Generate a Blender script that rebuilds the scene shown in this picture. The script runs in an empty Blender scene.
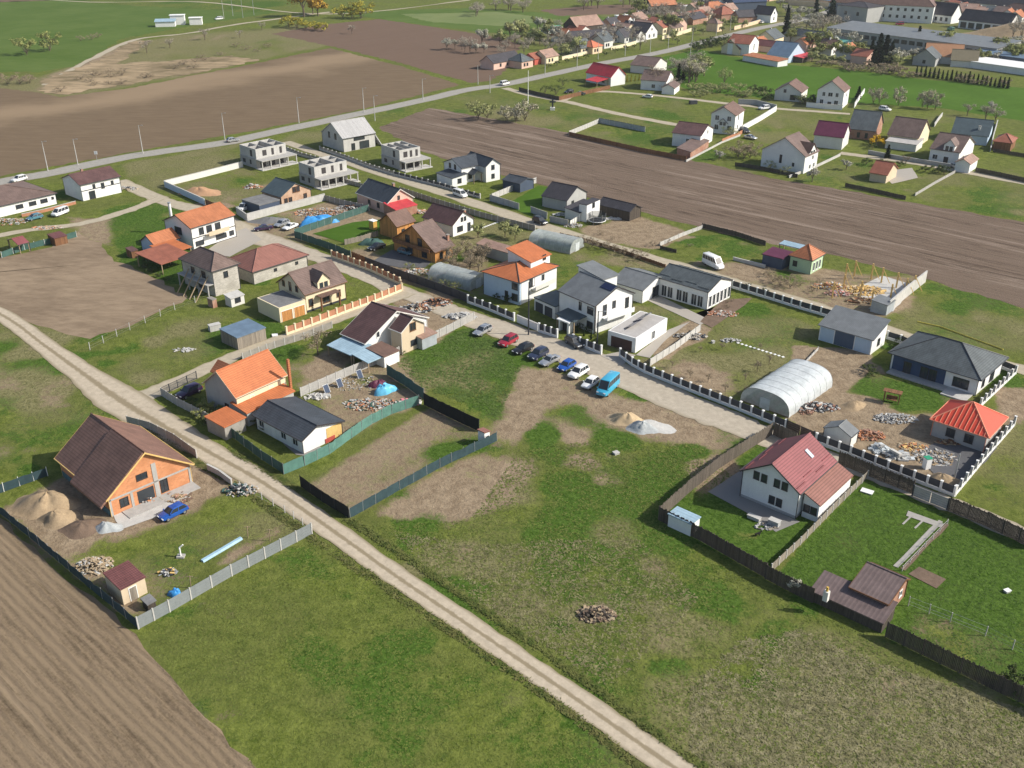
import bpy, bmesh, math, random
import numpy as np
from mathutils import Vector, Matrix
C = bpy.context.scene.collection
S = bpy.context.scene
PI = math.pi
R = math.radians
# ---------------- camera, sky, sun, exposure ----------------
CAM_H, FPX, TILT = 80.0, 1000.0, R(27.0)
cd = bpy.data.cameras.new('camera'); cam = bpy.data.objects.new('camera', cd); C.objects.link(cam)
cam.location = (0, 0, CAM_H); cam.rotation_euler = (PI/2 - TILT, 0, 0)
cd.sensor_width = 36; cd.lens = 36*FPX/1024; cd.clip_start = 1; cd.clip_end = 9000
S.camera = cam
SUN_EL, SUN_AZ = R(36), R(96)          # azimuth clockwise from +Y
sd = Vector((math.sin(SUN_AZ)*math.cos(SUN_EL), math.cos(SUN_AZ)*math.cos(SUN_EL), math.sin(SUN_EL)))
w = bpy.data.worlds.new('World'); S.world = w; w.use_nodes = True
nt = w.node_tree; bg = nt.nodes['Background']
sky = nt.nodes.new('ShaderNodeTexSky'); sky.sky_type = 'NISHITA'; sky.sun_disc = False
sky.sun_elevation = SUN_EL; sky.sun_rotation = SUN_AZ; sky.dust_density = 2.0; sky.air_density = 1.0
nt.links.new(sky.outputs[0], bg.inputs[0]); bg.inputs[1].default_value = 0.12
sl = bpy.data.lights.new('sun', 'SUN'); sl.energy = 4.8; sl.angle = R(0.6); sl.color = (1.0, 0.945, 0.85)
so = bpy.data.objects.new('sun', sl); C.objects.link(so); so.rotation_euler = sd.to_track_quat('Z', 'Y').to_euler(); so.location = sd*400
vs = S.view_settings; vs.view_transform = 'Standard'; vs.look = 'None'; vs.exposure = 0.28; vs.gamma = 1.0; vs.use_curve_mapping = False
S.render.resolution_x, S.render.resolution_y = 1024, 768

# ---------------- pixel <-> world helpers (survey of the place) ----------------
_c, _s = math.cos(TILT), math.sin(TILT)
def P(px, py, z=0.0):
    u, v = (px-512)/FPX, (384-py)/FPX
    d = (u, _c+v*_s, -_s+v*_c); t = (CAM_H-z)/-d[2]
    return Vector((d[0]*t, d[1]*t, z))
def PROJ(p):
    x, y, z = p[0], p[1], p[2]-CAM_H
    f = y*_c - z*_s; u = y*_s + z*_c
    return 512+FPX*x/f, 384-FPX*u/f
def height_at(x, y, py):
    a, b = -5.0, 40.0
    for _ in range(40):
        m = (a+b)/2
        if PROJ((x, y, m))[1] > py: a = m
        else: b = m
    return a
rnd = random.Random(7)

# ---------------- mesh builder ----------------
class MB:
    def __init__(s): s.v = []; s.f = []; s.m = []
    def face(s, pts, m=0):
        i = len(s.v); s.v += [tuple(p) for p in pts]; s.f.append(list(range(i, i+len(pts)))); s.m.append(m); return s
    def box(s, x0, x1, y0, y1, z0, z1, m=0, T=None):
        c = [(x0,y0,z0),(x1,y0,z0),(x1,y1,z0),(x0,y1,z0),(x0,y0,z1),(x1,y0,z1),(x1,y1,z1),(x0,y1,z1)]
        if T is not None: c = [tuple(T @ Vector(p)) for p in c]
        i = len(s.v); s.v += c
        for q in ((0,3,2,1),(4,5,6,7),(0,1,5,4),(1,2,6,5),(2,3,7,6),(3,0,4,7)): s.f.append([i+k for k in q]); s.m.append(m)
        return s
    def hexa(s, lo, hi, m=0):
        "lo, hi: 4 points each, counter-clockwise seen from above"
        i = len(s.v); s.v += [tuple(p) for p in lo]+[tuple(p) for p in hi]
        for q in ((0,3,2,1),(4,5,6,7),(0,1,5,4),(1,2,6,5),(2,3,7,6),(3,0,4,7)): s.f.append([i+k for k in q]); s.m.append(m)
        return s
    def prism(s, poly, a0, a1, fn, m=0):
        "poly: 2-D outline (ccw seen along -axis), fn(a, p) -> 3-D"
        n = len(poly); i = len(s.v)
        s.v += [tuple(fn(a0, p)) for p in poly]+[tuple(fn(a1, p)) for p in poly]
        s.f.append([i+k for k in range(n)]); s.m.append(m)
        s.f.append([i+n+k for k in reversed(range(n))]); s.m.append(m)
        for k in range(n):
            s.f.append([i+k, i+n+k, i+n+(k+1) % n, i+(k+1) % n]); s.m.append(m)
        return s
    def tube(s, a, b, r0, r1=None, n=6, m=0):
        a, b = Vector(a), Vector(b); r1 = r0 if r1 is None else r1
        d = (b-a).normalized(); x = d.orthogonal().normalized(); y = d.cross(x)
        i = len(s.v)
        for p, r in ((a, r0), (b, r1)):
            for k in range(n):
                t = 2*PI*k/n; s.v.append(tuple(p+x*(r*math.cos(t))+y*(r*math.sin(t))))
        for k in range(n):
            s.f.append([i+k, i+(k+1) % n, i+n+(k+1) % n, i+n+k]); s.m.append(m)
        s.f.append([i+k for k in reversed(range(n))]); s.m.append(m)
        s.f.append([i+n+k for k in range(n)]); s.m.append(m)
        return s
    def build(s, name, mats, parent=None, smooth=False, fix=True):
        return link(name, s.mesh(name, mats, smooth, fix), parent)
    def mesh(s, name, mats, smooth=False, fix=True):
        me = bpy.data.meshes.new(name); me.from_pydata(s.v, [], s.f)
        if not isinstance(mats, (list, tuple)): mats = [mats]
        for q in mats: me.materials.append(q)
        me.polygons.foreach_set('material_index', s.m)
        if fix:
            bm = bmesh.new(); bm.from_mesh(me); bmesh.ops.remove_doubles(bm, verts=bm.verts, dist=1e-5)
            bmesh.ops.recalc_face_normals(bm, faces=bm.faces); bm.to_mesh(me); bm.free()
        autouv(me)
        if smooth: me.polygons.foreach_set('use_smooth', [True]*len(me.polygons))
        return me
def autouv(me):
    n = len(me.loops)
    if n == 0: return
    uv = me.uv_layers.new(name='UVMap')
    out = np.zeros((n, 2), dtype=np.float32); vv = me.vertices
    for p in me.polygons:
        nn = p.normal
        t = Vector((-nn.y, nn.x, 0))
        t = Vector((1, 0, 0)) if t.length < 1e-4 else t.normalized()
        b = nn.cross(t)
        for li in p.loop_indices:
            co = vv[me.loops[li].vertex_index].co
            out[li] = (co.dot(t), co.dot(b))
    uv.data.foreach_set('uv', out.ravel())
def link(name, me, parent=None):
    o = bpy.data.objects.new(name, me); C.objects.link(o)
    if parent is not None: o.parent = parent
    return o
def tag(o, label, cat, group=None, kind=None):
    if label: o['label'] = label
    if cat: o['category'] = cat
    if group: o['group'] = group
    if kind: o['kind'] = kind
    return o
def thing(name, label, cat, loc=(0, 0, 0), rz=0, group=None):
    o = bpy.data.objects.new(name, None); o.empty_display_size = .5; C.objects.link(o)
    o.location = loc; o.rotation_euler = (0, 0, rz)
    return tag(o, label, cat, group)
def copy_tree(o, parent=None):
    c = o.copy(); C.objects.link(c)
    if parent is not None: c.parent = parent
    for ch in list(o.children): copy_tree(ch, c)
    return c
ORD = ['first','second','third','fourth','fifth','sixth','seventh','eighth','ninth','tenth','eleventh','twelfth','thirteenth','fourteenth','fifteenth','sixteenth','seventeenth','eighteenth','nineteenth','twentieth','twenty-first','twenty-second','twenty-third','twenty-fourth','twenty-fifth','twenty-sixth','twenty-seventh','twenty-eighth','twenty-ninth','thirtieth']
# ---------------- materials ----------------
class NT:
    def __init__(s, name):
        s.mat = bpy.data.materials.new(name); s.mat.use_nodes = True; s.t = s.mat.node_tree
        s.b = s.t.nodes['Principled BSDF']; s.b.inputs['Roughness'].default_value = .85
        s.b.inputs['Specular IOR Level'].default_value = .25
        s._tc = s.n('ShaderNodeTexCoord')
    def n(s, t): return s.t.nodes.new(t)
    def l(s, a, b): s.t.links.new(a, b)
    def put(s, sock, v):
        if hasattr(v, 'is_output'): s.l(v, sock)
        elif isinstance(v, (tuple, list)): sock.default_value = (*v, 1) if len(v) == 3 and len(sock.default_value) == 4 else v
        else: sock.default_value = v
    def obj(s): return s._tc.outputs['Object']
    def uv(s): return s._tc.outputs['UV']
    def pos(s): return s.n('ShaderNodeNewGeometry').outputs['Position']
    def map(s, co, scale=(1, 1, 1), rz=0, loc=(0, 0, 0)):
        m = s.n('ShaderNodeMapping'); s.l(co, m.inputs[0]); m.inputs['Scale'].default_value = scale; m.inputs['Rotation'].default_value = (0, 0, rz); m.inputs['Location'].default_value = loc
        return m.outputs[0]
    def noise(s, co, scale, detail=3, rough=.55, dist=0):
        q = s.n('ShaderNodeTexNoise'); s.l(co, q.inputs['Vector']); q.inputs['Scale'].default_value = scale; q.inputs['Detail'].default_value = detail
        q.inputs['Roughness'].default_value = rough; q.inputs['Distortion'].default_value = dist
        return q.outputs[0]
    def vor(s, co, scale, out='Distance'):
        q = s.n('ShaderNodeTexVoronoi'); s.l(co, q.inputs['Vector']); q.inputs['Scale'].default_value = scale; return q.outputs[out]
    def wave(s, co, scale, dist=0, dscale=1, prof='SIN', d='X', detail=2):
        q = s.n('ShaderNodeTexWave'); s.l(co, q.inputs['Vector']); q.inputs['Scale'].default_value = .314159/scale; q.inputs['Distortion'].default_value = dist   # scale = period in metres
        q.inputs['Detail Scale'].default_value = dscale; q.inputs['Detail'].default_value = detail; q.wave_profile = prof; q.bands_direction = d; return q.outputs['Fac']
    def brick(s, co, bw, rh, mortar=.01, c1=(1, 1, 1), c2=(.8, .8, .8), cm=(.5, .5, .5), off=.5):
        q = s.n('ShaderNodeTexBrick'); s.l(co, q.inputs['Vector']); q.inputs['Scale'].default_value = 1; q.inputs['Brick Width'].default_value = bw
        q.inputs['Row Height'].default_value = rh; q.inputs['Mortar Size'].default_value = mortar; q.offset = off
        s.put(q.inputs['Color1'], c1); s.put(q.inputs['Color2'], c2); s.put(q.inputs['Mortar'], cm); return q.outputs['Color'], q.outputs['Fac']
    def step(s, v, a, b):
        q = s.n('ShaderNodeMapRange'); s.put(q.inputs[0], v); q.inputs[1].default_value = a; q.inputs[2].default_value = b; q.interpolation_type = 'SMOOTHSTEP'; return q.outputs[0]
    def math(s, op, a, b=0.0):
        q = s.n('ShaderNodeMath'); q.operation = op; s.put(q.inputs[0], a); s.put(q.inputs[1], b); return q.outputs[0]
    def mix(s, f, a, b, mode='MIX'):
        q = s.n('ShaderNodeMix'); q.data_type = 'RGBA'; q.blend_type = mode; s.put(q.inputs[0], f); s.put(q.inputs[6], a); s.put(q.inputs[7], b); return q.outputs[2]
    def attr(s, name):
        q = s.n('ShaderNodeAttribute'); q.attribute_name = name; return q
    def bump(s, h, strength=.5, dist=.1):
        q = s.n('ShaderNodeBump'); s.l(h, q.inputs['Height']); q.inputs['Strength'].default_value = strength; q.inputs['Distance'].default_value = dist
        s.l(q.outputs[0], s.b.inputs['Normal'])
    def col(s, c): s.put(s.b.inputs['Base Color'], c); return s
    def rough(s, r): s.put(s.b.inputs['Roughness'], r); return s
def sc(c, k): return tuple(min(.95, x*k) for x in c)
_M = {}
def plain(name, c, rough=.8, var=.18, scale=.8, metal=0, bump=0):
    "matt surface with dirt-scale tone variation"
    if name in _M: return _M[name]
    t = NT(name); n = t.noise(t.obj(), scale, 4, .65); n2 = t.noise(t.obj(), scale*9, 2); n3 = t.noise(t.map(t.obj(), (1.6, 1.6, .16)), 1.1, 4, .7)
    f = t.math('ADD', t.math('ADD', t.math('MULTIPLY', n, .45), t.math('MULTIPLY', n2, .25)), t.math('MULTIPLY', n3, .3))
    t.col(t.mix(t.step(f, .25, .75), sc(c, 1-var), sc(c, 1+var))); t.rough(rough); t.b.inputs['Metallic'].default_value = metal
    if bump: t.bump(n2, bump, .05)
    _M[name] = t.mat; return t.mat
def roofmat(name, c, row=.40, colw=.25, rough=.6, var=.30, deep=.6):
    "metal or clay tiles: courses across the slope, ridges down it, weathering"
    if name in _M: return _M[name]
    t = NT(name); uv = t.uv()
    rows = t.wave(uv, row, 0, prof='SAW', d='Y'); cols = t.wave(uv, colw, 0, prof='SIN', d='X')
    n = t.noise(t.obj(), .45, 5, .65); n2 = t.noise(t.map(uv, (3, .35, 1)), 1.4, 3)
    f = t.step(t.math('ADD', t.math('MULTIPLY', n, .6), t.math('MULTIPLY', n2, .4)), .3, .7)
    base = t.mix(f, sc(c, 1-var), sc(c, 1+var))
    t.col(t.mix(t.math('MULTIPLY', t.step(rows, .55, .95), deep), base, sc(c, .35))); t.rough(rough)
    t.bump(t.math('ADD', t.math('MULTIPLY', rows, .6), t.math('MULTIPLY', cols, .5)), .55, .05)
    _M[name] = t.mat; return t.mat
def seammat(name, c, pitch=.25, rough=.5, var=.15, metal=0):
    "profiled sheet with seams running down the slope"
    if name in _M: return _M[name]
    t = NT(name); uv = t.uv(); cols = t.wave(uv, pitch, 0, prof='SIN', d='X'); n = t.noise(t.obj(), .5, 5, .7)
    b = t.mix(t.step(n, .3, .7), sc(c, 1-var), sc(c, 1+var)); t.col(t.mix(t.math('MULTIPLY', t.step(cols, .8, 1), .3), b, sc(c, .5)))
    t.rough(rough); t.b.inputs['Metallic'].default_value = metal; t.bump(cols, .5, .03); _M[name] = t.mat; return t.mat
def brickmat(name, c, cm, bw=.5, rh=.25, mortar=.02, var=.2, rough=.9):
    if name in _M: return _M[name]
    t = NT(name); col, fac = t.brick(t.uv(), bw, rh, mortar, sc(c, 1+var), sc(c, 1-var), cm); n = t.noise(t.obj(), .5, 4)
    t.col(t.mix(t.step(n, .35, .8), col, sc(c, .75))); t.rough(rough); t.bump(fac, -.4, .02); _M[name] = t.mat; return t.mat
def boardmat(name, c, pitch=.15, var=.3, rough=.85):
    if name in _M: return _M[name]
    t = NT(name); uv = t.uv(); col, fac = t.brick(t.map(uv, (1, 1, 1), PI/2), 6.0, pitch, .012, sc(c, 1+var), sc(c, 1-var), sc(c, .3))
    n = t.noise(t.map(uv, (6, .6, 1)), 1.5, 4); t.col(t.mix(t.math('MULTIPLY', t.step(n, .4, .8), .5), col, sc(c, 1.5))); t.rough(rough); _M[name] = t.mat; return t.mat
def glassmat():
    if 'glass' in _M: return _M['glass']
    t = NT('window_glass'); n = t.noise(t.obj(), .3, 1); t.col(t.mix(n, (.015, .02, .025), (.05, .06, .07))); t.rough(.08); t.b.inputs['Specular IOR Level'].default_value = .6; _M['glass'] = t.mat; return t.mat
def paint(name, c, metal=.2, rough=.28):
    if name in _M: return _M[name]
    t = NT(name); n = t.noise(t.obj(), 1.2, 3); t.col(t.mix(n, sc(c, .85), sc(c, 1.1))); t.rough(rough); t.b.inputs['Metallic'].default_value = metal
    t.b.inputs['Coat Weight'].default_value = .5; t.b.inputs['Coat Roughness'].default_value = .08; t.b.inputs['Specular IOR Level'].default_value = .5; _M[name] = t.mat; return t.mat
def filmmat(name, c, alpha, rough=.35, var=.15):
    "plastic film or shade net that lets part of the light through"
    if name in _M: return _M[name]
    t = NT(name); n = t.noise(t.obj(), .7, 5, .7); t.col(t.mix(t.step(n, .3, .7), sc(c, 1-var), sc(c, 1+var))); t.rough(rough)
    n2 = t.noise(t.map(t.obj(), (1, 1, 1)), 2.5, 3); t.put(t.b.inputs['Alpha'], t.math('ADD', alpha-.1, t.math('MULTIPLY', n2, .2))); _M[name] = t.mat; return t.mat
GLASS = glassmat()
WHITE = plain('white_render', (.72, .72, .70), .9, .10, .4)
OFFW = plain('offwhite_render', (.62, .61, .57), .9, .1, .5)
CREAM = plain('cream_render', (.70, .60, .41), .9, .06, .5)
BEIGE = plain('beige_render', (.55, .45, .32), .9, .1, .5)
PALEBLUE = plain('pale_blue_render', (.42, .52, .62), .9, .08, .5)
GREENW = plain('green_render', (.42, .55, .36), .9, .08, .5)
PINKW = plain('pink_render', (.62, .42, .34), .9, .1, .5)
GREYW = plain('grey_render', (.36, .36, .35), .9, .12, .5)
DARKW = plain('dark_blue_cladding', (.06, .08, .12), .6, .15, .6)
CONC = plain('concrete', (.36, .35, .33), .95, .2, .7, bump=.3)
CONCL = plain('pale_concrete', (.45, .44, .415), .95, .2, .7)
CONCD = plain('old_concrete', (.28, .26, .23), .95, .3, .7)
BLOCK = brickmat('grey_blockwork', (.42, .39, .34), (.5, .48, .44), .5, .25, .03, .22)
HOLLOW = brickmat('orange_hollow_brick', (.56, .24, .11), (.42, .27, .18), .4, .25, .012, .14)
BRICKR = brickmat('red_brick', (.36, .16, .10), (.4, .36, .3), .25, .08, .012, .25)
BRICKT = brickmat('tan_brick', (.50, .31, .20), (.5, .42, .34), .25, .08, .012, .18)
WOODD = boardmat('dark_wood', (.075, .062, .05), .15)
WOODG = boardmat('grey_wood', (.24, .21, .17), .15)
WOODM = boardmat('weathered_dark_wood', (.125,.105,.085), .15)
WOODB = boardmat('brown_wood', (.20, .10, .05), .15)
WOODO = boardmat('orange_wood', (.48, .23, .075), .18)
TIMBER = plain('fresh_timber', (.62, .42, .16), .8, .25, 1.5)
TIMBER2 = plain('weathered_timber', (.33, .25, .16), .85, .3, 1.5)
DKMET = plain('dark_metal', (.045, .048, .055), .5, .15, 1)
GREYMET = seammat('grey_sheet_metal', (.33, .36, .38), .2, .5)
ANTHR = plain('anthracite_panel', (.05, .055, .065), .55, .2, 1)
STEEL = plain('galvanised_steel', (.42, .43, .44), .45, .1, 2, .5)
WHITEP = plain('white_plastic', (.78, .78, .76), .5, .04, 1)
TYRE = plain('tyre_rubber', (.02, .02, .02), .9, .1, 3)
RIM = plain('alloy_rim', (.45, .46, .48), .35, .1, 3, .7)
LAMPW = plain('lamp_lens', (.75, .77, .78), .15, .05, 3)
LAMPR = plain('tail_lens', (.45, .02, .015), .2, .05, 3)
ASPHALTD = plain('dark_paving', (.10, .10, .105), .9, .2, .6)
R_BROWN = roofmat('brown_metal_tile', (.205, .115, .088), .44)
R_BROWN2 = roofmat('greybrown_tile', (.165, .115, .098))
R_BROWN3 = roofmat('warm_brown_tile', (.165, .102, .080))
R_MAROON = roofmat('maroon_metal_tile', (.15, .062, .060))
R_DMAROON = roofmat('dark_maroon_tile', (.12, .066, .062))
R_RED = roofmat('rosy_red_metal_tile', (.25, .082, .086), .40, var=.14)
R_REDBR = roofmat('faded_red_brown_tile', (.26, .12, .095), .40, var=.16)
R_ORANGE = roofmat('orange_clay_tile', (.46, .150, .060), var=.18, deep=.45)
R_ORANGE2 = roofmat('dull_orange_clay_tile', (.42, .16, .075), var=.25)
R_BRICK = roofmat('brick_red_clay_tile', (.30, .11, .07), var=.25)
R_ANTHR = roofmat('anthracite_tile', (.062, .072, .085))
R_SLATE = roofmat('slate_grey_tile', (.10, .115, .12))
R_TEAL = seammat('dark_teal_sheet', (.07, .095, .105), .3)
R_GREY = seammat('mid_grey_sheet', (.17, .18, .185), .3)
R_BLUE = seammat('blue_grey_sheet', (.13, .19, .26), .25)
R_PALEBLUE = seammat('pale_blue_sheet', (.30, .42, .50), .6)
R_OLD = roofmat('old_pinkish_clay_tile', (.34, .22, .17), var=.3)
R_PURPLE = seammat('purple_sheet', (.12, .03, .06), .3)
R_BLACK = roofmat('blackened_tile', (.058, .054, .06))
R_CRIMSON = seammat('bright_red_sheet', (.50, .05, .06), .3)
R_UNDER = plain('red_roof_membrane', (.68, .085, .05), .6, .06, 1)
R_WHITEB = boardmat('pale_grey_boards', (.37, .365, .36), .25, .12)
R_FELT = plain('roofing_felt', (.17, .17, .17), .95, .35, .5)
R_FELTL = plain('pale_flat_roof', (.40, .38, .36), .95, .2, .5)
CLAYBR = plain('bare_clay_brick_panel', (.40, .19, .11), .9, .3, .8)
NETG = filmmat('green_shade_net', (.055, .115, .10), .93, .8)
NETGL = filmmat('light_green_shade_net', (.10, .215, .18), .90, .8)
NETB = filmmat('dark_blue_green_net', (.035, .065, .075), .93, .8)
NETK = filmmat('black_shade_net', (.016, .019, .019), .97, .9)
FILM = filmmat('greenhouse_film', (.58, .62, .63), .80, .3)
FILM2 = filmmat('hazy_greenhouse_film', (.46, .50, .49), .60, .3)
BLUETARP = plain('blue_tarpaulin', (.05, .26, .58), .4, .25, 1.5)
SAND = plain('sand', (.45, .34, .21), .98, .2, 1.2, bump=.4)
GRAVEL = plain('blue_grey_gravel', (.36, .38, .38), .98, .25, 2.0, bump=.5)
SOIL = plain('heaped_soil', (.32, .238, .148), .98, .35, .7, bump=.6)
SOILD = plain('dark_soil', (.15, .105, .075), .98, .35, .7, bump=.6)
PAVE = brickmat('grey_pavers', (.30, .29, .27), (.22, .21, .2), .6, .4, .02, .12)
PAVEL = brickmat('pale_pavers', (.46, .42, .36), (.35, .32, .28), .6, .4, .02, .1)
# ---------------- ground: one sheet to the horizon, cover painted as soil / straw / lush grass ----------------
def graded(lo, hi, step, grow, end_lo, end_hi):
    a = list(np.arange(lo, hi+.01, step)); st = step
    while a[-1] < end_hi: st *= grow; a.append(a[-1]+st)
    st = step; b = []
    x = lo
    while x > end_lo: st *= grow; x -= st; b.append(x)
    return np.array(b[::-1]+a)
gx = graded(-130, 150, 1.0, 1.045, -2500, 2500); gy = graded(45, 260, .9, 1.035, -150, 5000)
GX, GY = np.meshgrid(gx, gy); nx, ny = len(gx), len(gy)
QX, QY = GX.ravel(), GY.ravel()
cov = np.zeros((len(QX), 4), dtype=np.float32); cov[:, 3] = 1
def vnoise(x, y, s, seed):
    r = np.random.RandomState(seed); g = r.rand(128, 128)
    u, v = x/s, y/s; i, j = np.floor(u).astype(int), np.floor(v).astype(int); fu, fv = u-i, v-j
    fu = fu*fu*(3-2*fu); fv = fv*fv*(3-2*fv)
    a = g[i % 128, j % 128]; b = g[(i+1) % 128, j % 128]; c = g[i % 128, (j+1) % 128]; d = g[(i+1) % 128, (j+1) % 128]
    return (a*(1-fu)+b*fu)*(1-fv)+(c*(1-fu)+d*fu)*fv
def pts_w(px): return np.array([P(a, b)[:2] for a, b in px])
def sdist(poly, X, Y):
    d = np.full(X.shape, 1e9); ins = np.zeros(X.shape, bool); n = len(poly)
    for k in range(n):
        x0, y0 = poly[k]; x1, y1 = poly[(k+1) % n]; dx, dy = x1-x0, y1-y0
        t = np.clip(((X-x0)*dx+(Y-y0)*dy)/(dx*dx+dy*dy+1e-9), 0, 1)
        d = np.minimum(d, np.hypot(X-x0-t*dx, Y-y0-t*dy))
        cr = (y0 > Y) != (y1 > Y); ins ^= cr & (X < (x1-x0)*(Y-y0)/(y1-y0+1e-12)+x0)
    return np.where(ins, d, -d)
WOB = (vnoise(QX, QY, 7, 1)-.5)*6+(vnoise(QX, QY, 2.3, 2)-.5)*3
MOTT = vnoise(QX, QY, 12, 3)*.6+vnoise(QX, QY, 4, 4)*.4
def cover(px, straw=None, earth=None, lush=None, soft=2.0, wob=.5, mott=0.0):
    "blend ground cover inside a surveyed outline"
    d = sdist(pts_w(px), QX, QY)+WOB*wob
    f = np.clip(d/soft*.5+.5, 0, 1); f = f*f*(3-2*f)
    if mott: f = f*np.clip(1-mott+mott*2*(MOTT-.25), 0, 1)
    for ch, v in ((0, straw), (1, earth), (2, lush)):
        if v is not None: cov[:, ch] = cov[:, ch]*(1-f)+v*f
# meadow around the lower track and the vacant lots
cover([(330,770),(300,690),(250,620),(140,632),(290,540),(330,560),(690,770)], straw=.12, lush=.55, soft=5)
cover([(370,520),(520,455),(640,480),(760,590),(1024,720),(1100,800),(640,800)], straw=.14, lush=.4, soft=8, mott=.2)
cover([(650,740),(680,690),(740,650),(800,640),(900,680),(1024,735),(1100,820),(640,800)], straw=.85, lush=.05, soft=9, mott=.3)
cover([(385,535),(440,545),(520,560),(540,590),(480,600),(400,565)], straw=.7, soft=6, mott=.5)
cover([(600,540),(640,540),(650,590),(620,580)], straw=.65, earth=.3, soft=5, mott=.5)
cover([(430,560),(560,520),(680,540),(700,620),(560,640)], straw=.3, lush=.45, soft=10, mott=.4)
cover([(395,360),(470,325),(500,345),(520,370),(500,420),(455,402),(425,392)], straw=.1, lush=1, soft=2)
cover([(500,480),(545,440),(600,430),(640,450),(700,440),(735,470),(665,510),(600,520)], straw=.1, lush=.75, soft=5, mott=.4)
cover([(545,410),(590,400),(610,425),(560,440),(525,440)], lush=.8, straw=.1, soft=3)
cover([(520,365),(548,372),(572,385),(590,395),(545,420),(500,455),(470,470),(480,440),(512,415)], earth=.85, straw=.4, soft=3)
cover([(455,465),(505,455),(520,500),(470,520),(420,530),(380,515),(395,495)], earth=.95, straw=.3, soft=3)
cover([(560,430),(600,455),(630,480),(600,490),(560,465)], earth=.6, straw=.4, soft=4, mott=.5)
cover([(548,372),(575,378),(660,402),(740,430),(760,450),(715,465),(690,447),(640,440),(600,430),(578,408),(560,392)], earth=.85, straw=.5, soft=4, mott=.2)
cover([(480,520),(530,500),(520,450),(500,440),(470,470)], earth=.5, straw=.6, soft=4, mott=.5)
cover([(690,470),(735,455),(735,480),(700,500)], earth=.7, soft=3)
cover([(575,605),(610,598),(620,625),(590,632)], earth=.8, soft=2)
cover([(640,560),(690,570),(680,600),(640,590)], earth=.35, soft=4)
# black-net enclosure
cover([(303,486),(430,405),(482,432),(350,518)], straw=.55, earth=.62, lush=.1, soft=1.2, wob=.15)
cover([(380,480),(450,430),(478,432),(430,460)], earth=.4, straw=.55, lush=.3, soft=3)
# orange brick building plot
cover([(75,470),(140,440),(195,462),(235,482),(205,510),(150,530),(100,545),(60,560),(10,510)], earth=.95, straw=.5, soft=3)
cover([(200,510),(285,510),(310,532),(200,590),(140,620),(110,560)], straw=.35, earth=.2, lush=.25, soft=3, mott=.3)
cover([(205,560),(280,530),(260,550),(205,585)], earth=.8, soft=1.5)
cover([(95,560),(130,590),(140,612),(110,600),(70,565)], earth=.7, soft=2)
# left meadow and strips
cover([(-60,330),(30,345),(120,410),(80,440),(0,470),(-60,480)], straw=.2, lush=.55, soft=4)
cover([(-40,355),(30,380),(75,405),(60,410),(0,385)], straw=.5, earth=.3, soft=3)
cover([(-60,300),(40,335),(130,400),(100,400),(0,340)], straw=.5, earth=.15, soft=2)
cover([(95,350),(190,305),(265,300),(300,310),(240,345),(150,390)], straw=.35, lush=.35, soft=2, mott=.3)
cover([(120,200),(190,200),(200,240),(190,290),(165,280),(110,260),(80,230)], lush=.8, straw=.05, soft=3)
cover([(60,215),(110,220),(120,255),(85,240)], earth=.7, straw=.2, soft=3)
# verge and roadside strips by the country road
cover([(120,165),(240,142),(240,165),(190,180),(150,195),(130,180)], straw=.65, lush=.1, earth=.1, soft=3, mott=.3)
cover([(300,130),(330,130),(330,155),(250,165),(260,150)], straw=.5, lush=.2, soft=3, mott=.3)
cover([(370,110),(470,92),(560,105),(680,125),(745,172),(600,140),(480,118),(400,125)], straw=.3, lush=.4, soft=4)
cover([(470,110),(560,115),(600,138),(500,122)], straw=.6, earth=.15, soft=5, mott=.4)
# reed bank and dry scrub
cover([(-60,76),(45,78),(110,50),(170,36),(300,26),(330,44),(200,74),(60,98),(-60,94)], straw=.92, earth=.25, lush=0, soft=6, mott=.15)
cover([(45,78),(110,50),(135,40),(140,50),(100,66),(70,92),(45,90)], straw=.95, earth=.7, soft=4)
cover([(165,50),(280,38),(310,45),(250,60),(170,66)], straw=.45, earth=.1, lush=.3, soft=8, mott=.3)
# building yards, brown gardens, trampled ground
cover([(247,222),(325,202),(400,215),(360,240),(295,240),(262,238)], earth=.7, straw=.6, soft=2, mott=.2)
cover([(172,190),(245,168),(300,190),(262,205),(210,206)], earth=.35, straw=.4, soft=2)
cover([(185,205),(205,200),(240,205),(220,212)], earth=.9, straw=.5, soft=1)
cover([(205,252),(250,232),(300,240),(320,262),(255,285),(235,262)], earth=.45, straw=.5, soft=2, mott=.3)
cover([(300,325),(345,318),(380,345),(330,372),(295,385),(275,360)], earth=.35, lush=.35, soft=3, mott=.3)
cover([(325,352),(350,345),(372,352),(330,380),(298,390),(310,368)], earth=.75, soft=1.5, mott=.15)
cover([(350,245),(400,262),(470,300),(440,300),(380,275),(350,262)], earth=.7, straw=.5, soft=2)
cover([(310,385),(390,345),(430,390),(420,405),(340,440),(330,425)], earth=.65, straw=.75, soft=1.5, mott=.2)
cover([(395,300),(440,290),(470,318),(430,345)], earth=.75, straw=.5, soft=1.5)
cover([(455,215),(540,235),(480,262),(445,250)], straw=.55, lush=.3, soft=2)
cover([(440,250),(490,250),(500,300),(470,300),(430,270)], earth=.55, straw=.4, soft=2, mott=.3)
cover([(580,228),(640,215),(700,238),(650,250),(590,245)], earth=.85, straw=.25, soft=2, mott=.15)
cover([(560,240),(640,250),(690,268),(640,270),(575,262)], straw=.7, earth=.4, lush=.1, soft=2, mott=.3)
cover([(540,260),(590,262),(600,290),(550,300)], lush=.55, straw=.2, soft=3)
cover([(690,262),(800,262),(840,270),(905,280),(920,300),(880,320),(800,305),(735,285)], earth=.7, straw=.5, soft=2, mott=.2)
cover([(683,238),(740,228),(770,255),(700,262)], lush=.65, straw=.15, soft=2)
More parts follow.
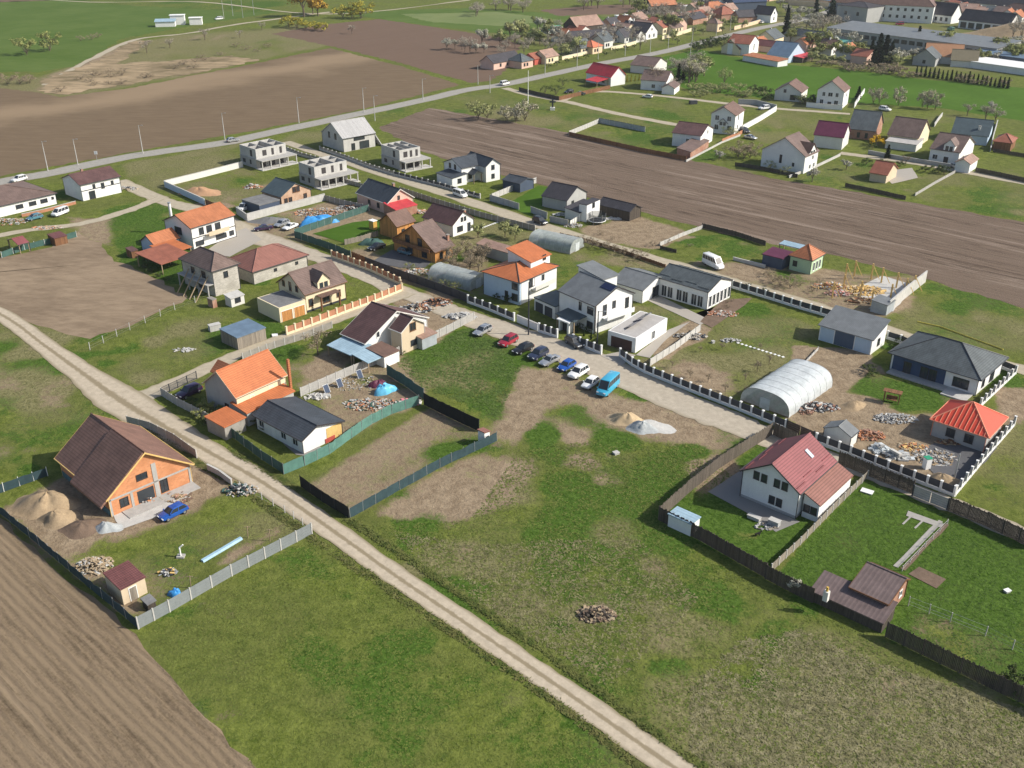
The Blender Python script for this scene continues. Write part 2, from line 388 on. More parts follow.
cover([(645,360),(740,300),(815,325),(790,360),(740,410),(690,385)], straw=.42, lush=.3, soft=1.2, wob=.2, mott=.15)
cover([(690,380),(740,370),(745,405),(715,400)], earth=.35, straw=.5, soft=3, mott=.4)
cover([(630,310),(670,300),(690,320),(660,330)], straw=.3, lush=.35, soft=1)
cover([(640,350),(690,320),(712,330),(668,358)], earth=.9, straw=.6, soft=1)
cover([(795,345),(870,350),(880,375),(850,385),(790,400),(775,395)], earth=.85, straw=.05, soft=1)
cover([(790,418),(830,380),(870,385),(905,410),(985,420),(1000,440),(955,492),(870,460),(815,440)], earth=.9, straw=.6, soft=1.5)
cover([(848,392),(872,372),(905,385),(965,402),(945,412),(905,408),(870,395)], lush=.6, straw=.3, earth=0, soft=1, wob=.15)
cover([(885,345),(905,300),(930,285),(1024,308),(1100,330),(1100,370),(1010,350)], straw=.6, lush=.25, soft=3, mott=.3)
cover([(900,290),(1024,318),(1024,300),(930,282)], straw=.3, lush=.6, soft=3)
cover([(985,410),(1020,375),(1100,390),(1100,530),(960,498)], straw=.45, lush=.3, earth=.15, soft=2, mott=.3)
cover([(1000,390),(1050,385),(1050,415),(1000,425)], earth=.9, soft=2)
# lawns of the lower right plots
cover([(775,575),(866,478),(915,498),(1024,545),(1100,580),(1100,740),(1018,700)], lush=1, straw=0, earth=0, soft=.8, wob=.1)
cover([(930,600),(960,590),(1030,620),(1040,700),(990,690),(905,640)], lush=.45, straw=.3, earth=.15, soft=3, mott=.3)
cover([(663,520),(700,480),(775,440),(800,500),(830,500),(765,575)], lush=.95, straw=0, soft=.8, wob=.1)
# far fields between the houses
cover([(580,95),(720,98),(690,122),(640,118)], straw=.25, lush=.35, soft=3)
cover([(760,105),(820,112),(840,140),(780,150),(740,135)], straw=.5, lush=.2, soft=3, mott=.3)
cover([(795,170),(870,160),(900,175),(860,192),(800,185)], straw=.3, lush=.4, soft=3, mott=.2)
cover([(905,180),(960,165),(1100,185),(1100,240),(1024,222),(920,202)], straw=.4, lush=.35, soft=3, mott=.3)
cover([(660,85),(790,85),(900,110),(1024,118),(1024,128),(860,120),(720,100)], straw=.4, lush=.3, soft=5, mott=.3)
cover([(690,35),(800,0),(1100,-20),(1100,80),(880,68),(800,62)], straw=.45, lush=.15, earth=.3, soft=5, mott=.3)
cover([(430,35),(520,20),(700,5),(720,30),(560,70),(500,80)], straw=.4, lush=.25, earth=.15, soft=6, mott=.3)
cover([(-200,40),(120,30),(280,12),(300,0),(1100,-40),(1100,-100),(-300,-100)], lush=.5, straw=.12, soft=20)

def blob(px, py, r, s=0.0, e=0.0, l=0.0):
    c = P(px, py); d = np.hypot(QX-c.x, QY-c.y)/r+WOB*.10; f = np.clip(1.25-d, 0, 1)
    for ch, v in ((0, s), (1, e), (2, l)): cov[:, ch] = np.clip(cov[:, ch]+v*f, 0, 1)
_br = random.Random(9)
for _x0, _x1, _y0, _y1, _n, _r in ((390,760,430,700,70,(1.2,4.5)), (150,620,560,768,45,(1.5,5)), (650,1020,600,768,30,(1.5,4)), (0,1020,120,400,170,(1.5,7)), (0,140,330,470,25,(1.5,5)), (780,1020,480,700,35,(1,3))):
    for _i in range(_n):
        k_ = _br.random(); a_ = (.5, 0, -.3) if k_ < .34 else ((.25, .42, -.4) if k_ < .5 else ((-.5, -.3, .8) if k_ < .85 else (-.3, -.2, -.3)))
        if _y0 >= 480 and _x0 >= 780: a_ = tuple(v*.35 for v in a_)
        if _x1 == 620: a_ = tuple(v*.4 for v in a_)
        blob(_br.uniform(_x0, _x1), _br.uniform(_y0, _y1), _br.uniform(*_r), *a_)
for q_ in ((573,436,3,.3,.5,-.6),(585,462,3.5,.2,.5,-.6),(600,480,2.2,.3,.4,-.5),(610,455,1.2,.8,0,0),(560,425,2.5,.5,.5,-.5),(700,465,3,.3,.7,-.6),(725,470,2.5,.2,.7,-.6),(655,563,2.4,.4,.3,-.4),(580,612,1.8,.9,.2,-.5),(540,380,3,.4,.6,-.6),(515,400,3,.5,.6,-.6),(545,432,3,-.4,-.5,.9),(615,440,4,-.4,-.5,.9),(660,478,4,-.4,-.5,.9),(575,487,4,-.4,-.5,.9),(690,452,2.5,-.4,-.5,.9)): blob(*q_)
_a, _b = vnoise(QX, QY, 16, 21)*.5+vnoise(QX, QY, 5, 22)*.5, vnoise(QX, QY, 21, 23)*.45+vnoise(QX, QY, 6, 24)*.55
_far = np.clip((QY-120)/300, 0, 1)
cov[:, 0] = np.clip(cov[:, 0]+(_a-.42)*.75, 0, 1); cov[:, 1] = np.clip(cov[:, 1]+np.clip(_b-.60, 0, 1)*1.3*(1-.5*cov[:, 2]), 0, 1); cov[:, 2] = np.clip(cov[:, 2]+(vnoise(QX, QY, 11, 25)*.6+vnoise(QX, QY, 4, 26)*.4-.5)*1.1*(cov[:, 2] > .02), 0, 1)
g = NT('ground_soil_and_grass'); co = g.obj()
a = g.attr('cover'); sep = g.n('ShaderNodeSeparateColor'); g.l(a.outputs['Color'], sep.inputs[0])
n_f = g.noise(co, 2.6, 5, .72); n_m = g.noise(co, .55, 5, .65); n_l = g.noise(co, .07, 4, .6); n_x = g.noise(g.map(co, (1, 1, 1), .8), 1.15, 4, .7, .5)
lo = (.060, .086, .011); hi = (.172, .198, .044)
grass = g.mix(g.step(g.math('ADD', g.math('MULTIPLY', n_m, .55), g.math('MULTIPLY', n_f, .45)), .32, .68), lo, hi)
grass = g.mix(g.math('MULTIPLY', g.step(n_l, .35, .65), .45), grass, (.10, .105, .038))
lush = g.mix(g.step(g.math('ADD', g.math('MULTIPLY', n_x, .5), g.math('MULTIPLY', n_f, .5)), .35, .65), (.028, .062, .006), (.088, .148, .026))
straw = g.mix(g.step(g.math('ADD', g.math('MULTIPLY', n_x, .5), g.math('MULTIPLY', n_f, .5)), .33, .67), (.080, .083, .028), (.245, .222, .110))
earth = g.mix(g.step(g.math('ADD', g.math('MULTIPLY', n_m, .6), g.math('MULTIPLY', n_f, .4)), .3, .7), (.165, .120, .078), (.34, .265, .178))
def thr(ch, nz, soft=.22):
    "ragged threshold: cover amount against noise"
    d = g.math('SUBTRACT', g.math('ADD', g.math('MULTIPLY', ch, 1.25), -.12), g.math('MULTIPLY', g.math('SUBTRACT', nz, .28), 2.2)); return g.step(d, -soft, soft)
nzA = g.math('ADD', g.math('MULTIPLY', n_x, .5), g.math('MULTIPLY', n_f, .5)); nzB = g.math('ADD', g.math('MULTIPLY', n_m, .6), g.math('MULTIPLY', n_f, .4))
c1 = g.mix(thr(sep.outputs[2], nzB), grass, lush); c2 = g.mix(thr(sep.outputs[0], nzA, .35), c1, straw); c3 = g.mix(thr(sep.outputs[1], nzB, .25), c2, earth)
g.col(c3); g.rough(.98); g.b.inputs['Specular IOR Level'].default_value = .05
g.bump(g.math('ADD', g.math('MULTIPLY', n_f, .5), n_x), .7, .30)
me = bpy.data.meshes.new('ground')
me.from_pydata(np.c_[QX, QY, np.zeros(len(QX))].tolist(), [], [(j*nx+i, j*nx+i+1, (j+1)*nx+i+1, (j+1)*nx+i) for j in range(ny-1) for i in range(nx-1)])
at = me.color_attributes.new('cover', 'FLOAT_COLOR', 'POINT'); at.data.foreach_set('color', cov.ravel())
me.materials.append(g.mat); tag(link('ground', me), None, None, kind='structure')

# ---------------- sheets laid on the ground ----------------
_z = [0.0]
def nextz(): _z[0] += .002; return .004+_z[0]
def ragged(px, jag, step=2.5, rr=None):
    rr = rr or random.Random(len(px)*31+int(px[0][0])); w = [P(a, b) for a, b in px]; out = []
    for k in range(len(w)):
        p, q = w[k], w[(k+1) % len(w)]; L = (q-p).length; st = max(step, L/120); n = max(1, int(L/st)); d = (q-p).normalized() if L > 0 else Vector((1, 0, 0)); nn = Vector((-d.y, d.x, 0))
        for i in range(n):
            out.append(p.lerp(q, i/n)+(nn*rr.uniform(-jag, jag) if jag else Vector()))
    return out
def sheet(name, px, mat, jag=.5, z=None, step=2.5):
    z = nextz() if z is None else z; pts = ragged(px, jag, step); bm = bmesh.new()
    f = bm.faces.new([bm.verts.new((p.x, p.y, z)) for p in pts]); bmesh.ops.triangulate(bm, faces=[f]); bmesh.ops.recalc_face_normals(bm, faces=bm.faces)
    me = bpy.data.meshes.new(name); bm.to_mesh(me); bm.free(); me.materials.append(mat)
    if me.polygons[0].normal.z < 0: me.flip_normals()
    return tag(link(name, me), None, None, kind='structure')
def spline(w, n=10):
    out = []
    for k in range(len(w)-1):
        p0, p1, p2, p3 = w[max(k-1, 0)], w[k], w[k+1], w[min(k+2, len(w)-1)]
        for i in range(n):
            t = i/n; out.append(.5*((2*p1)+(p2-p0)*t+(2*p0-5*p1+4*p2-p3)*t*t+(3*p1-p0-3*p2+p3)*t**3))
    return out+[w[-1]]
def strip(name, px, width, mat, jag=.2, z=None, h=0.0, n=8):
    "road ribbon: UV u runs across (0-1), v along in metres"
    z = nextz() if z is None else z; w = spline([P(a, b) for a, b in px], n); rr = random.Random(int(px[0][0])+len(px)); v, f, uv = [], [], []; s = 0; K = 6
    wd = width if isinstance(width, (list, tuple)) else [width]*len(px)
    for i, p in enumerate(w):
        d = (w[min(i+1, len(w)-1)]-w[max(i-1, 0)]).normalized(); nn = Vector((-d.y, d.x, 0)); k = min(i//n, len(wd)-2); ww = wd[k]+(wd[k+1]-wd[k])*((i-k*n)/n)
        if i: s += (p-w[i-1]).length
        for j in range(K+1):
            t = j/K; e = rr.uniform(-jag, jag) if j in (0, K) else 0
            q = p+nn*((t-.5)*ww+e); v.append((q.x, q.y, z+h)); uv.append((t, s))
    for i in range(len(w)-1):
        for j in range(K): f.append((i*(K+1)+j, (i+1)*(K+1)+j, (i+1)*(K+1)+j+1, i*(K+1)+j+1))
    me = bpy.data.meshes.new(name); me.from_pydata(v, [], f); l = me.uv_layers.new(name='UVMap')
    for lp in me.loops: l.data[lp.index].uv = uv[lp.vertex_index]
    me.materials.append(mat); me.update()
    if me.polygons[0].normal.z < 0: me.flip_normals()
    return tag(link(name, me), None, None, kind='structure')
ANG_A = math.atan2(*(P(690,768)-P(210,460)).yx)      # direction of the furrows and plots
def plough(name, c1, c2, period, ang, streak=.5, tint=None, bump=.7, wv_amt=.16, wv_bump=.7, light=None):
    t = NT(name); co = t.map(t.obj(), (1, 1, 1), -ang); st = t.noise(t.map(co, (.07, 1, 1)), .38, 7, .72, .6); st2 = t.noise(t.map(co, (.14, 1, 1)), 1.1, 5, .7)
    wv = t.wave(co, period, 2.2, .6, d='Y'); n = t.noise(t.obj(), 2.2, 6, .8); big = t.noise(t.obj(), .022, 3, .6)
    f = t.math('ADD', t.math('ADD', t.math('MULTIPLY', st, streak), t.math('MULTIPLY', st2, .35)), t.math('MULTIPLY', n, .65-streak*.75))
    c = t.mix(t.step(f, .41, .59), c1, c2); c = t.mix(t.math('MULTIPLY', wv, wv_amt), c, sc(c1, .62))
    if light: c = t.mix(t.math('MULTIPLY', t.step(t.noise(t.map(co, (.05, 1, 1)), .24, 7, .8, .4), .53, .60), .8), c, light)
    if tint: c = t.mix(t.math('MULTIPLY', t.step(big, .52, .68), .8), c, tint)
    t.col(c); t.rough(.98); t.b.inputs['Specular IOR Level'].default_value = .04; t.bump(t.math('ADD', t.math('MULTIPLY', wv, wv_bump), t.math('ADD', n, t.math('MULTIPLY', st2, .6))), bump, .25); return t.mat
def cropmat(name, c1, c2, ang=0, s=.8):
    t = NT(name); n = t.noise(t.map(t.obj(), (.4, 1, 1), -ang), s, 5, .7); l = t.noise(t.obj(), .03, 4, .6); f = t.math('ADD', t.math('MULTIPLY', n, .5), t.math('MULTIPLY', l, .5))
    t.col(t.mix(t.step(f, .35, .65), c1, c2)); t.rough(.98); t.b.inputs['Specular IOR Level'].default_value = .05; t.bump(n, .5, .15); return t.mat
ang_strip = math.atan2(*(P(1024,240)-P(480,130)).yx); ang_road = math.atan2(*(P(460,92)-P(0,181)).yx)
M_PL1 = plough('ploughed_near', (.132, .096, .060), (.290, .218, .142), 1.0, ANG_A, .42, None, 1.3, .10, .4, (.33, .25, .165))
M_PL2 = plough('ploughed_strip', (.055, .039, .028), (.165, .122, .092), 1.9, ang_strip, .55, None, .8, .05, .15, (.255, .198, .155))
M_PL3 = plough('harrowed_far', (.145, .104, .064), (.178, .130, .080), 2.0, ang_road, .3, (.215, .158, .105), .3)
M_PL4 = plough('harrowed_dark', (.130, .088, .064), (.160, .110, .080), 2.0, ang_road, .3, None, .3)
M_PL5 = cropmat('brown_plot', (.170, .125, .085), (.290, .220, .150), ANG_A, .5)
M_CROP = cropmat('winter_wheat', (.050, .104, .011), (.072, .140, .018), ang_strip)
M_MEAD = cropmat('far_meadow', (.066, .112, .020), (.098, .142, .034), ang_road, .3)
M_MEAD2 = cropmat('pale_meadow', (.13, .17, .06), (.17, .20, .08), ang_road, .3)
def trackmat(name, rut, mid, edge, fac=.8):
    t = NT(name); uv = t.uv(); sx = t.n('ShaderNodeSeparateXYZ'); t.l(uv, sx.inputs[0]); n = t.noise(t.obj(), .9, 5, .7); n2 = t.noise(t.map(t.obj(), (1, 1, 1)), 5, 5, .8)
    d = t.math('ABSOLUTE', t.math('SUBTRACT', sx.outputs[0], .5)); dw = t.math('ADD', d, t.math('MULTIPLY', t.math('SUBTRACT', n, .5), .15))
    c = t.mix(t.step(n, .3, .7), sc(rut, .86), sc(rut, 1.1)); c = t.mix(t.math('MULTIPLY', t.math('SUBTRACT', 1.0, t.step(dw, .04, .12)), fac), c, mid); c = t.mix(t.math('MULTIPLY', t.step(dw, .36, .5), .85), c, edge)
    c = t.mix(t.math('MULTIPLY', t.step(n2, .5, .8), .3), c, sc(rut, .7)); t.col(c); t.rough(.97); t.b.inputs['Specular IOR Level'].default_value = .06; t.bump(n, .4, .1); return t.mat
M_TRACK = trackmat('dirt_track', (.44, .375, .285), (.25, .205, .135), (.22, .185, .115), 1.0)
M_STREET = trackmat('gravel_street', (.41, .36, .285), (.38, .33, .26), (.30, .255, .185), .4)
M_LANE = trackmat('pale_lane', (.40, .35, .265), (.37, .32, .24), (.27, .235, .15), .4)
M_ASPH = trackmat('grey_asphalt', (.31, .295, .265), (.30, .285, .255), (.24, .215, .165), .3)
# fields
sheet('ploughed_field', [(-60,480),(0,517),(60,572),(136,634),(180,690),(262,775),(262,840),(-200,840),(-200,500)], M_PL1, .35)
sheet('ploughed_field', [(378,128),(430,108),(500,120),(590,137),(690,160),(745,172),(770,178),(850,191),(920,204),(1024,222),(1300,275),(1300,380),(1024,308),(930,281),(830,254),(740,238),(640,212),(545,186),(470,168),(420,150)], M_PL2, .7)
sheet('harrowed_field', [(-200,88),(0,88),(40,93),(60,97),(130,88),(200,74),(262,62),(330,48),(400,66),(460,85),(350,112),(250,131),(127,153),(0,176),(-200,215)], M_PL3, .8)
_t = NT('harrowed_dry_band'); _co = _t.map(_t.pos(), (1, 1, 1)); _q0, _q1 = P(20,112), P(275,70); _d = (_q1-_q0).normalized(); _n = Vector((-_d.y, _d.x, 0)); _dt = _t.n('ShaderNodeVectorMath'); _dt.operation = 'DOT_PRODUCT'; _t.l(_co, _dt.inputs[0]); _dt.inputs[1].default_value = _n
_dist = _t.math('ABSOLUTE', _t.math('SUBTRACT', _t.math('ADD', _dt.outputs['Value'], _t.math('MULTIPLY', _t.math('SUBTRACT', _t.noise(_co, .018, 4, .6), .5), 60)), _q0.dot(_n)))
_f = _t.math('SUBTRACT', 1.0, _t.step(_dist, 2, 26)); _g = _t.noise(_t.map(_co, (.2, 1, 1), -ang_road), .5, 5, .7)
_t.col(_t.mix(_t.math('MULTIPLY', _f, .85), _t.mix(_t.step(_g, .3, .7), (.135, .097, .062), (.175, .128, .082)), (.265, .195, .125))); _t.rough(.98); _t.b.inputs['Specular IOR Level'].default_value = .04; _t.bump(_g, .3, .2)
bpy.data.objects['harrowed_field'].data.materials[0] = _t.mat
sheet('harrowed_field', [(335,47),(272,34),(320,25),(380,19),(440,28),(505,38),(520,45),(512,66),(492,80),(472,83),(400,63)], M_PL4, 1.0)
sheet('brown_field', [(-200,290),(0,258),(50,247),(78,232),(100,243),(110,258),(150,275),(190,298),(140,322),(88,340),(40,325),(0,306),(-200,290)], M_PL5, .8)
sheet('wheat_field', [(640,62),(700,49),(728,56),(790,65),(850,70),(920,79),(1024,88),(1300,110),(1300,160),(1024,121),(940,108),(870,104),(760,98),(690,90),(655,78)], M_CROP, .6)
sheet('meadow', [(-300,70),(-300,-20),(240,12),(280,12),(190,26),(125,38),(75,66),(40,72)], M_MEAD, 1.5)
sheet('meadow', [(330,12),(470,8),(600,16),(640,22),(540,38),(430,26)], M_MEAD, 1.5)
sheet('pale_meadow', [(400,14),(500,12),(560,20),(500,26),(430,22)], M_MEAD2, 1.2)
sheet('far_field', [(540,10),(600,5),(690,4),(700,8),(620,14),(560,16)], M_PL4, 1.5)
sheet('far_field', [(-300,0),(0,2),(240,-6),(700,-22),(1200,-40),(1200,-50),(-300,-30)], M_PL4, 2)
# roads and tracks
strip('country_road', [(-120,207),(0,182),(51,173),(127,157),(223,143),(260,135),(351,115.5),(428,99),(466,90),(504,84.5),(543,76),(601,63.5),(662,52),(718,38),(760,28),(800,20),(840,8)], 7.5, M_ASPH, .25)
strip('verge_path', [(505,88),(530,95),(570,102.5),(610,112),(650,120),(690,127)], 4.0, M_LANE, .3)
strip('verge_path', [(560,102),(575,95),(600,91.5),(640,94),(680,98),(722,103),(770,108),(850,114)], 3.5, M_LANE, .3)
strip('farm_path', [(45,85),(90,60),(135,40),(190,33),(240,24),(330,12)], 3.5, M_LANE, .8)
strip('farm_path', [(0,-4),(90,2),(200,2),(330,14),(470,0)], 3.0, M_LANE, .8)
strip('lane', [(118,181),(150,195),(170,203),(205,212),(235,226),(262,240)], [5,5,5,6,7,8], M_LANE, .3)
strip('lane', [(-40,243),(30,230),(85,223),(130,210),(160,198)], 3.5, M_LANE, .4)
strip('upper_lane', [(285,142),(330,157),(385,174),(450,195),(530,222),(620,249),(700,272),(735,283),(800,302),(845,317),(900,334),(960,352),(1030,372),(1120,402)], [4,4,5,5,5,4.5,4.5,5,5,5,4,4,4,4], M_LANE, .3)
strip('village_street', [(238,232),(275,243),(318,257),(360,274),(400,291),(440,307),(480,322),(530,340),(580,358),(640,384),(700,410),(745,428),(790,447),(860,470),(930,497),(990,521),(1060,552)], [9,7,5,5,5,5.5,6.5,8,8.5,8,7.5,6.5,5,4.2,4.2,4,4], M_STREET, .35)
strip('alley', [(120,405),(150,394),(195,374),(240,354),(290,336),(345,316),(380,303),(408,292)], [6,4.5,4,3.6,3.6,3.6,4,5], M_LANE, .3)
strip('dirt_track', [(-80,277),(0,314),(45,346),(85,375),(120,400),(160,424),(205,450),(265,484),(340,536),(400,579),(480,633),(560,688),(640,744),(700,786),(780,842)], [4,4,4.2,5.5,8,6.5,4.8,4.2,3.7,3.4,3.3,3.3,3.3,3.3,3.3], M_TRACK, .16)
strip('lane', [(840,153),(870,157),(920,164),(970,173),(1060,190)], 4, M_LANE, .3)
# paved yards
M_PATH = plain('path_concrete', (.33,.315,.285), .95, .2, 1.2)
sheet('paved_yard', [(270,432),(296,455),(318,458),(330,452),(300,436),(268,417)], PAVE, .05)
sheet('paved_yard', [(708,492),(742,470),(750,500),(800,522),(776,532),(745,512)], PAVE, .05)
sheet('concrete_pad', [(112,512),(190,488),(192,498),(170,512),(120,530)], CONCL, .3)
sheet('garden_path', [(893,566),(898,568),(943,522),(938.5,520)], M_PATH, .05)
sheet('garden_bed', [(908,574),(919,567),(945,579),(936,589)], SOILD, .25)
sheet('garden_bed', [(900,569),(905,571),(949,525),(945,523)], SOILD, .12)
sheet('concrete_strip', [(902,524),(903.5,525),(913,516),(911.5,515)], M_PATH, .03)
sheet('concrete_strip', [(914,528),(915.5,529),(925,520),(923.5,519)], M_PATH, .03)
sheet('garden_path', [(908,511),(944,524),(941,528),(906,516)], M_PATH, .05)
sheet('paved_yard', [(646,300),(700,325),(722,318),(735,300),(726,312),(705,318),(660,296)], PAVEL, .05)
sheet('gravel_bed', [(700,322),(722,300),(752,298),(745,305),(712,328)], SOILD, .1)
sheet('paved_yard', [(600,356),(622,366),(642,350),(668,330),(690,322),(668,338),(650,358),(620,352)], PAVEL, .1)
sheet('paved_yard', [(203,253),(232,233),(246,228),(262,240),(230,257)], PAVEL, .1)
sheet('paved_yard', [(372,262),(392,250),(432,262),(425,268),(400,268)], ASPHALTD, .1)
sheet('concrete_floor', [(858,288),(882,276),(916,286),(893,312),(860,300)], CONCL, .2)
sheet('paved_yard', [(880,172),(912,168),(918,178),(892,184)], PAVEL, .1)
sheet('grass_patch', [(313,234),(353,222.5),(381,219.5),(384,229),(348,244)], M_CROP, .1)
sheet('grass_patch', [(505,206),(538,186),(552,188),(560,198),(530,216)], M_CROP, .15)
sheet('concrete_yard', [(915,455),(958,430),(1000,442),(985,462),(955,490),(935,475)], ASPHALTD, .2)
# countless grass blades: near meadow and dry tall grass
def tufts(name, px, count, h, spread, c1, c2, seed, blades=3, lean=.5, avoid=()):
    rr = np.random.RandomState(seed); poly = pts_w(px); x0, y0 = poly.min(0); x1, y1 = poly.max(0); X = np.empty(0); Y = np.empty(0)
    while len(X) < count:
        x = rr.uniform(x0, x1, count*2); y = rr.uniform(y0, y1, count*2); k = sdist(poly, x, y) > 0
        k &= vnoise(x, y, 2.2, seed+5)*.6+vnoise(x, y, 8, seed+6)*.4 > rr.uniform(.1, .75, len(x))
        for av in avoid: k &= sdist(pts_w(av), x, y) < 0
        X = np.r_[X, x[k]]; Y = np.r_[Y, y[k]]
    X, Y = X[:count], Y[:count]; V = np.empty((count, blades, 3, 3)); H = h*rr.uniform(.5, 1.4, count)
    for b in range(blades):
        a = rr.uniform(0, 2*PI, count); r = spread*rr.uniform(.2, 1, count); wd = .5*spread*rr.uniform(.5, 1.2, count); la = rr.uniform(-.6, 1.3, count)+b*2.1
        bx, by = X+r*np.cos(a)*.6, Y+r*np.sin(a)*.6; tx, ty = bx+np.cos(la)*lean*H, by+np.sin(la)*lean*H
        V[:, b, 0] = np.c_[bx-wd*np.sin(a), by+wd*np.cos(a), np.full(count, .0)]; V[:, b, 1] = np.c_[bx+wd*np.sin(a), by-wd*np.cos(a), np.full(count, .0)]; V[:, b, 2] = np.c_[tx, ty, H]
    n = count*blades*3; me = bpy.data.meshes.new(name); me.vertices.add(n); me.vertices.foreach_set('co', V.ravel()); me.loops.add(n); me.loops.foreach_set('vertex_index', np.arange(n))
    me.polygons.add(n//3); me.polygons.foreach_set('loop_start', np.arange(0, n, 3)); me.polygons.foreach_set('loop_total', np.full(n//3, 3)); me.update()
    t = NT(name+'_blades'); nz = t.noise(t.obj(), .8, 4, .7); t.col(t.mix(t.step(nz, .3, .7), c1, c2)); t.rough(.95); up = t.n('ShaderNodeCombineXYZ'); up.inputs[2].default_value = 1.0; t.l(up.outputs[0], t.b.inputs['Normal']); me.materials.append(t.mat)
    return tag(link(name, me), None, None, kind='stuff')
track_av = [(195,440),(260,475),(420,575),(600,690),(720,775),(680,790),(560,690),(420,595),(240,490)]
lot = [(372,525),(470,520),(520,450),(600,440),(700,445),(735,480),(660,515),(760,585),(1030,712),(1100,800),(745,795),(700,760),(600,692),(500,624),(425,572)]
tufts('dry_grass', [(690,750),(690,690),(740,640),(800,630),(900,670),(1030,712),(1100,800),(745,795)], 12000, .085, .26, (.12, .115, .05), (.29, .26, .145), 11, lean=3.2)
tufts('straw_clumps', [(390,530),(470,545),(560,540),(640,540),(700,600),(610,690),(430,570)], 5000, .08, .26, (.12, .115, .05), (.27, .245, .125), 16, lean=3.2)
tufts('grass', lot, 20000, .07, .24, (.075, .105, .016), (.165, .195, .045), 12, lean=3.2)
tufts('weeds', [(395,362),(470,327),(500,345),(520,370),(498,418),(455,400),(425,390)], 5000, .085, .28, (.055, .10, .016), (.125, .18, .042), 13, lean=3.2)
tufts('meadow_grass', [(262,775),(140,636),(312,538),(340,555),(625,770)], 10000, .055, .24, (.078, .110, .016), (.165, .195, .042), 14, lean=3.2)
tufts('lawn_grass', [(778,576),(866,480),(912,498),(1024,546),(1024,700)], 5000, .045, .22, (.035, .078, .008), (.09, .15, .024), 15, lean=3.2, avoid=([(805,590),(862,555),(922,578),(888,632)],))
M_REED = cropmat('dry_reed', (.13, .105, .058), (.40, .30, .19), 0, .22)
sheet('dry_bank', [(40,91),(45,79),(100,60),(135,41),(150,40),(118,64),(150,62),(185,60),(230,56),(262,60),(200,72),(130,84),(60,95)], M_REED, 2.5)
tufts('verge_weeds', [(225,450),(350,524),(420,571),(500,625),(600,696),(700,770),(712,770),(610,694),(505,621),(425,566),(350,516),(230,446)], 2600, .16, .30, (.06, .09, .016), (.17, .18, .05), 17, lean=2.4)
tufts('verge_weeds', [(140,424),(250,490),(330,545),(400,592),(480,646),(560,701),(650,770),(636,770),(550,703),(470,649),(390,595),(320,548),(240,492),(130,426)], 2600, .14, .30, (.06, .09, .016), (.19, .18, .06), 18, lean=2.4)
# ---------------- buildings ----------------
FACE = {}
def facemap(f, hx, hy):
    "face-local (a along 0..1, c outward) -> x, y ;  R faces -y, L faces -x, F faces +x, B faces +y"
    return {'R': lambda a, c: (-hx+2*hx*a, -hy-c), 'L': lambda a, c: (-hx-c, -hy+2*hy*a), 'F': lambda a, c: (hx+c, -hy+2*hy*a), 'B': lambda a, c: (-hx+2*hx*a, hy+c)}[f]
def facelen(f, hx, hy): return 2*hx if f in 'RB' else 2*hy
def fbox(mb, fm, L, a0, a1, z0, z1, c0, c1, m=0):
    p = [fm(a0/L, c0), fm(a1/L, c0), fm(a1/L, c1), fm(a0/L, c1)]
    mb.hexa([(x, y, z0) for x, y in p], [(x, y, z1) for x, y in p], m)
def frame(p0, p1, p2, z):
    O, A, B = P(*p0, z), P(*p1, z), P(*p2, z); u = (A-O); L = u.length; u.normalize(); v = Vector((-u.y, u.x, 0)); W = max(1.0, (B-O).dot(v))
    c = O+u*(L/2)+v*(W/2); return c, math.atan2(u.y, u.x), L, W
def snap(p0, p1, p2, z, rz):
    "same, but square to a known direction"
    O, A, B = P(*p0, z), P(*p1, z), P(*p2, z); u = Vector((math.cos(rz), math.sin(rz), 0)); v = Vector((-u.y, u.x, 0)); L, W = max(.6, (A-O).dot(u)), max(.6, (B-O).dot(v))
    return O+u*(L/2)+v*(W/2), rz, L, W
FRM_W = plain('white_frame', (.72, .72, .70), .6, .04, 1); FRM_D = plain('dark_frame', (.05, .045, .045), .6, .1, 1); FRM_B = plain('brown_frame', (.16, .075, .035), .6, .1, 1)
def window(par, fm, L, a, z, w, h, frm=None, small=False, name='window'):
    frm = frm or FRM_W; a0, a1 = a*L-w/2, a*L+w/2
    g = MB(); fbox(g, fm, L, a0, a1, z, z+h, -.02, .012); t = .08
    fr = g if small else MB(); mi = 1 if small else 0
    for q in ((a0-t, a1+t, z-t, z), (a0-t, a1+t, z+h, z+h+t), (a0-t, a0, z, z+h), (a1, a1+t, z, z+h)): fbox(fr, fm, L, *q, -.02, .095, mi)
    if w > .9: fbox(fr, fm, L, a*L-.03, a*L+.03, z, z+h, -.01, .05, mi)
    if small: return g.build(name, [GLASS, frm], par)
    o = g.build(name, GLASS, par); fr.build('frame', frm, o)
    s = MB(); fbox(s, fm, L, a0-.12, a1+.12, z-t-.05, z-t-.003, -.02, .14); s.build('sill', frm, o); return o
def door(par, fm, L, a, w, h, m, name='door', z=0.02):
    g = MB(); a0, a1 = a*L-w/2, a*L+w/2; fbox(g, fm, L, a0, a1, z, z+h, -.02, .03)
    if name == 'garage_door':
        for k in range(1, 5): fbox(g, fm, L, a0+.03, a1-.03, z+h*k/5-.02, z+h*k/5+.02, .03, .045)
    o = g.build(name, m, par); f = MB()
    for q in ((a0-.09, a0, z, z+h), (a1, a1+.09, z, z+h), (a0-.09, a1+.09, z+h, z+h+.1)): fbox(f, fm, L, *q, -.02, .06)
    f.build('door_frame', FRM_W, o); return o
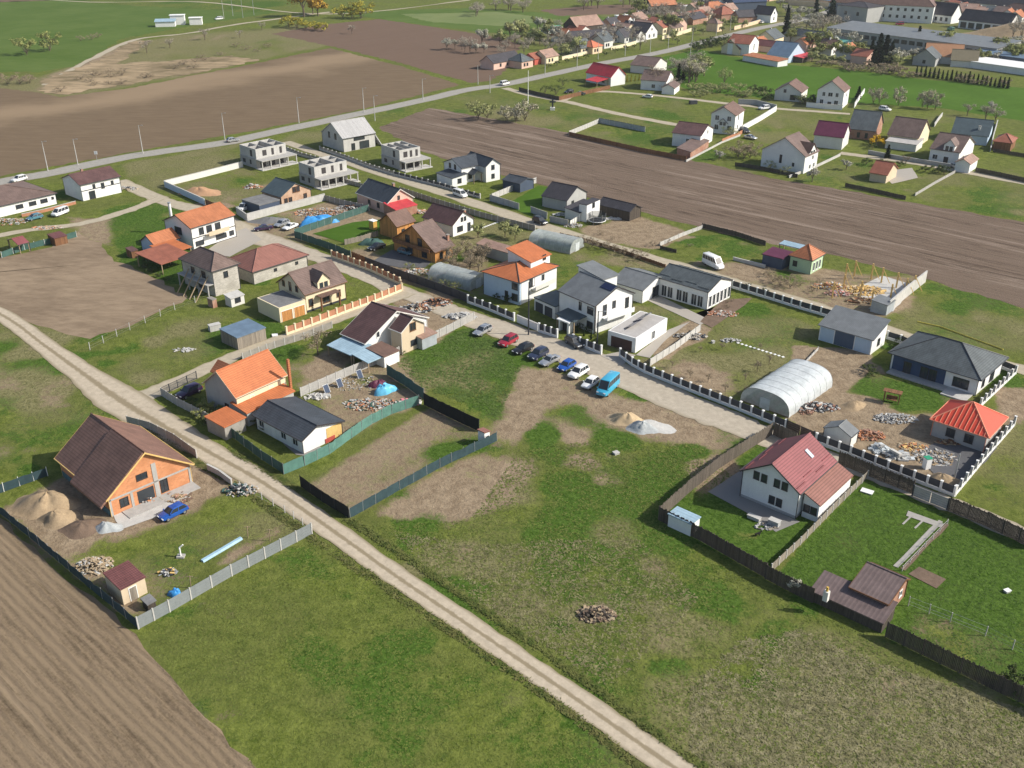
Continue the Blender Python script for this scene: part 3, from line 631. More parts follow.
def block(root, fr, z, roof='gable', ridge='x', rise=2.0, ov=.4, wm=None, rm=None, rk=.5, th=.16, wins=(), doors=(), z0=0.0, high='F', chim=(), small=False, parapet=0, posts=False, fascia=None, plinth=None, guard=False, base=0.0, gut=True, bands=(), frm=None):
    c, rz, L, W = fr; wm = wm or WHITE; rm = rm or R_BROWN
    q = Matrix.Rotation(-root.rotation_euler.z, 4, 'Z') @ (c-root.location) if root is not None else c; q.z = z0
    dz = rz-(root.rotation_euler.z if root is not None else 0)
    def ch(mb, name, mt, par=None, smooth=False):
        o = mb.build(name, mt, par or root, smooth)
        if par is None: o.location = q; o.rotation_euler = (0, 0, dz)
        return o
    hx, hy = L/2-ov, W/2-ov; T, N = (W, L) if ridge == 'x' else (L, W)
    to3 = (lambda a, p: (a, p[0], p[1])) if ridge == 'x' else (lambda a, p: (p[0], a, p[1]))
    tr = -T/2+rk*T
    zr = {}
    def ztop(x, y):
        if roof == 'gable':
            t = y if ridge == 'x' else x
            return z+rise*((t+T/2)/(tr+T/2) if t < tr else (T/2-t)/(T/2-tr))
        if roof in ('hip', 'pyramid'):
            return z+rise*max(0, min((W/2-abs(y)), (L/2-abs(x)))/(T/2))
        if roof == 'shed':
            f = {'R': .5-y/W, 'B': .5+y/W, 'F': .5+x/L, 'L': .5-x/L}[high]; return z+rise*f
        return z
    # walls
    if not posts and wm:
        mb = MB(); e = .04-th
        if roof == 'gable':
            tw = T/2-ov; nn = N/2-ov; zz = lambda t: z+rise*((t+T/2)/(tr+T/2) if t < tr else (T/2-t)/(T/2-tr))+e
            mb.prism([(-tw, base), (tw, base), (tw, zz(tw)), (tr, z+rise+e), (-tw, zz(-tw))], -nn, nn, to3)
        elif roof == 'none':
            mb.box(-hx, hx, -hy, hy, base, z)
        else:
            cs = [(-hx, -hy), (hx, -hy), (hx, hy), (-hx, hy)]
            top = [(x, y, (ztop(x, y) if roof == 'shed' else z)+(e if roof != 'flat' else (parapet if parapet else e))) for x, y in cs]
            mb.hexa([(x, y, base) for x, y in cs], top)
        wo = ch(mb, 'wall', wm)
        if plinth:
            pb = MB()
            for f in 'RLFB':
                fm = facemap(f, hx, hy); FL = facelen(f, hx, hy); fbox(pb, fm, FL, -.03 if f in 'RB' else 0, FL+(.03 if f in 'RB' else 0), 0, .45, .002, .03)
            ch(pb, 'plinth', plinth)
        if bands:
            bb = MB()
            for f, zb in bands:
                fm = facemap(f, hx, hy); FL = facelen(f, hx, hy); fbox(bb, fm, FL, 0, FL, zb, zb+.22, .001, .03)
            ch(bb, 'wall_band', fascia or DKMET)
    elif posts:
        pm = MB(); first = None
        for sx in (-1, 1):
            for sy in (-1, 1):
                o = None; mb = MB(); mb.box(-.09, .09, -.09, .09, 0, z-th+.03); o = ch(mb, 'post', TIMBER2); o.location = o.location+Matrix.Rotation(dz, 4, 'Z') @ Vector((sx*(hx-.1), sy*(hy-.1), 0))
    # roof
    ro = None
    if roof == 'gable':
        mb = MB(); mb.prism([(-T/2, z-th), (tr, z+rise-th), (T/2, z-th), (T/2, z), (tr, z+rise), (-T/2, z)], -N/2, N/2, to3); ro = ch(mb, 'roof', rm)
        rb = MB(); rb.tube(to3(-N/2, (tr, z+rise+.03)), to3(N/2, (tr, z+rise+.03)), .10 if not small else .13, n=6); rb.build('ridge_cap', rm, ro)
        if not small and fascia:
            for s in (-1, 1):
                n0, n1 = (s*N/2, s*N/2+s*.04); n0, n1 = min(n0, n1), max(n0, n1); fb = MB()
                fb.prism([(-T/2, z-th-.04), (tr, z+rise-th-.04), (T/2, z-th-.04), (T/2, z+.02), (tr, z+rise+.02), (-T/2, z+.02)], n0, n1, to3); fb.build('bargeboard', fascia, ro)
    elif roof in ('hip', 'pyramid'):
        rl = max(0.02, (N-T)/2); i = [to3(-rl, (0, z+rise)), to3(rl, (0, z+rise))]
        mb = MB(); c4 = [(-L/2, -W/2), (L/2, -W/2), (L/2, W/2), (-L/2, W/2)]
        lo = [(x, y, z-th) for x, y in c4]; hi = [(x, y, z) for x, y in c4]
        if ridge == 'x': fs = [(hi[0], hi[1], i[1], i[0]), (hi[1], hi[2], i[1]), (hi[2], hi[3], i[0], i[1]), (hi[3], hi[0], i[0])]
        else: fs = [(hi[0], hi[1], i[0]), (hi[1], hi[2], i[1], i[0]), (hi[2], hi[3], i[1]), (hi[3], hi[0], i[0], i[1])]
        for f in fs: mb.face(f)
        for k in range(4): mb.face((lo[k], lo[(k+1) % 4], hi[(k+1) % 4], hi[k]))
        mb.face(lo[::-1]); ro = ch(mb, 'roof', rm); rb = MB(); rr_ = .11 if not small else .14
        rb.tube((i[0][0], i[0][1], z+rise+.02), (i[1][0], i[1][1], z+rise+.02), rr_)
        for k, (x, y) in enumerate(c4):
            e_ = i[0] if (x < 0 if ridge == 'x' else y < 0) else i[1]; rb.tube((x, y, z+.02), (e_[0], e_[1], z+rise+.02), rr_)
        rb.build('ridge_cap', rm if not fascia else fascia, ro)
    elif roof == 'shed':
        mb = MB(); c4 = [(-L/2, -W/2), (L/2, -W/2), (L/2, W/2), (-L/2, W/2)]
        mb.hexa([(x, y, ztop(x, y)-th) for x, y in c4], [(x, y, ztop(x, y)) for x, y in c4]); ro = ch(mb, 'roof', rm)
    elif roof == 'flat':
        mb = MB()
        if parapet: mb.box(-hx+.25, hx-.25, -hy+.25, hy-.25, z-.4, z+parapet+.004); 
        else: mb.box(-L/2, L/2, -W/2, W/2, z-th, z)
        ro = ch(mb, 'roof', rm)
    if ro and gut and not small and roof in ('gable', 'hip', 'pyramid'):
        gb = MB(); gm = fascia or DKMET
        if roof == 'gable':
            for s in (-1, 1): gb.tube(to3(-N/2, (s*(T/2+.07), z-.05)), to3(N/2, (s*(T/2+.07), z-.05)), .085, n=6)
        else:
            for f in 'RLFB':
                fm = facemap(f, L/2, W/2); a, b = fm(0, .07), fm(1, .07); gb.tube((a[0], a[1], z-.05), (b[0], b[1], z-.05), .085, n=6)
        gb.build('gutter', gm, ro)
        for sx, sy in ((-1, -1), (1, -1), (-1, 1)):
            dp = MB(); dp.tube((sx*(hx+.03), sy*(hy+.06), 0), (sx*(hx+.03), sy*(hy+.06), z-th-.02), .055, n=5); ch(dp, 'downpipe', gm)
        if guard and roof == 'gable':
            for s in (-1, 1):
                for kk in range(4):
                    sg = MB(); t = s*(T/2-.7-.5*(kk % 2)); n0 = -N/2+N*(kk+.08)/4; sg.tube(to3(n0, (t, (z+rise*((t+T/2)/(tr+T/2) if t < tr else (T/2-t)/(T/2-tr)))+.1)), to3(n0+N*.21, (t, (z+rise*((t+T/2)/(tr+T/2) if t < tr else (T/2-t)/(T/2-tr)))+.1)), .06, n=4); sg.build('snow_guard', rm, ro)
    for (a, b, h) in chim:
        x, y = -L/2+a*L, -W/2+b*W; zt = ztop(x, y); mb = MB(); s_ = .3 if not small else .35; mb.box(-s_, s_, -s_, s_, zt-.6, zt+h); mb.box(-s_-.08, s_+.08, -s_-.08, s_+.08, zt+h+.002, zt+h+.12, 1)
        co_ = mb.build('chimney', [BRICKR if not small else OFFW, CONCD], ro); co_.location = (x, y, 0)
    if wins or doors:
        for wv in wins:
            f, a, zb, ww, hh = wv[:5]; fm = facemap(f, hx, hy); o = window(root, fm, facelen(f, hx, hy), a, zb, ww, hh, wv[5] if len(wv) > 5 else frm, small); o.location = q; o.rotation_euler = (0, 0, dz)
        for d in doors:
            f, a, ww, hh, m_ = d[:5]; fm = facemap(f, hx, hy); o = door(root, fm, facelen(f, hx, hy), a, ww, hh, m_, 'garage_door' if ww > 1.9 else 'door'); o.location = q; o.rotation_euler = (0, 0, dz)
    return dict(q=q, dz=dz, L=L, W=W, ztop=ztop, ch=ch, roof=ro, hx=hx, hy=hy)
def house(label, p0, p1, p2, z, apex=None, name='house', cat='house', group=None, **k):
    fr = frame(p0, p1, p2, z); rz0 = k.pop('rz', None)
    if rz0 is not None: fr = snap(p0, p1, p2, z, R(rz0))
    elif fr[2] < 9 and abs(fr[1]-R(48.5)) < R(22) and p0[1] > 170: fr = snap(p0, p1, p2, z, R(48.5))
    c, rz, L, W = fr
    if apex is not None:
        ridge = k.get('ridge', 'x'); rk = k.get('rk', .5); rot = Matrix.Rotation(rz, 4, 'Z')
        m = Vector((-L/2, -W/2+rk*W, 0)) if ridge == 'x' else Vector((-L/2+rk*L, -W/2, 0)); m = c+rot @ m
        k['rise'] = min(7.5, max(.6, height_at(m.x, m.y, apex[1])-z))
    root = thing(name, label, cat, (c.x, c.y, 0), rz, group); 
    b = block(root, fr, z, **k)
    return root, b
def annex(root, p0, p1, p2, z, apex=None, **k):
    fr = snap(p0, p1, p2, z, root.rotation_euler.z); c, rz, L, W = fr
    if apex is not None:
        ridge = k.get('ridge', 'x'); rot = Matrix.Rotation(rz, 4, 'Z'); rk = k.get('rk', .5)
        m = c+rot @ (Vector((-L/2, -W/2+rk*W, 0)) if ridge == 'x' else Vector((-L/2+rk*L, -W/2, 0))); k['rise'] = min(6, max(.5, height_at(m.x, m.y, apex[1])-z))
    return block(root, fr, z, **k)
def dormer(root, b, a, face, w, dep, zs, h, rise, wm, rm, win=True):
    "gabled dormer standing on the wall line of a face, reaching back dep metres"
    hx, hy = b['hx'], b['hy']; fm = facemap(face, hx, hy); FL = facelen(face, hx, hy); mb = MB()
    fn = lambda cc, p: (*fm(a+p[0]/FL, -cc), p[1])
    mb.prism([(-w/2, zs), (w/2, zs), (w/2, zs+h), (0, zs+h+rise*.93), (-w/2, zs+h)], -.03, dep*.98, fn); d = b['ch'](mb, 'dormer', wm)
    rb = MB(); t = .14; o = .25; k = rise/(w/2)
    rb.prism([(-w/2-o, zs+h-o*k), (0, zs+h+rise), (w/2+o, zs+h-o*k), (w/2+o, zs+h-o*k+t), (0, zs+h+rise+t), (-w/2-o, zs+h-o*k+t)], -.3, dep, fn); rb.build('dormer_roof', rm, d)
    if win:
        g = MB()
        for s in (-1, 1):
            p = [(*fm(a+(s*w*.19-w*.15)/FL, .035), 0), (*fm(a+(s*w*.19+w*.15)/FL, .035), 0), (*fm(a+(s*w*.19+w*.15)/FL, .06), 0), (*fm(a+(s*w*.19-w*.15)/FL, .06), 0)]
            g.hexa([(x, y, zs+h*.25) for x, y, _ in p], [(x, y, zs+h*.25+min(1.3, h)) for x, y, _ in p])
        g.build('dormer_window', GLASS, d)
    return d
# ======== near and middle houses (each one surveyed: eave corners near / right / left, eave height) ========
# unfinished orange brick house, lower left
h, b = house('unfinished house of bare orange brick with a wide brown tiled roof', (106,501), (192.5,463), (60,456), 3.1, (141,452.5), ridge='y', rk=.49, rz=46, ov=.5, wm=HOLLOW, rm=R_BROWN, fascia=TIMBER, name='brick_house', th=.2,
    wins=[('R',.42,3.9,1.5,.8,FRM_D),('R',.66,.5,1.0,1.9,FRM_D),('R',.17,.9,1.1,1.2,FRM_D)])
hx, hy = b['hx'], b['hy']; fm = facemap('R', hx, hy); L = 2*hx
mb = MB(); fbox(mb, fm, L, .33*L, .53*L, .2, 2.15, .01, .03); o = b['ch'](mb, 'patio_opening', GLASS)
mb = MB()
for q in ((0,.32,0,2.7),(L-.32,L,0,2.7),(.545*L,.60*L,0,5.6),(0,L,2.45,2.72),(.25*L,.28*L,0,2.45)): fbox(mb, fm, L, *q, .005, .07)
b['ch'](mb, 'concrete_frame', CONC)
mb = MB(); fbox(mb, fm, L, .12*L, L, .02, .16, .08, 2.4); b['ch'](mb, 'terrace_slab', CONC)
mb = MB(); fl = facemap('L', hx, hy); FL = 2*hy; fbox(mb, fl, FL, 0, FL, .0, 1.0, .005, .06); b['ch'](mb, 'insulated_base', plain('blue_green_insulation', (.10,.17,.18), .9, .15, .6))
# side roof: the front half reaches further out over the left wall, with its dark cheek
mb = MB(); Lr, Wr = b['L'], b['W']; zt = b['ztop']
mb.hexa([(-Lr/2-.9, -Wr/2, 2.1), (-.4, -Wr/2, zt(-.4,0)-.02), (-.4, Wr*.08, zt(-.4,0)-.02), (-Lr/2-.9, Wr*.08, 2.1)], [(-Lr/2-.9, -Wr/2, 2.5), (-.4, -Wr/2, zt(-.4,0)+.35), (-.4, Wr*.08, zt(-.4,0)+.35), (-Lr/2-.9, Wr*.08, 2.5)]); mb.build('side_roof', R_BROWN, b['roof'])
# white bungalow, dark roof
h, b = house('white bungalow with a dark blue-grey tiled roof behind green netting', (301.6,441.3), (344.5,420.8), (251.8,415), 2.6, (319,425.5), ridge='y', rk=.37, ov=.4, wm=WHITE, rm=R_ANTHR, fascia=FRM_D, name='bungalow', wins=[('L',.15,.9,1.2,1.1),('L',.4,.9,1.2,1.1),('L',.88,.9,1.2,1.1)], doors=[('L',.62,1.0,2.0,WHITEP),('L',.28,1.0,2.0,FRM_W)])
fm = facemap('R', b['hx'], b['hy']); L = 2*b['hx']; mb = MB(); fbox(mb, fm, L, .6*L, .99*L, .05, 2.5, .005, .05); b['ch'](mb, 'bare_board_panel', TIMBER); mb = MB(); fbox(mb, fm, L, .55*L, .8*L, .0, .8, .06, .10); b['ch'](mb, 'red_pallet', plain('red_board', (.42,.08,.06)))
# orange-roofed house beside it
h, b = house('house with a bright orange tiled roof and orange lean-to beside the alley', (235.7,398.4), (287.5,375), (209,380), 4.4, (216.5,371.3), ridge='x', ov=.35, wm=GREYW, rm=R_ORANGE, fascia=BEIGE, wins=[('L',.35,.9,.8,1.3,FRM_D),('R',.3,3.0,.7,.5),('R',.7,3.0,.7,.5)])
fm = facemap('R', b['hx'], b['hy']); L = 2*b['hx']; mb = MB(); fbox(mb, fm, L, 0, L, 3.1, 3.9, .01, .06); b['ch'](mb, 'cream_wall_strip', CREAM)
annex(h, (246.5,413.5), (300,392.5), (237,403), 2.6, roof='shed', rise=.7, high='B', ov=.25, wm=GREYW, rm=R_ORANGE)
annex(h, (224,427.5), (245.5,416.5), (209.3,415.5), 2.5, roof='shed', rise=.3, high='B', ov=.2, wm=CONCD, rm=R_ORANGE)
dormer(h, b, .33, 'B', 3.2, 3.0, 3.8, 2.2, 1.3, GREYW, R_ORANGE2, False)
mb = MB(); mb.box(L*.5-.5, L*.5-.1, -b['hy']-1.9, -b['hy']-1.5, 2.6, 8.0); b['ch'](mb, 'chimney', R_ORANGE2)
# house with maroon roof and cream gable wing
h, b = house('big maroon-roofed house with cream gable wing and pale blue lean-to sheds', (365,344), (429,317.5), (340.6,333.3), 3.0, (397.5,311), ridge='y', ov=.35, wm=WHITE, rm=R_DMAROON, fascia=OFFW, wins=[('R',.2,3.1,.7,1.1)])
annex(h, (401,333), (425,322), (390,327.5), 4.6, (413.8,317.7), roof='gable', ridge='y', ov=.3, wm=BEIGE, rm=R_DMAROON, fascia=OFFW, wins=[('R',.5,4.0,1.4,1.5,FRM_B),('R',.55,1.0,1.8,1.0,FRM_D)])
fm = facemap('R', b['hx'], b['hy'])
annex(h, (351,355.5), (366,344.5), (328.9,344), 2.2, roof='shed', rise=.5, high='F', ov=.1, posts=True, rm=R_PALEBLUE)
annex(h, (368,363), (382.6,355), (355,354.8), 2.1, roof='shed', rise=.4, high='B', ov=.1, posts=True, rm=R_PALEBLUE)
annex(h, (384,357), (400,350), (371,347), 2.3, roof='shed', rise=.3, high='B', ov=.15, wm=WHITE, rm=R_BROWN3)
annex(h, (422,339), (437,332), (412,333), 2.4, roof='shed', rise=.3, high='B', ov=.15, wm=GREYMET, rm=R_OLD)
# cream house
h, b = house('cream house with brown tiled roof, front dormer and terracotta garden wall', (304.5,295.2), (347.4,281.5), (275,282.5), 4.1, (287.9,272.7), ridge='x', ov=.4, wm=CREAM, rm=R_BROWN2, fascia=FRM_B, plinth=DKMET, wins=[('L',.3,3.9,.7,1.1,FRM_B),('L',.55,3.5,.7,1.8,FRM_B),('L',.8,3.9,.7,1.1,FRM_B),('R',.12,1.2,.9,1.5,FRM_B),('R',.82,1.3,.9,1.4,FRM_B),('R',.5,.9,1.6,1.8,FRM_B)])
dormer(h, b, .47, 'R', 3.0, 3.6, 3.6, 2.3, 1.6, CREAM, R_BROWN2)
mb = MB(); fm = facemap('R', b['hx'], b['hy']); L = 2*b['hx']; fbox(mb, fm, L, .25*L, .75*L, 3.0, 3.15, .0, 1.8); b['ch'](mb, 'porch_roof', R_BROWN3)
for a_ in (.27, .73): mb = MB(); fbox(mb, fm, L, a_*L-.15, a_*L+.15, 0, 2.99, 1.4, 1.7); b['ch'](mb, 'porch_column', FRM_B)
annex(h, (279,308.9), (303.8,299.6), (254.6,299), 3.0, roof='flat', ov=.0, wm=CREAM, rm=R_FELT, parapet=.12, doors=[('R',.27,2.5,2.2,WOODO),('R',.74,2.5,2.2,WOODO)])
# brown hip-roofed unfinished block house
h, b = house('tall unfinished blockwork house with brown hipped roof and slanting props', (211.4,272), (239.4,262.8), (180,258), 5.8, None, roof='hip', ridge='y', rise=2.6, ov=.45, wm=BLOCK, rm=R_BROWN2, wins=[('R',.5,3.6,.9,1.2,FRM_D),('L',.3,3.5,1.2,1.3,FRM_D),('L',.65,3.5,1.2,1.3,FRM_D),('L',.45,.8,2.2,1.6,FRM_D)])
for k_ in range(4):
    mb = MB(); y_ = -b['hy']+1.6+k_*2.4; mb.tube((-b['hx']-4.6, y_-1.2, 0), (-b['hx']-.2, y_, 4.2), .12); b['ch'](mb, 'prop', TIMBER2)
mb = MB(); mb.box(-b['hx']-1.6, -b['hx']-.002, -b['hy'], b['hy'], 2.7, 2.9); b['ch'](mb, 'balcony_slab', CONC)
for k_ in range(4): mb = MB(); mb.box(-b['hx']-1.5, -b['hx']-1.25, -b['hy']+.2+k_*(2*b['hy']-.6)/3, -b['hy']+.45+k_*(2*b['hy']-.6)/3, 0, 2.69); b['ch'](mb, 'concrete_column', CONC)
house('low pale lean-to kitchen hut against the tall blockwork house', (230.5,299), (243,293.5), (225,295.5), 2.0, None, roof='shed', rise=.4, high='B', ov=.15, wm=OFFW, rm=CONCL, name='lean_to', cat='shed', wins=[('R',.5,.8,1.2,1.0,FRM_D)])
house('narrow red brick outhouse in front of the blockwork house', (212,300), (216,298.2), (208.5,297), 1.9, None, roof='flat', ov=.05, wm=BRICKR, rm=CONCD, name='outhouse', cat='outhouse')
# long hip outbuilding
h, b = house('long low blockwork building with a rosy brown hipped roof', (252.3,272.5), (309,254.7), (231,258), 3.0, None, roof='hip', ridge='x', rise=2.7, ov=.4, wm=BLOCK, rm=R_REDBR, name='outbuilding', wins=[('R',.4,1.6,.6,.5,FRM_D),('R',.8,1.6,.6,.5,FRM_D)])
# white two-storey with orange roof
h, b = house('white two-storey house with orange roof and long beige balcony', (190.4,228.6), (235.6,214.9), (166,219), 5.6, (177,215), ridge='x', ov=.35, wm=WHITE, rm=R_ORANGE2, fascia=FRM_D, bands=[('R',2.75),('R',.0)], wins=[('R',.22,3.4,1.2,1.5,FRM_D),('R',.4,3.4,1.4,1.5,FRM_D),('R',.6,3.4,1.4,1.5,FRM_D),('R',.15,.9,2.2,1.0,FRM_D),('R',.65,.9,3.0,1.0,FRM_D),('R',.9,.9,1.2,1.0,FRM_D),('L',.5,3.2,2.4,1.6,FRM_D)])
fm = facemap('R', b['hx'], b['hy']); L = 2*b['hx']; mb = MB(); fbox(mb, fm, L, .3*L, .78*L, 2.75, 2.95, .031, 1.5); fbox(mb, fm, L, .3*L, .78*L, 2.952, 3.8, 1.42, 1.5); b['ch'](mb, 'balcony', BEIGE)
annex(h, (154.5,246), (181,238), (142.5,240), 2.9, (147,235.5), roof='gable', ridge='x', ov=.3, wm=PALEBLUE, rm=R_ORANGE2, fascia=FRM_D)
annex(h, (168.5,254), (192,246.5), (155,246), 2.6, roof='shed', rise=.5, high='B', ov=.2, posts=True, rm=R_ORANGE)
annex(h, (161,264.5), (192,254), (139,254.5), 2.6, roof='shed', rise=.7, high='B', ov=.2, posts=True, rm=R_BRICK)
mb = MB(); p = P(171.3, 217.5, 4); tt = thing('chimney_stack', 'tall white free-standing flue beside the orange-roofed white house', 'chimney', (p.x, p.y, 0)); mb.tube((0,0,0), (0,0,7.6), .34, n=12); mb.build('flue', WHITE, tt); mb = MB(); mb.tube((0,0,7.602), (0,0,7.9), .42, n=12); mb.build('cap', STEEL, tt)
# by the country road
h, b = house('white house with maroon roof close to the country road, left edge of the village', (79.3,185.3), (121,176.3), (61,178), 4.6, (68,174.5), ridge='x', ov=.4, wm=WHITE, rm=R_DMAROON, bands=[('R',2.6)], wins=[('R',.25,.2,1.6,2.0,FRM_D),('R',.33,2.9,.6,1.0,FRM_D),('R',.55,2.4,.8,1.4,FRM_D),('R',.8,2.9,.6,.9,FRM_D)], chim=[(.4,.7,1.0)])
h, b = house('low white bungalow with grey-brown hipped roof at the left picture edge', (-30,213), (57,193), (-60,199), 3.0, None, roof='hip', ridge='x', rise=2.6, ov=.4, wm=WHITE, rm=R_BROWN2, name='bungalow', wins=[('R',.55,1.2,1.8,.9,FRM_D),('R',.71,1.2,1.8,.9,FRM_D),('R',.85,1.2,1.8,.9,FRM_D),('R',.96,1.6,.5,.5,FRM_D)])
# brick barn-like house, black roof
h, b = house('tan brick gabled house with black sheet roof and dark flat-roofed wing', (280.6,197.3), (312,189), (261.5,191), 3.0, (296.5,183), ridge='y', ov=.3, wm=BRICKT, rm=R_TEAL, wins=[('R',.3,.9,1.0,1.3,FRM_B),('R',.45,3.3,1.0,1.4,FRM_B),('R',.58,3.3,1.0,1.4,FRM_B),('R',.8,.9,1.0,1.3,FRM_B),('R',.15,.9,1.0,1.3,FRM_B)])
annex(h, (259,205), (280,199.5), (243.7,198.7), 2.7, roof='flat', ov=.1, wm=DARKW, rm=R_FELT, th=.3)
# three unfinished concrete villas
def villa(label, p0, p1, p2, ncol):
    z = 5.9; fr = frame(p0, p1, p2, z); c, rz, L, W = fr; t = thing('unfinished_villa', label, 'house', (c.x, c.y, 0), rz, 'roofless concrete villas')
    mb = MB(); hx, hy = L/2, W/2; k = .28
    for (x0, x1, y0, y1) in ((-hx,hx,-hy,-hy+k),(-hx,hx,hy-k,hy),(-hx,-hx+k,-hy+k,hy-k),(hx-k,hx,-hy+k,hy-k)): mb.box(x0, x1, y0, y1, 2.9, z)
    mb.build('upper_wall', CONCL, t); mb = MB()
    mb.box(-hx*.36,-hx*.36+.2,-hy+k,hy-k,2.9,z-.05); mb.box(hx*.3,hx*.3+.2,-hy+k,hy-k,2.9,z-.05); mb.box(-hx+k,-hx*.36,-.1,.1,2.9,z-.05); mb.box(hx*.3+.2,hx-k,.3,.5,2.9,z-.05); mb.build('partition_wall', CONC, t)
    mb = MB(); mb.box(-hx-.3, hx+1.6, -hy-3.4, hy+.0, 2.6, 2.899); mb.build('floor_slab', CONC, t)
    mb = MB(); mb.box(-hx-.2, hx, -hy, hy-.1, 0, 2.6); mb.build('ground_wall', CONC, t)
    mb = MB(); mb.box(-hx-.6, hx+1.9, -hy-3.8, -hy, 0.0, .2); mb.build('terrace', CONCL, t)
    col = None
    for i in range(ncol):
        x = -hx-.1+(2*hx+1.5)*i/(ncol-1)
        if col is None: mb = MB(); mb.box(-.14,.14,-.14,.14,.201,2.6); col = mb.build('column', CONCL, t)
        else: o = col.copy(); C.objects.link(o); col2 = o; o.parent = t
        (col if i == 0 else o).location = (x, -hy-3.1, 0)
    for (f, a, zb, w_, h_) in (('R',.28,3.5,1.5,1.7),('R',.55,3.3,.9,2.0),('R',.82,3.3,.9,2.0),('L',.3,3.3,1.2,2.0),('L',.75,.9,1.6,1.2),('L',.35,.9,.9,1.4),('R',.2,.2,1.9,2.1),('R',.5,.2,2.2,2.1),('R',.8,.2,1.8,2.1)):
        fm = facemap(f, hx+(.2 if f == 'L' and zb < 2 else 0), hy); FL = facelen(f, hx, hy); g = MB(); fbox(g, fm, FL, a*FL-w_/2, a*FL+w_/2, zb, zb+h_, -.06, .012); g.build('window_opening', FRM_D, t)
    return t
villa('roofless concrete villa furthest left, beside the country road', (255.3,149.4), (285.4,143.3), (238.2,144.6), 5)
villa('roofless concrete villa with colonnaded terrace right behind the tan brick house', (314,167.2), (346.3,160.3), (296.3,162.4), 6)
villa('roofless concrete villa furthest right, next to the white house with slate roof', (399.3,150.5), (420,146.6), (374,145.6), 4)
h, b = house('unfinished grey house with one huge pale boarded roof slope', (342.6,139), (376,133), (322,131.5), 4.4, (331,122.5), ridge='x', ov=.3, wm=CONCL, rm=R_WHITEB, wins=[('R',.3,.3,1.2,2.0,FRM_D),('R',.65,.3,3.5,2.2,FRM_D),('L',.35,3.4,.9,1.8,FRM_D),('L',.65,3.4,.9,1.8,FRM_D),('R',.5,3.2,4.0,.9,FRM_D)])
mb = MB(); Lx, Wy = b['L']/2, b['W']/2; zt = b['ztop'](0,0); mb.hexa([(Lx+1.4,-Wy-1.2,0),(Lx+1.7,-Wy-1.2,0),(Lx+3.4,Wy*.3,0),(Lx+3.1,Wy*.3,0)], [(Lx-.25,-.3,zt),(Lx+.03,-.3,zt),(Lx+.03,.3,zt),(Lx-.25,.3,zt)]); b['ch'](mb, 'slanting_side_wall', R_WHITEB)
# white house, slate roof
h, b = house('white L-shaped house with dark slate roof and small porch on the upper lane', (461,168.3), (487,163), (442,162), 4.6, (451,158.5), ridge='x', ov=.35, wm=WHITE, rm=R_ANTHR, wins=[('L',.35,3.6,.8,1.3,FRM_D),('L',.65,3.6,.8,1.3,FRM_D),('R',.35,1.0,1.2,1.4,FRM_D)])
annex(h, (485.5,167.3), (498.4,163), (471,158), 4.6, (492.5,158.7), roof='gable', ridge='y', ov=.3, wm=WHITE, rm=R_ANTHR, wins=[('R',.5,3.5,1.0,1.2,FRM_D),('R',.5,.9,1.0,1.2,FRM_D)])
annex(h, (452,178.5), (463,173.5), (436,172.5), 2.7, roof='shed', rise=.6, high='F', ov=.25, wm=WHITE, rm=R_ANTHR, wins=[('R',.5,.9,1.2,1.2,FRM_D)])
annex(h, (473.5,175), (481,172.5), (468,171.5), 2.7, roof='gable', ridge='y', rise=1.1, ov=.2, posts=True, rm=R_ANTHR)
house('small black-roofed garden shed behind the white slate-roofed house', (520,184), (536,179.5), (505,178.5), 2.6, None, roof='gable', ridge='y', rise=1.0, ov=.3, wm=DARKW, rm=R_ANTHR, name='garden_shed', cat='shed')
h, b = house('house with dark grey roof, pink gable and red canopy roof', (387,204), (414.4,197.2), (352,193.5), 3.0, (399.5,189), ridge='y', ov=.35, wm=PINKW, rm=R_ANTHR, fascia=OFFW, wins=[('R',.45,3.4,.6,.9,FRM_D),('L',.3,1,.9,1.2,FRM_D),('L',.6,1,.9,1.2,FRM_D)], chim=[(.55,.25,1.0)])
annex(h, (395.5,210), (415,203.5), (389,204), 2.4, roof='shed', rise=.8, high='B', ov=.1, wm=BRICKR, rm=R_CRIMSON)
house('small brown-roofed wooden house between the lawn and the big timber house', (396.6,227), (416.5,221), (386.5,218.5), 3.4, (391,214), ridge='x', ov=.35, wm=WOODO, rm=R_BROWN3, fascia=FRM_B, wins=[('R',.35,1.2,.9,1.0,FRM_D)], name='wooden_house')
h, b = house('big timber-fronted house with brown roof and covered balcony', (434.7,252.7), (457,246), (401.5,235.5), 2.8, (411,225.5), ridge='x', ov=.45, wm=WOODO, rm=R_BROWN2, fascia=FRM_B, wins=[('L',.35,3.2,1.3,1.6,FRM_D),('L',.65,3.2,1.3,1.6,FRM_D),('L',.25,.7,1.6,1.3,FRM_D),('L',.6,.7,1.6,1.3,FRM_D),('R',.35,.7,.8,1.4,FRM_D),('R',.7,.7,.8,1.4,FRM_D)], chim=[(.9,.12,1.2)], guard=True)
fm = facemap('L', b['hx'], b['hy']); L = 2*b['hy']; mb = MB(); fbox(mb, fm, L, .05*L, .95*L, 2.5, 2.65, .01, 1.1); fbox(mb, fm, L, .05*L, .95*L, 2.652, 3.4, 1.02, 1.1); b['ch'](mb, 'balcony', WOODB)
house('white house with maroon-brown roof right behind the timber-fronted house', (452.5,226), (473,217.8), (415.5,219), 3.0, (462,211.3), ridge='y', ov=.35, wm=WHITE, rm=R_DMAROON, wins=[('R',.35,.9,1.8,1.2,FRM_D),('R',.45,3.3,.6,.9,FRM_D),('R',.6,3.3,.6,.9,FRM_D),('R',.78,.3,.9,2.0,FRM_D)], chim=[(.8,.2,1.0)])
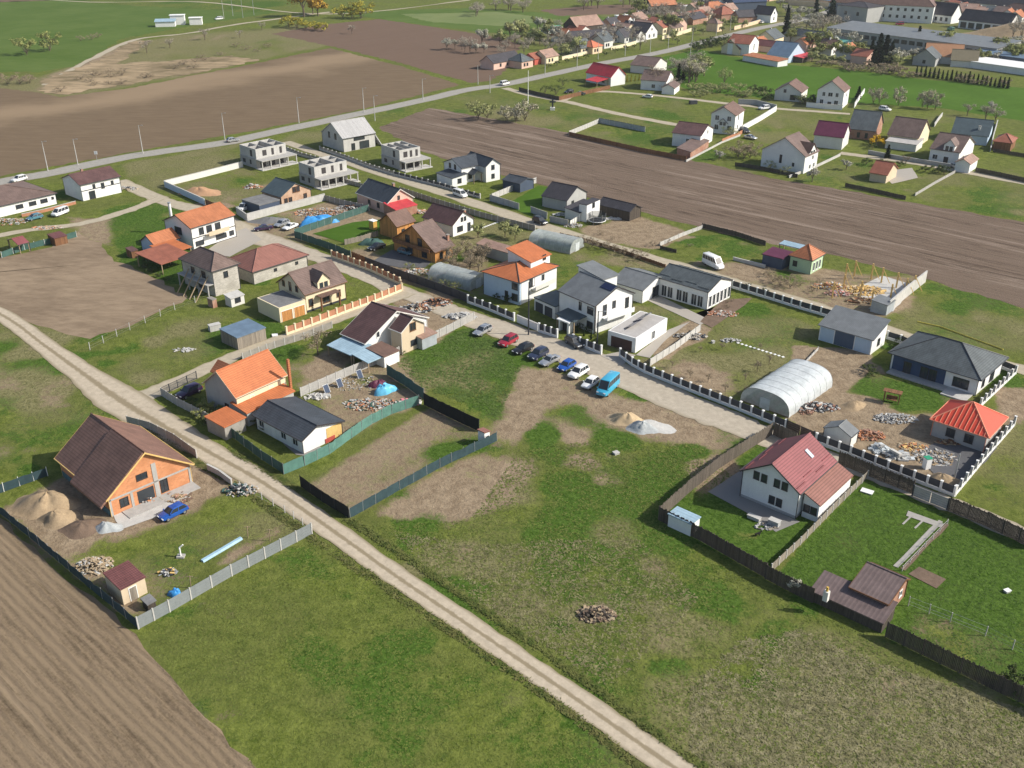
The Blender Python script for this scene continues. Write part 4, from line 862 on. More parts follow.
# orange and blue two-storey villa
h, b = house('two-storey villa with pale blue and white walls under stepped orange roofs', (519.5,283), (559.6,265.6), (490.3,267.2), 5.2, None, roof='hip', ridge='x', rise=1.7, ov=.45, wm=PALEBLUE, rm=R_ORANGE, fascia=FRM_D, wins=[('L',.12,3.3,1.4,1.3,FRM_D),('L',.12,.8,1.4,1.4,FRM_D),('R',.35,3.0,.9,1.9,FRM_D),('R',.62,3.5,.7,1.0,FRM_D),('L',.35,.3,.7,2.0,FRM_D)])
fm = facemap('R', b['hx'], b['hy']); L = 2*b['hx']; mb = MB(); fbox(mb, fm, L, .05*L, L-.002, .02, 5.0, .004, .06); w_ = b['ch'](mb, 'white_facade', WHITE); mb = MB(); fbox(mb, fm, L, .3*L, .85*L, 2.4, 2.6, .061, 1.4); fbox(mb, fm, L, .3*L, .85*L, 2.602, 3.4, 1.34, 1.4); b['ch'](mb, 'balcony', OFFW)
for (a_, zb, ww, hh) in ((.3,3.0,.9,1.9),(.62,3.5,.7,1.0)): o = window(h, facemap('R', b['hx'], b['hy']+.06), L, a_, zb, ww, hh, FRM_D); o.location = b['q']; o.rotation_euler = (0,0,b['dz'])
annex(h, (531,262.5), (545.6,252), (503,256.5), 7.4, roof='shed', rise=1.6, high='B', ov=.3, wm=WHITE, rm=R_ORANGE, base=5.4, wins=[('R',.7,6.7,.9,1.0,FRM_D)])
# white modern house
h, b = house('white modern two-storey house with steep grey roofs and a solar panel', (595,306.5), (635,293), (565,288), 6.0, (618,286.5), ridge='y', rk=.55, ov=.3, wm=WHITE, rm=R_GREY, fascia=FRM_D, wins=[('L',.12,3.9,1.5,1.3,FRM_D),('L',.12,.9,1.5,1.3,FRM_D),('L',.4,3.9,.6,1.5,FRM_D),('R',.26,3.4,.8,2.0,FRM_D),('R',.5,4.3,.7,1.3,FRM_D),('R',.85,3.4,.8,2.0,FRM_D)])
fm = facemap('R', b['hx'], b['hy']); L = 2*b['hx']; mb = MB(); fbox(mb, fm, L, .2*L, .92*L, 2.7, 2.9, .01, 1.5); fbox(mb, fm, L, .2*L, .92*L, 2.902, 3.7, 1.42, 1.5); b['ch'](mb, 'balcony', WHITE); mb = MB(); fbox(mb, fm, L, .0, .03*L, 0, 5.8, .01, .1); b['ch'](mb, 'dark_corner_strip', FRM_D)
mb = MB(); x0, x1 = -b['L']*.10, b['L']*.02; zt = b['ztop']
mb.hexa([(x0,-b['W']*.48,zt(x0,0)+.04),(x1,-b['W']*.48,zt(x1,0)+.04),(x1,-b['W']*.2,zt(x1,0)+.04),(x0,-b['W']*.2,zt(x0,0)+.04)], [(x0,-b['W']*.48,zt(x0,0)+.12),(x1,-b['W']*.48,zt(x1,0)+.12),(x1,-b['W']*.2,zt(x1,0)+.12),(x0,-b['W']*.2,zt(x0,0)+.12)]); mb.build('solar_panel', plain('solar_glass', (.02,.028,.07), .15, .1, 2), b['roof'])
annex(h, (603,279.5), (622,275), (577,268.5), 8.4, roof='shed', rise=.8, high='B', ov=.35, wm=WHITE, rm=R_GREY, base=6.0)
annex(h, (574,322), (586,312.5), (555,313.5), 2.8, roof='shed', rise=.5, high='F', ov=.2, posts=True, rm=R_TEAL)
annex(h, (555,306.3), (566.5,294), (531.5,297.5), 2.9, roof='flat', ov=.1, wm=OFFW, rm=R_TEAL, th=.25, doors=[('L',.3,2.4,2.1,ANTHR),('L',.75,2.4,2.1,ANTHR)])
t = thing('gate_canopy', 'small white flat-topped gate canopy at the pillar fence of the white modern house', 'gate', P(566,331), math.atan2(*(P(640,384)-P(530,340)).yx))
for x in (-1.1, 1.1): mb = MB(); mb.box(x-.18, x+.18, -.8, .8, 0, 2.3); mb.build('side_wall', WHITE, t)
mb = MB(); mb.box(-1.6, 1.6, -1.1, 1.1, 2.302, 2.55); mb.build('canopy_roof', WHITE, t)
mb = MB(); mb.box(-.9, .9, -.03, .03, 0, 2.0); mb.build('gate_leaf', DKMET, t)
h, b = house('flat-roofed white garage with dark door in the white modern house yard', (636,339), (667.4,318.6), (610.7,329.4), 2.9, None, roof='flat', ov=0, parapet=.12, wm=WHITE, rm=R_FELTL, name='garage', cat='garage', doors=[('L',.5,4.6,2.2,plain('dark_brown_door',(.07,.04,.035)))], wins=[('R',.55,.6,1.0,1.6,FRM_W)])
for k_, (a_, c_) in enumerate(((-.1,.05),(.22,.1))):
    mb = MB(); T_ = Matrix.Translation((b['L']*a_, b['W']*c_, 3.5)) @ Matrix.Rotation(-.5, 4, 'X'); mb.box(-2.2,2.2,-.9,.9,-.03,.03,0,T_); o = mb.build('solar_panel', plain('solar_glass',(.02,.028,.07)), b['roof'])
    mb = MB(); mb.tube((b['L']*a_-1.5,b['W']*c_+.5,3.0),(b['L']*a_-1.5,b['W']*c_+.5,3.3),.05); mb.tube((b['L']*a_+1.5,b['W']*c_+.5,3.0),(b['L']*a_+1.5,b['W']*c_+.5,3.3),.05); mb.build('panel_stand', STEEL, b['roof'])
# long grey house
h, b = house('long white hall-like house with grey sheet roof and tall glazed bays', (708.4,292.3), (733,279.8), (656.6,276.6), 4.0, (721,278), ridge='y', ov=.2, wm=WHITE, rm=R_SLATE, fascia=FRM_D, guard=True, wins=[('L',.13,.3,1.2,2.3,FRM_W),('L',.25,.3,1.2,2.3,FRM_W),('L',.42,.3,1.2,2.3,FRM_W),('L',.54,.3,1.2,2.3,FRM_W),('L',.72,.3,1.2,2.3,FRM_W),('L',.84,.3,1.2,2.3,FRM_W),('R',.12,.4,.85,2.3,FRM_W),('R',.28,.4,.85,2.3,FRM_W),('R',.44,.4,.85,2.3,FRM_W),('R',.6,.4,.85,2.3,FRM_W),('R',.76,.4,.85,2.3,FRM_W),('R',.92,.4,.85,2.3,FRM_W)])
annex(h, (643,291), (664,275.5), (619,277), 3.0, roof='gable', ridge='y', rise=1.7, ov=.4, wm=WHITE, rm=R_GREY, wins=[('R',.5,.3,2.0,2.1,FRM_D)])
# garage house right
h, b = house('grey mono-pitch garage house with white and dark blue front panels', (873.8,340.5), (893,330), (817,325.2), 3.2, None, roof='shed', rise=1.9, high='F', ov=.35, wm=WHITE, rm=R_GREY, name='garage_house', wins=[('R',.5,1.0,.9,1.3,FRM_D)])
fm = facemap('L', b['hx'], b['hy']); L = 2*b['hy']; mb = MB(); fbox(mb, fm, L, .33*L, .7*L, .05, 2.9, .01, .05); b['ch'](mb, 'garage_door', plain('dark_blue_panel',(.07,.10,.15),.6,.1,1))
for a_, c_ in ((.02,.31),(.72,.98)): mb = MB(); fbox(mb, fm, L, a_*L, c_*L, .05, 2.8, .01, .04); b['ch'](mb, 'pale_panel', PALEBLUE)
# big hip house
h, b = house('wide single-storey house with huge slate hipped roof and dark blue recessed porch', (981.2,380.8), (1008.6,357.4), (886.5,353.5), 3.3, None, roof='hip', ridge='y', rise=3.0, ov=.6, wm=WHITE, rm=R_SLATE, fascia=DKMET, wins=[('L',.18,.7,2.6,1.6,FRM_D),('R',.25,.8,1.0,1.5,FRM_D),('R',.6,.5,1.8,2.0,FRM_D)])
fm = facemap('L', b['hx'], b['hy']); L = 2*b['hy']; mb = MB(); fbox(mb, fm, L, .36*L, .98*L, .05, 3.1, .01, .05); o = b['ch'](mb, 'dark_blue_wall', plain('deep_blue_render',(.045,.075,.14),.85,.1,.6))
for a_ in (.5,.6,.8): g = window(h, facemap('L', b['hx']+.05, b['hy']), L, a_, .3, 1.2, 2.0, FRM_D); g.location = b['q']; g.rotation_euler = (0,0,b['dz'])
mb = MB(); fbox(mb, fm, L, .3*L, .98*L, .0, .22, .06, 2.2); b['ch'](mb, 'porch_step', CONC); mb = MB(); fbox(mb, fm, L, .02*L, .3*L, .0, .2, .06, 3.6); b['ch'](mb, 'terrace', CONCL)
# red membrane roof
h, b = house('unfinished grey house with bright red membrane roof striped by battens', (989,438), (1012.5,418.5), (929.5,419.5), 3.0, None, roof='hip', ridge='y', rise=2.9, ov=.5, wm=GREYW, rm=R_UNDER, fascia=plain('reddish_batten',(.72,.27,.17)), wins=[('L',.3,.9,1.2,1.3,FRM_D),('L',.65,.9,1.2,1.3,FRM_D)])
W_, L_ = b['W'], b['L']; rl = (W_-L_)/2; n_ = 12
for k_ in range(1, n_):
    y = -W_/2+W_*k_/n_; s_ = min(1.0, (W_/2-abs(y))/(L_/2)); mb = MB(); mb.tube((-L_/2, y, 3.04), (-L_/2+s_*L_/2, y, 3.04+2.9*s_), .07, n=4); mb.build('batten', plain('reddish_batten',(.72,.27,.17)), b['roof'])
# maroon-red roofed house in the foreground
h, b = house('white house with large rosy red tiled roof inside the dark board fence', (800.5,494.5), (837.5,461.5), (742,468.7), 4.4, (772.9,463.8), ridge='x', ov=.4, wm=WHITE, rm=R_RED, fascia=FRM_D, guard=True, plinth=GREYW, wins=[('L',.25,3.9,.75,1.1,FRM_D),('L',.39,3.9,.75,1.1,FRM_D),('L',.62,3.9,.75,1.1,FRM_D),('L',.76,3.9,.75,1.1,FRM_D),('L',.31,1.0,.75,1.1,FRM_D),('L',.44,1.0,.75,1.1,FRM_D)])
zt = b['ztop']; x0, y0 = b['L']*.18, -b['W']*.2; mb = MB(); mb.hexa([(x0-.35,y0-.6,zt(0,y0-.6)+.02),(x0+.35,y0-.6,zt(0,y0-.6)+.02),(x0+.35,y0+.6,zt(0,y0+.6)+.02),(x0-.35,y0+.6,zt(0,y0+.6)+.02)],[(x0-.35,y0-.6,zt(0,y0-.6)+.15),(x0+.35,y0-.6,zt(0,y0-.6)+.15),(x0+.35,y0+.6,zt(0,y0+.6)+.15),(x0-.35,y0+.6,zt(0,y0+.6)+.15)]); mb.build('roof_window', plain('skylight',(.5,.55,.6),.15), b['roof'])
annex(h, (820.5,506.2), (854.4,475.5), (804,497), 2.9, roof='shed', rise=1.2, high='B', ov=.2, wm=WHITE, rm=R_REDBR, wins=[('L',.3,1.1,.8,1.0,FRM_D),('L',.75,1.1,.8,1.0,FRM_D)])
# brown summer house
R_RIB = seammat('ribbed_mauve_brown_sheet', (.155,.115,.108), .55, .6, .2)
h, b = house('small brown-roofed brick summer house at the bottom right board fence', (889,604.5), (919,582.5), (849,586.4), 2.7, (911,578.8), ridge='y', rk=.75, ov=.25, wm=BRICKR, rm=R_RIB, fascia=FRM_B, name='summer_house', wins=[('R',.7,1.2,.7,.8,FRM_W)])
annex(h, (883.7,624), (892,606), (810.5,589), 1.6, roof='shed', rise=.9, high='F', ov=.15, wm=WOODD, rm=R_RIB)
mb = MB(); mb.box(-.3,.3,-.3,.3,1.9,3.3); p = P(826,597,2.4); o = mb.build('chimney', OFFW, h); o.location = Matrix.Rotation(-h.rotation_euler.z,4,'Z') @ (Vector((p.x,p.y,0))-h.location); mb = MB(); mb.tube((0,0,3.3),(0,0,3.9),.16); mb.build('chimney_pot', plain('yellow_pot',(.55,.36,.08)), o)
# ---- sheds, huts ----
def shed(label, p0, p1, p2, z, name='shed', cat='shed', **k):
    k.setdefault('ov', .12); return house(label, p0, p1, p2, z, None, name=name, cat=cat, **k)
shed('white flat-roofed container shed at the corner of the dark board fence', (691.6,524.3), (701.4,516.6), (667.7,513.3), 2.1, roof='flat', wm=WHITE, rm=R_PALEBLUE)
shed('small tan hut with a maroon roof in the corner of the brick house plot', (120,589.8), (144.5,575.5), (103.5,576), 2.5, roof='shed', rise=.5, high='B', wm=BEIGE, rm=R_MAROON, doors=[('R',.45,.9,1.9,WOODG)])
shed('wooden shed with dusty blue flat roof beside the alley', (236.7,337.9), (267.9,328), (221,329), 2.6, roof='shed', rise=.25, high='B', wm=WOODG, rm=R_BLUE)
shed('tiny white toilet cabin at the corner of the black netting', (484.5,434), (490.5,430.5), (477,430.5), 2.3, roof='shed', rise=.25, high='L', wm=WHITE, rm=R_REDBR, name='toilet_cabin', cat='toilet', wins=[('R',.5,1.0,.5,.5,FRM_D)])
shed('small white garden shed with grey gable roof behind the pillar fence', (851.5,437.3), (860.8,431), (825.7,426), 2.1, roof='gable', ridge='x', rise=1.1, wm=OFFW, rm=R_GREY)
shed('long dark shed with pinkish sheet roof behind the orange-roofed villa', (508,253), (513,248.5), (478,242.5), 2.6, roof='shed', rise=.5, high='F', wm=GREYW, rm=R_OLD)
shed('open red-roofed shelter behind the turquoise net fence, left edge', (18,245), (30,242.5), (8,239.5), 2.3, roof='gable', ridge='x', rise=.9, posts=True, rm=R_RED, name='shelter', cat='shelter')
shed('small dark red lean-to at the net fence near the parked white van', (54,238.5), (67,235), (50,234.5), 2.0, roof='shed', rise=.3, high='B', wm=WOODB, rm=R_MAROON, name='lean_to')
shed('dark red play hut on the meadow edge left of the orange roofs', (131,251.5), (137,249), (125,249), 1.8, roof='shed', rise=.3, high='B', wm=WOODB, rm=R_DMAROON)
shed('ochre portable toilet cabin at the end of the bright lawn', (373,221.5), (377,220), (369.5,219.5), 2.4, roof='flat', wm=plain('ochre_plastic',(.55,.33,.08)), rm=WHITEP, name='toilet_cabin', cat='toilet')
h, b = house('low dark-roofed house with upper white box and fence of grey slats on the upper lane', (567,201), (588,192), (545,194), 3.0, (577,186.5), roof='gable', ridge='y', ov=.3, wm=GREYW, rm=R_BLACK, wins=[('R',.3,1,1.0,1.2,FRM_D)])
annex(h, (587,205), (600,199), (582,202), 4.6, roof='flat', ov=.05, wm=WHITE, rm=R_BLACK, wins=[('R',.5,3.2,1.0,1.2,FRM_D)]); annex(h, (580,213), (601,204.5), (570,207), 2.4, roof='shed', rise=.7, high='B', ov=.2, wm=OFFW, rm=R_BLACK)
h, b = house('long open barn with black roof and brick end beside the trampoline', (630,212), (637,206), (599,203), 2.6, None, roof='gable', ridge='y', rise=1.3, ov=.3, wm=WOODD, rm=R_BLACK, name='barn', cat='barn')
h, b = house('small green-walled house with orange hipped roof by the timber frame site', (812.5,261), (830,254.5), (787,256), 3.4, None, roof='hip', ridge='y', rise=2.4, ov=.35, wm=GREENW, rm=R_ORANGE2, wins=[('L',.75,1.2,.9,1.1,FRM_D),('R',.25,.6,.7,1.8,FRM_W),('R',.5,.6,.7,1.8,FRM_W),('R',.75,.6,.7,1.8,FRM_W)])
annex(h, (783,259), (795,254), (765.5,252), 2.7, roof='shed', rise=.5, high='F', ov=.15, wm=DARKW, rm=R_PURPLE); annex(h, (800,248.5), (806,246), (781,242.5), 2.9, roof='shed', rise=.2, high='F', ov=.05, posts=True, rm=R_PALEBLUE)
shed('grey-roofed hut beside the bare concrete end wall of the timber frame site', (888,305.5), (895,299.5), (874,299), 2.3, roof='shed', rise=.3, high='B', wm=GREYMET, rm=R_GREY)
shed('small dark wooden rabbit hutch beside the maroon-roofed hut', (147,605), (156,599.5), (139.5,600), 1.2, roof='shed', rise=.2, high='B', wm=WOODD, rm=R_FELT, name='animal_hutch', cat='hutch')
# ======== village houses further off ========
SM = dict(small=True)
def fh(label, p0, p1, p2, z, apex=None, **k):
    k.setdefault('small', True); k.setdefault('ov', .35); return house(label, p0, p1, p2, z, apex, **k)
h,b = fh('white house with maroon-brown roof and low front annex beyond the ploughed strip', (701.5,136), (714.5,128), (673.5,131.3), 4.3, (708.4,124.5), ridge='y', wm=WHITE, rm=R_DMAROON, wins=[('L',.45,1.2,1.0,1.6),('R',.35,1,1,1.2),('R',.55,3.6,.8,1.2),('L',.2,1.2,1.0,1.0)])
annex(h, (691,152), (722,141.5), (683,146), 2.4, roof='shed', rise=.8, high='B', ov=.2, wm=BRICKR, rm=R_BROWN2, small=True)
h,b = fh('tall white two-storey house with brown roof and white yard wall', (736.4,116), (745.5,109.6), (710.5,113.3), 6.6, (724,107), ridge='x', wm=WHITE, rm=R_BROWN3, wins=[('L',.22,1.4,1.3,1.6),('L',.75,1.4,1.3,1.6),('L',.25,4.6,1.3,1.5),('L',.75,4.6,1.3,1.5),('R',.35,4.4,1.0,1.8),('R',.35,1.2,1,1.6)])
dormer(h, b, .5, 'L', 3.2, .6, 2.6, 1.2, 1.4, WHITE, R_BLACK)
h,b = fh('big white house with warm brown crossed gables above the ploughed strip', (806,157), (820,150.7), (767,146.8), 5.2, (783,137.5), ridge='x', wm=WHITE, rm=R_BROWN2, wins=[('L',.55,2.0,.9,2.6),('L',.25,1.6,.8,1.2),('R',.45,.8,.9,1.2),('R',.75,.8,1,1.2),('R',.6,3.4,1,1.2)])
dormer(h, b, .55, 'R', 4.6, 4.5, 4.4, 1.6, 2.2, WHITE, R_BROWN3)
fh('narrow rendered house with dark purple sheet roof', (844,138), (851,131.5), (814,134), 4.0, (848.5,123.5), ridge='y', wm=OFFW, rm=R_PURPLE)
fh('house with broad plain slate-grey roof beside the purple-roofed house', (876,131.5), (884,123), (848,128), 3.2, (881,112), ridge='y', wm=BRICKR, rm=R_SLATE, wins=[('L',.3,.6,.8,1.6,FRM_D),('L',.6,.6,.8,1.6,FRM_D)])
h,b = fh('cream house with olive brown roof next to the white dormer house', (919,138.5), (931,130), (888,133.5), 3.4, (927,120), ridge='y', wm=CREAM, rm=R_BROWN2, wins=[('R',.5,1,1,1.2)])
annex(h, (917,145), (924,140), (887,139.5), 2.4, roof='shed', rise=.6, high='F', ov=.2, wm=OFFW, rm=R_FELTL, small=True)
h,b = fh('white house with dark brown roof, front dormer and small garage', (960.6,153), (976,143), (928.5,148.8), 4.0, (971.5,136.3), ridge='y', wm=WHITE, rm=R_BROWN2, wins=[('L',.8,1,1.4,1.3),('R',.3,1,1,1.2)], doors=[('L',.42,1.4,2.1,FRM_D)])
dormer(h, b, .38, 'L', 3.2, 4.5, 3.6, 2.2, 1.7, WHITE, R_BROWN2)
annex(h, (971,164.5), (978,158.5), (960.5,158), 2.8, roof='gable', ridge='x', rise=1.3, ov=.3, wm=WHITE, rm=R_OLD, small=True)
fh('low light blue house with big dark teal roof at the right', (989,137), (994,128), (951,132.5), 3.0, (992.5,120.5), ridge='y', wm=PALEBLUE, rm=R_TEAL, chim=[(.2,.3,1)])
fh('dark wooden cabin with red-brown hipped roof at the right edge', (1012.6,143.5), (1018,138), (993,140.6), 2.8, None, roof='hip', ridge='y', rise=2.0, wm=WOODB, rm=R_BRICK)
h,b = fh('tiny summer house with brick red roof on a paved yard', (887.6,175.5), (899,168.5), (872,170.5), 2.5, (893,163), ridge='y', wm=BEIGE, rm=R_BRICK)
fh('grey house with brown roof left of the white gabled two-storey house', (802,93), (809,87.5), (772,92), 3.6, (790.5,83.5), ridge='x', wm=OFFW, rm=R_BROWN3, wins=[('L',.3,.6,2.0,1.8,FRM_D),('L',.62,3.2,.9,1.1,FRM_D)])
h,b = fh('white gabled two-storey house behind a white wall at the wheat field', (845,92.5), (851,87.5), (816,90.5), 6.2, (832,81), ridge='x', wm=WHITE, rm=R_BROWN3, wins=[('L',.25,4.2,1,1.4),('L',.5,4.2,1.6,1.4),('L',.75,4.2,1,1.4),('L',.25,1.2,1.4,1.6),('L',.8,1.2,1.2,1.6),('R',.5,3.6,1,1.4)], doors=[('L',.5,1.4,2.2,FRM_D)])
h,b = fh('white house with bright red roof at the road bend', (611,77.5), (626.5,75), (588,72), 3.8, (617.5,67), ridge='y', wm=WHITE, rm=R_CRIMSON, wins=[('L',.3,1,1.6,1.4)])
annex(h, (597,82), (604,79), (585,79.5), 2.6, roof='shed', rise=.7, high='F', ov=.2, posts=True, rm=R_CRIMSON, small=True)
h,b = fh('white house with grey-brown roof and low front wing beside the red-roofed house', (667,81.5), (674.5,76), (642.5,78), 4.0, (672.5,71), ridge='y', wm=WHITE, rm=R_BROWN2, wins=[('L',.5,1,1.4,1.4)])
annex(h, (675,88.5), (680,84), (664,85.5), 2.6, roof='gable', ridge='x', rise=1.4, ov=.3, wm=WHITE, rm=R_BROWN2, small=True)
fh('low house with dark brown roof behind the grey-brown roofed house', (654,67), (668,62), (636,62.5), 3.4, None, roof='gable', ridge='y', rise=3.0, wm=OFFW, rm=R_BROWN2)
fh('tall whitewashed house with dull red roof at the top of the wheat field', (750,44.5), (760,41), (727,42.5), 5.5, (756,35.5), ridge='y', wm=WHITE, rm=R_BRICK, wins=[('R',.5,2,1,3)])
fh('long low white shed with red tiled top beside the tall whitewashed house', (778,61.5), (789,60), (750,54), 2.6, None, roof='shed', rise=.6, high='F', wm=WHITE, rm=R_ORANGE2, name='outbuilding', cat='shed')
fh('blue-grey house with slate roof at the left end of the orchard', (789,57), (806,52.5), (772,53), 3.0, (797.5,43), ridge='y', wm=PALEBLUE, rm=R_BLUE)
fh('low shed with crimson sheet roof beside the blue-grey house', (803,58), (815,54), (796,54), 2.4, None, roof='shed', rise=.8, high='B', wm=WOODD, rm=R_CRIMSON, name='shed', cat='shed')
fh('small pink house with maroon roof left of the dark conifer', (774,47), (781,45), (762,42), 3.0, None, roof='gable', ridge='y', rise=2.4, wm=PINKW, rm=R_MAROON)
# village street, left of the road
def vh(label, px, py, w, d, z, rise, wm, rm, ridge='x', roof='gable', rz=None, **k):
    "street house set parallel to the road: front centre pixel, width along the road, depth"
    c = P(px, py); a = ang_road2 if rz is None else rz; u = Vector((math.cos(a), math.sin(a), 0)); v = Vector((-u.y, u.x, 0)); c = c+v*(d/2)
    root = thing(k.pop('name', 'house'), label, k.pop('cat', 'house'), (c.x, c.y, 0), a, k.pop('group', None)); k.setdefault('small', True); k.setdefault('ov', .4)
    b = block(root, (c, a, w, d), z, roof=roof, ridge=ridge, rise=rise, wm=wm, rm=rm, **k); return root, b
ang_road2 = math.atan2(*(P(718,38)-P(543,76)).yx)
WS = [('R',.25,1,1,1.3,FRM_D),('R',.5,1,1,1.3,FRM_D),('R',.75,1,1,1.3,FRM_D)]
vh('long low house with bluish black roof and pink walls at the village edge', 508, 67.5, 20, 9, 3.0, 3.0, PINKW, R_BLACK, wins=WS)
vh('pink-walled house with grey-green hipped roof at the village edge', 528, 68, 9, 9, 3.2, 3.0, PINKW, R_SLATE, roof='hip', wins=WS[:2])
vh('little house with red walls and rust roof between the first street houses', 539.5, 64.5, 7, 8, 2.8, 2.2, plain('red_render',(.45,.10,.07)), R_BRICK)
vh('cream house with faded tile roof behind the street hedges', 553, 63.5, 10, 9, 3.2, 2.8, CREAM, R_OLD, wins=WS[:2])
vh('small peach house with salmon hipped roof by the roadside', 598, 53.5, 9, 9, 3.4, 2.6, plain('peach_render',(.66,.50,.34)), plain('salmon_roof',(.48,.16,.09)), roof='hip', wins=WS[:2])
vh('big dark barn with weathered brick red roof behind the street houses', 590, 36, 20, 12, 5.5, 4.6, WOODD, R_OLD, name='barn', cat='barn', rz=ang_road2-.2)
vh('long dark-walled barn with blackened roof below the weathered red barn', 592, 43, 24, 9, 3.0, 3.0, WOODD, R_BLACK, name='barn', cat='barn', rz=ang_road2-.4)
vh('small brick house with rust red roof and twin chimneys in the street row', 622, 35, 9, 8, 3.2, 2.4, BRICKR, R_BRICK, chim=[(.2,.5,1.2),(.8,.5,1.2)])
vh('house with long black roof and tall white street gable', 652, 39, 12, 18, 3.8, 4.4, WHITE, R_BLACK, ridge='y', chim=[(.4,.8,1.4),(.5,.7,1.4)], wins=[('R',.3,1,1,1.5,FRM_D),('R',.7,1,1,1.5,FRM_D),('R',.5,4.5,.8,1,FRM_D)])
vh('low dark house with black roof joined to the white street gable', 641, 42, 9, 12, 3.0, 3.0, OFFW, R_BLACK, ridge='y')
vh('dark barn with clean orange roof standing among bare trees', 664, 13.5, 21, 14, 5, 6, WOODD, R_ORANGE2, name='barn', cat='barn', rz=ang_road2-.35)
vh('cream garden wall house with grey roof along the street', 678, 33, 12, 8, 3.0, 2.4, CREAM, R_BROWN2, wins=WS)
vh('low house with dark roof behind the cream street wall', 700, 24, 16, 10, 3.2, 3, BRICKR, R_BLACK)
vh('narrow peach tower-like street gable with pyramid roof', 720, 31.5, 6, 8, 4.5, 2.6, plain('peach_render',(.66,.50,.34)), R_OLD, roof='hip', wins=WS[1:2])
vh('red-orange roofed farmhouse at the road bend far off', 719, 17, 20, 12, 4, 4.6, BRICKR, R_ORANGE2, roof='hip', rz=ang_road2-.3)
vh('house with faded orange hipped roof right of the far farmhouse', 729, 20, 13, 11, 3.4, 4, BRICKR, R_BRICK, roof='hip', rz=ang_road2-.3)
vh('long low house with weathered dark roof and pink gateway', 755, 22, 24, 9, 3.2, 3.4, BRICKR, R_BLACK, rz=ang_road2-.5)
vh('tall white house gable with steep dark roof at the far road end', 774, 22.5, 9, 12, 4.5, 4.5, WHITE, R_BLACK, ridge='y', wins=[('R',.5,1.4,1,1.6,FRM_D),('R',.5,4.8,.9,1.2,FRM_D)])
vh('huge dark blue hall with pale pole behind the village', 750, 10, 26, 16, 5, 5, DARKW, plain('navy_roof',(.03,.05,.10)), name='hall', cat='hall', rz=ang_road2-.5)
vh('flat pale green-roofed shed beyond the orange farmhouse', 727, 10, 30, 10, 3, 1.0, OFFW, R_PALEBLUE, roof='shed', high='B', name='shed', cat='shed', rz=ang_road2-.5)
vh('green tarpaulin-covered shed between the first village trees', 556, 33, 14, 6, 2, 1.4, OFFW, plain('teal_green_sheet',(.06,.30,.22)), name='shed', cat='shed')
# works yard in the upper right corner
ang_w = math.atan2(*(P(1000,52)-P(850,33)).yx)
vh('long grey workshop with flat sheet roof and a row of square windows', 904, 50, 96, 24, 6.2, 1.6, GREYW, R_GREY, roof='shed', high='B', name='workshop', cat='workshop', rz=ang_w, wins=[('R',.03+.046*i,2.8,3.0,1.8,FRM_D) for i in range(21)])
h,b = vh('large white three-storey block with old brown tile roof', 878, 21, 62, 22, 9.5, 9, WHITE, R_BROWN3, roof='hip', name='apartment_block', cat='building', rz=ang_w+.45, wins=[('R',.06+.068*i,6.5,1.3,1.5,FRM_D) for i in range(14)]+[('R',.06+.068*i,2.5,1.3,1.5,FRM_D) for i in range(14)])
vh('grey rendered wing at the left end of the large white block', 850, 22, 22, 18, 9, 2, GREYW, R_BLACK, roof='hip', name='building', cat='building', rz=ang_w, wins=[('R',.3,4,1.5,2,FRM_D),('R',.7,4,1.5,2,FRM_D)])
vh('long white barn with blackened roof, left one of the pair in the works yard', 930, 21.8, 27, 12, 4.5, 6.5, WHITE, R_BLACK, name='barn', cat='barn', rz=ang_w, wins=[('R',.1+.13*i,1.2,1.4,2,FRM_D) for i in range(7)])
vh('long white barn with blackened roof, right one of the pair in the works yard', 982, 30.5, 31, 12, 4.5, 5.5, WHITE, R_BLACK, name='barn', cat='barn', rz=ang_w, wins=[('R',.1+.16*i,.4,3.4,3,FRM_D) for i in range(6)])
vh('low hall with dark roof behind the paired barns', 1000, 12, 70, 16, 4, 6, OFFW, R_BLACK, name='hall', cat='hall', rz=ang_w)
vh('brown-roofed hipped store at the back of the works yard', 1013, 20, 24, 14, 4, 5, OFFW, R_BROWN3, name='store', cat='building', roof='hip', rz=ang_w)
vh('pinkish brick flats at the far right top edge', 985, 3, 60, 12, 9, 2, PINKW, R_BRICK, roof='flat', name='apartment_block', cat='building', rz=ang_w)
vh('yellow-walled flats at the far top right corner', 1015, 3.5, 30, 12, 9, 2, plain('yellow_render',(.6,.42,.12)), R_OLD, roof='flat', name='apartment_block', cat='building', rz=ang_w)
vh('long peach enclosing wall building with blue windows far behind the conifers', 820, 6, 60, 10, 4, 2, plain('peach_render',(.66,.50,.34)), R_BLUE, roof='shed', high='B', name='hall', cat='hall', rz=ang_w)
vh('house with tawny hipped roof below the grey workshop', 942, 64, 17, 13, 3.4, 5.0, OFFW, plain('tawny_tile',(.42,.22,.12)), roof='gable', rz=ang_w+.5)
vh('grey gabled house left of the tawny-roofed house', 923, 66, 11, 12, 3.6, 4, GREYW, R_SLATE, ridge='y', rz=ang_w+.3, wins=[('R',.5,1.2,1.2,1.4,FRM_D)])
vh('small house with moss brown roof right of the tawny-roofed house', 963, 67.5, 12, 11, 3.0, 4.2, OFFW, plain('moss_brown_tile',(.20,.17,.11)), ridge='x', rz=ang_w+.5)
vh('flat white-roofed greenhouse shop with dark blue front', 995, 71.5, 36, 12, 3, .8, WHITE, WHITEP, roof='shed', high='B', name='shop', cat='shop', rz=ang_w)
vh('dark blue glazed hall behind the white-roofed shop', 1003, 66, 30, 8, 4.5, .8, DARKW, R_BLUE, roof='shed', high='B', name='hall', cat='hall', rz=ang_w)
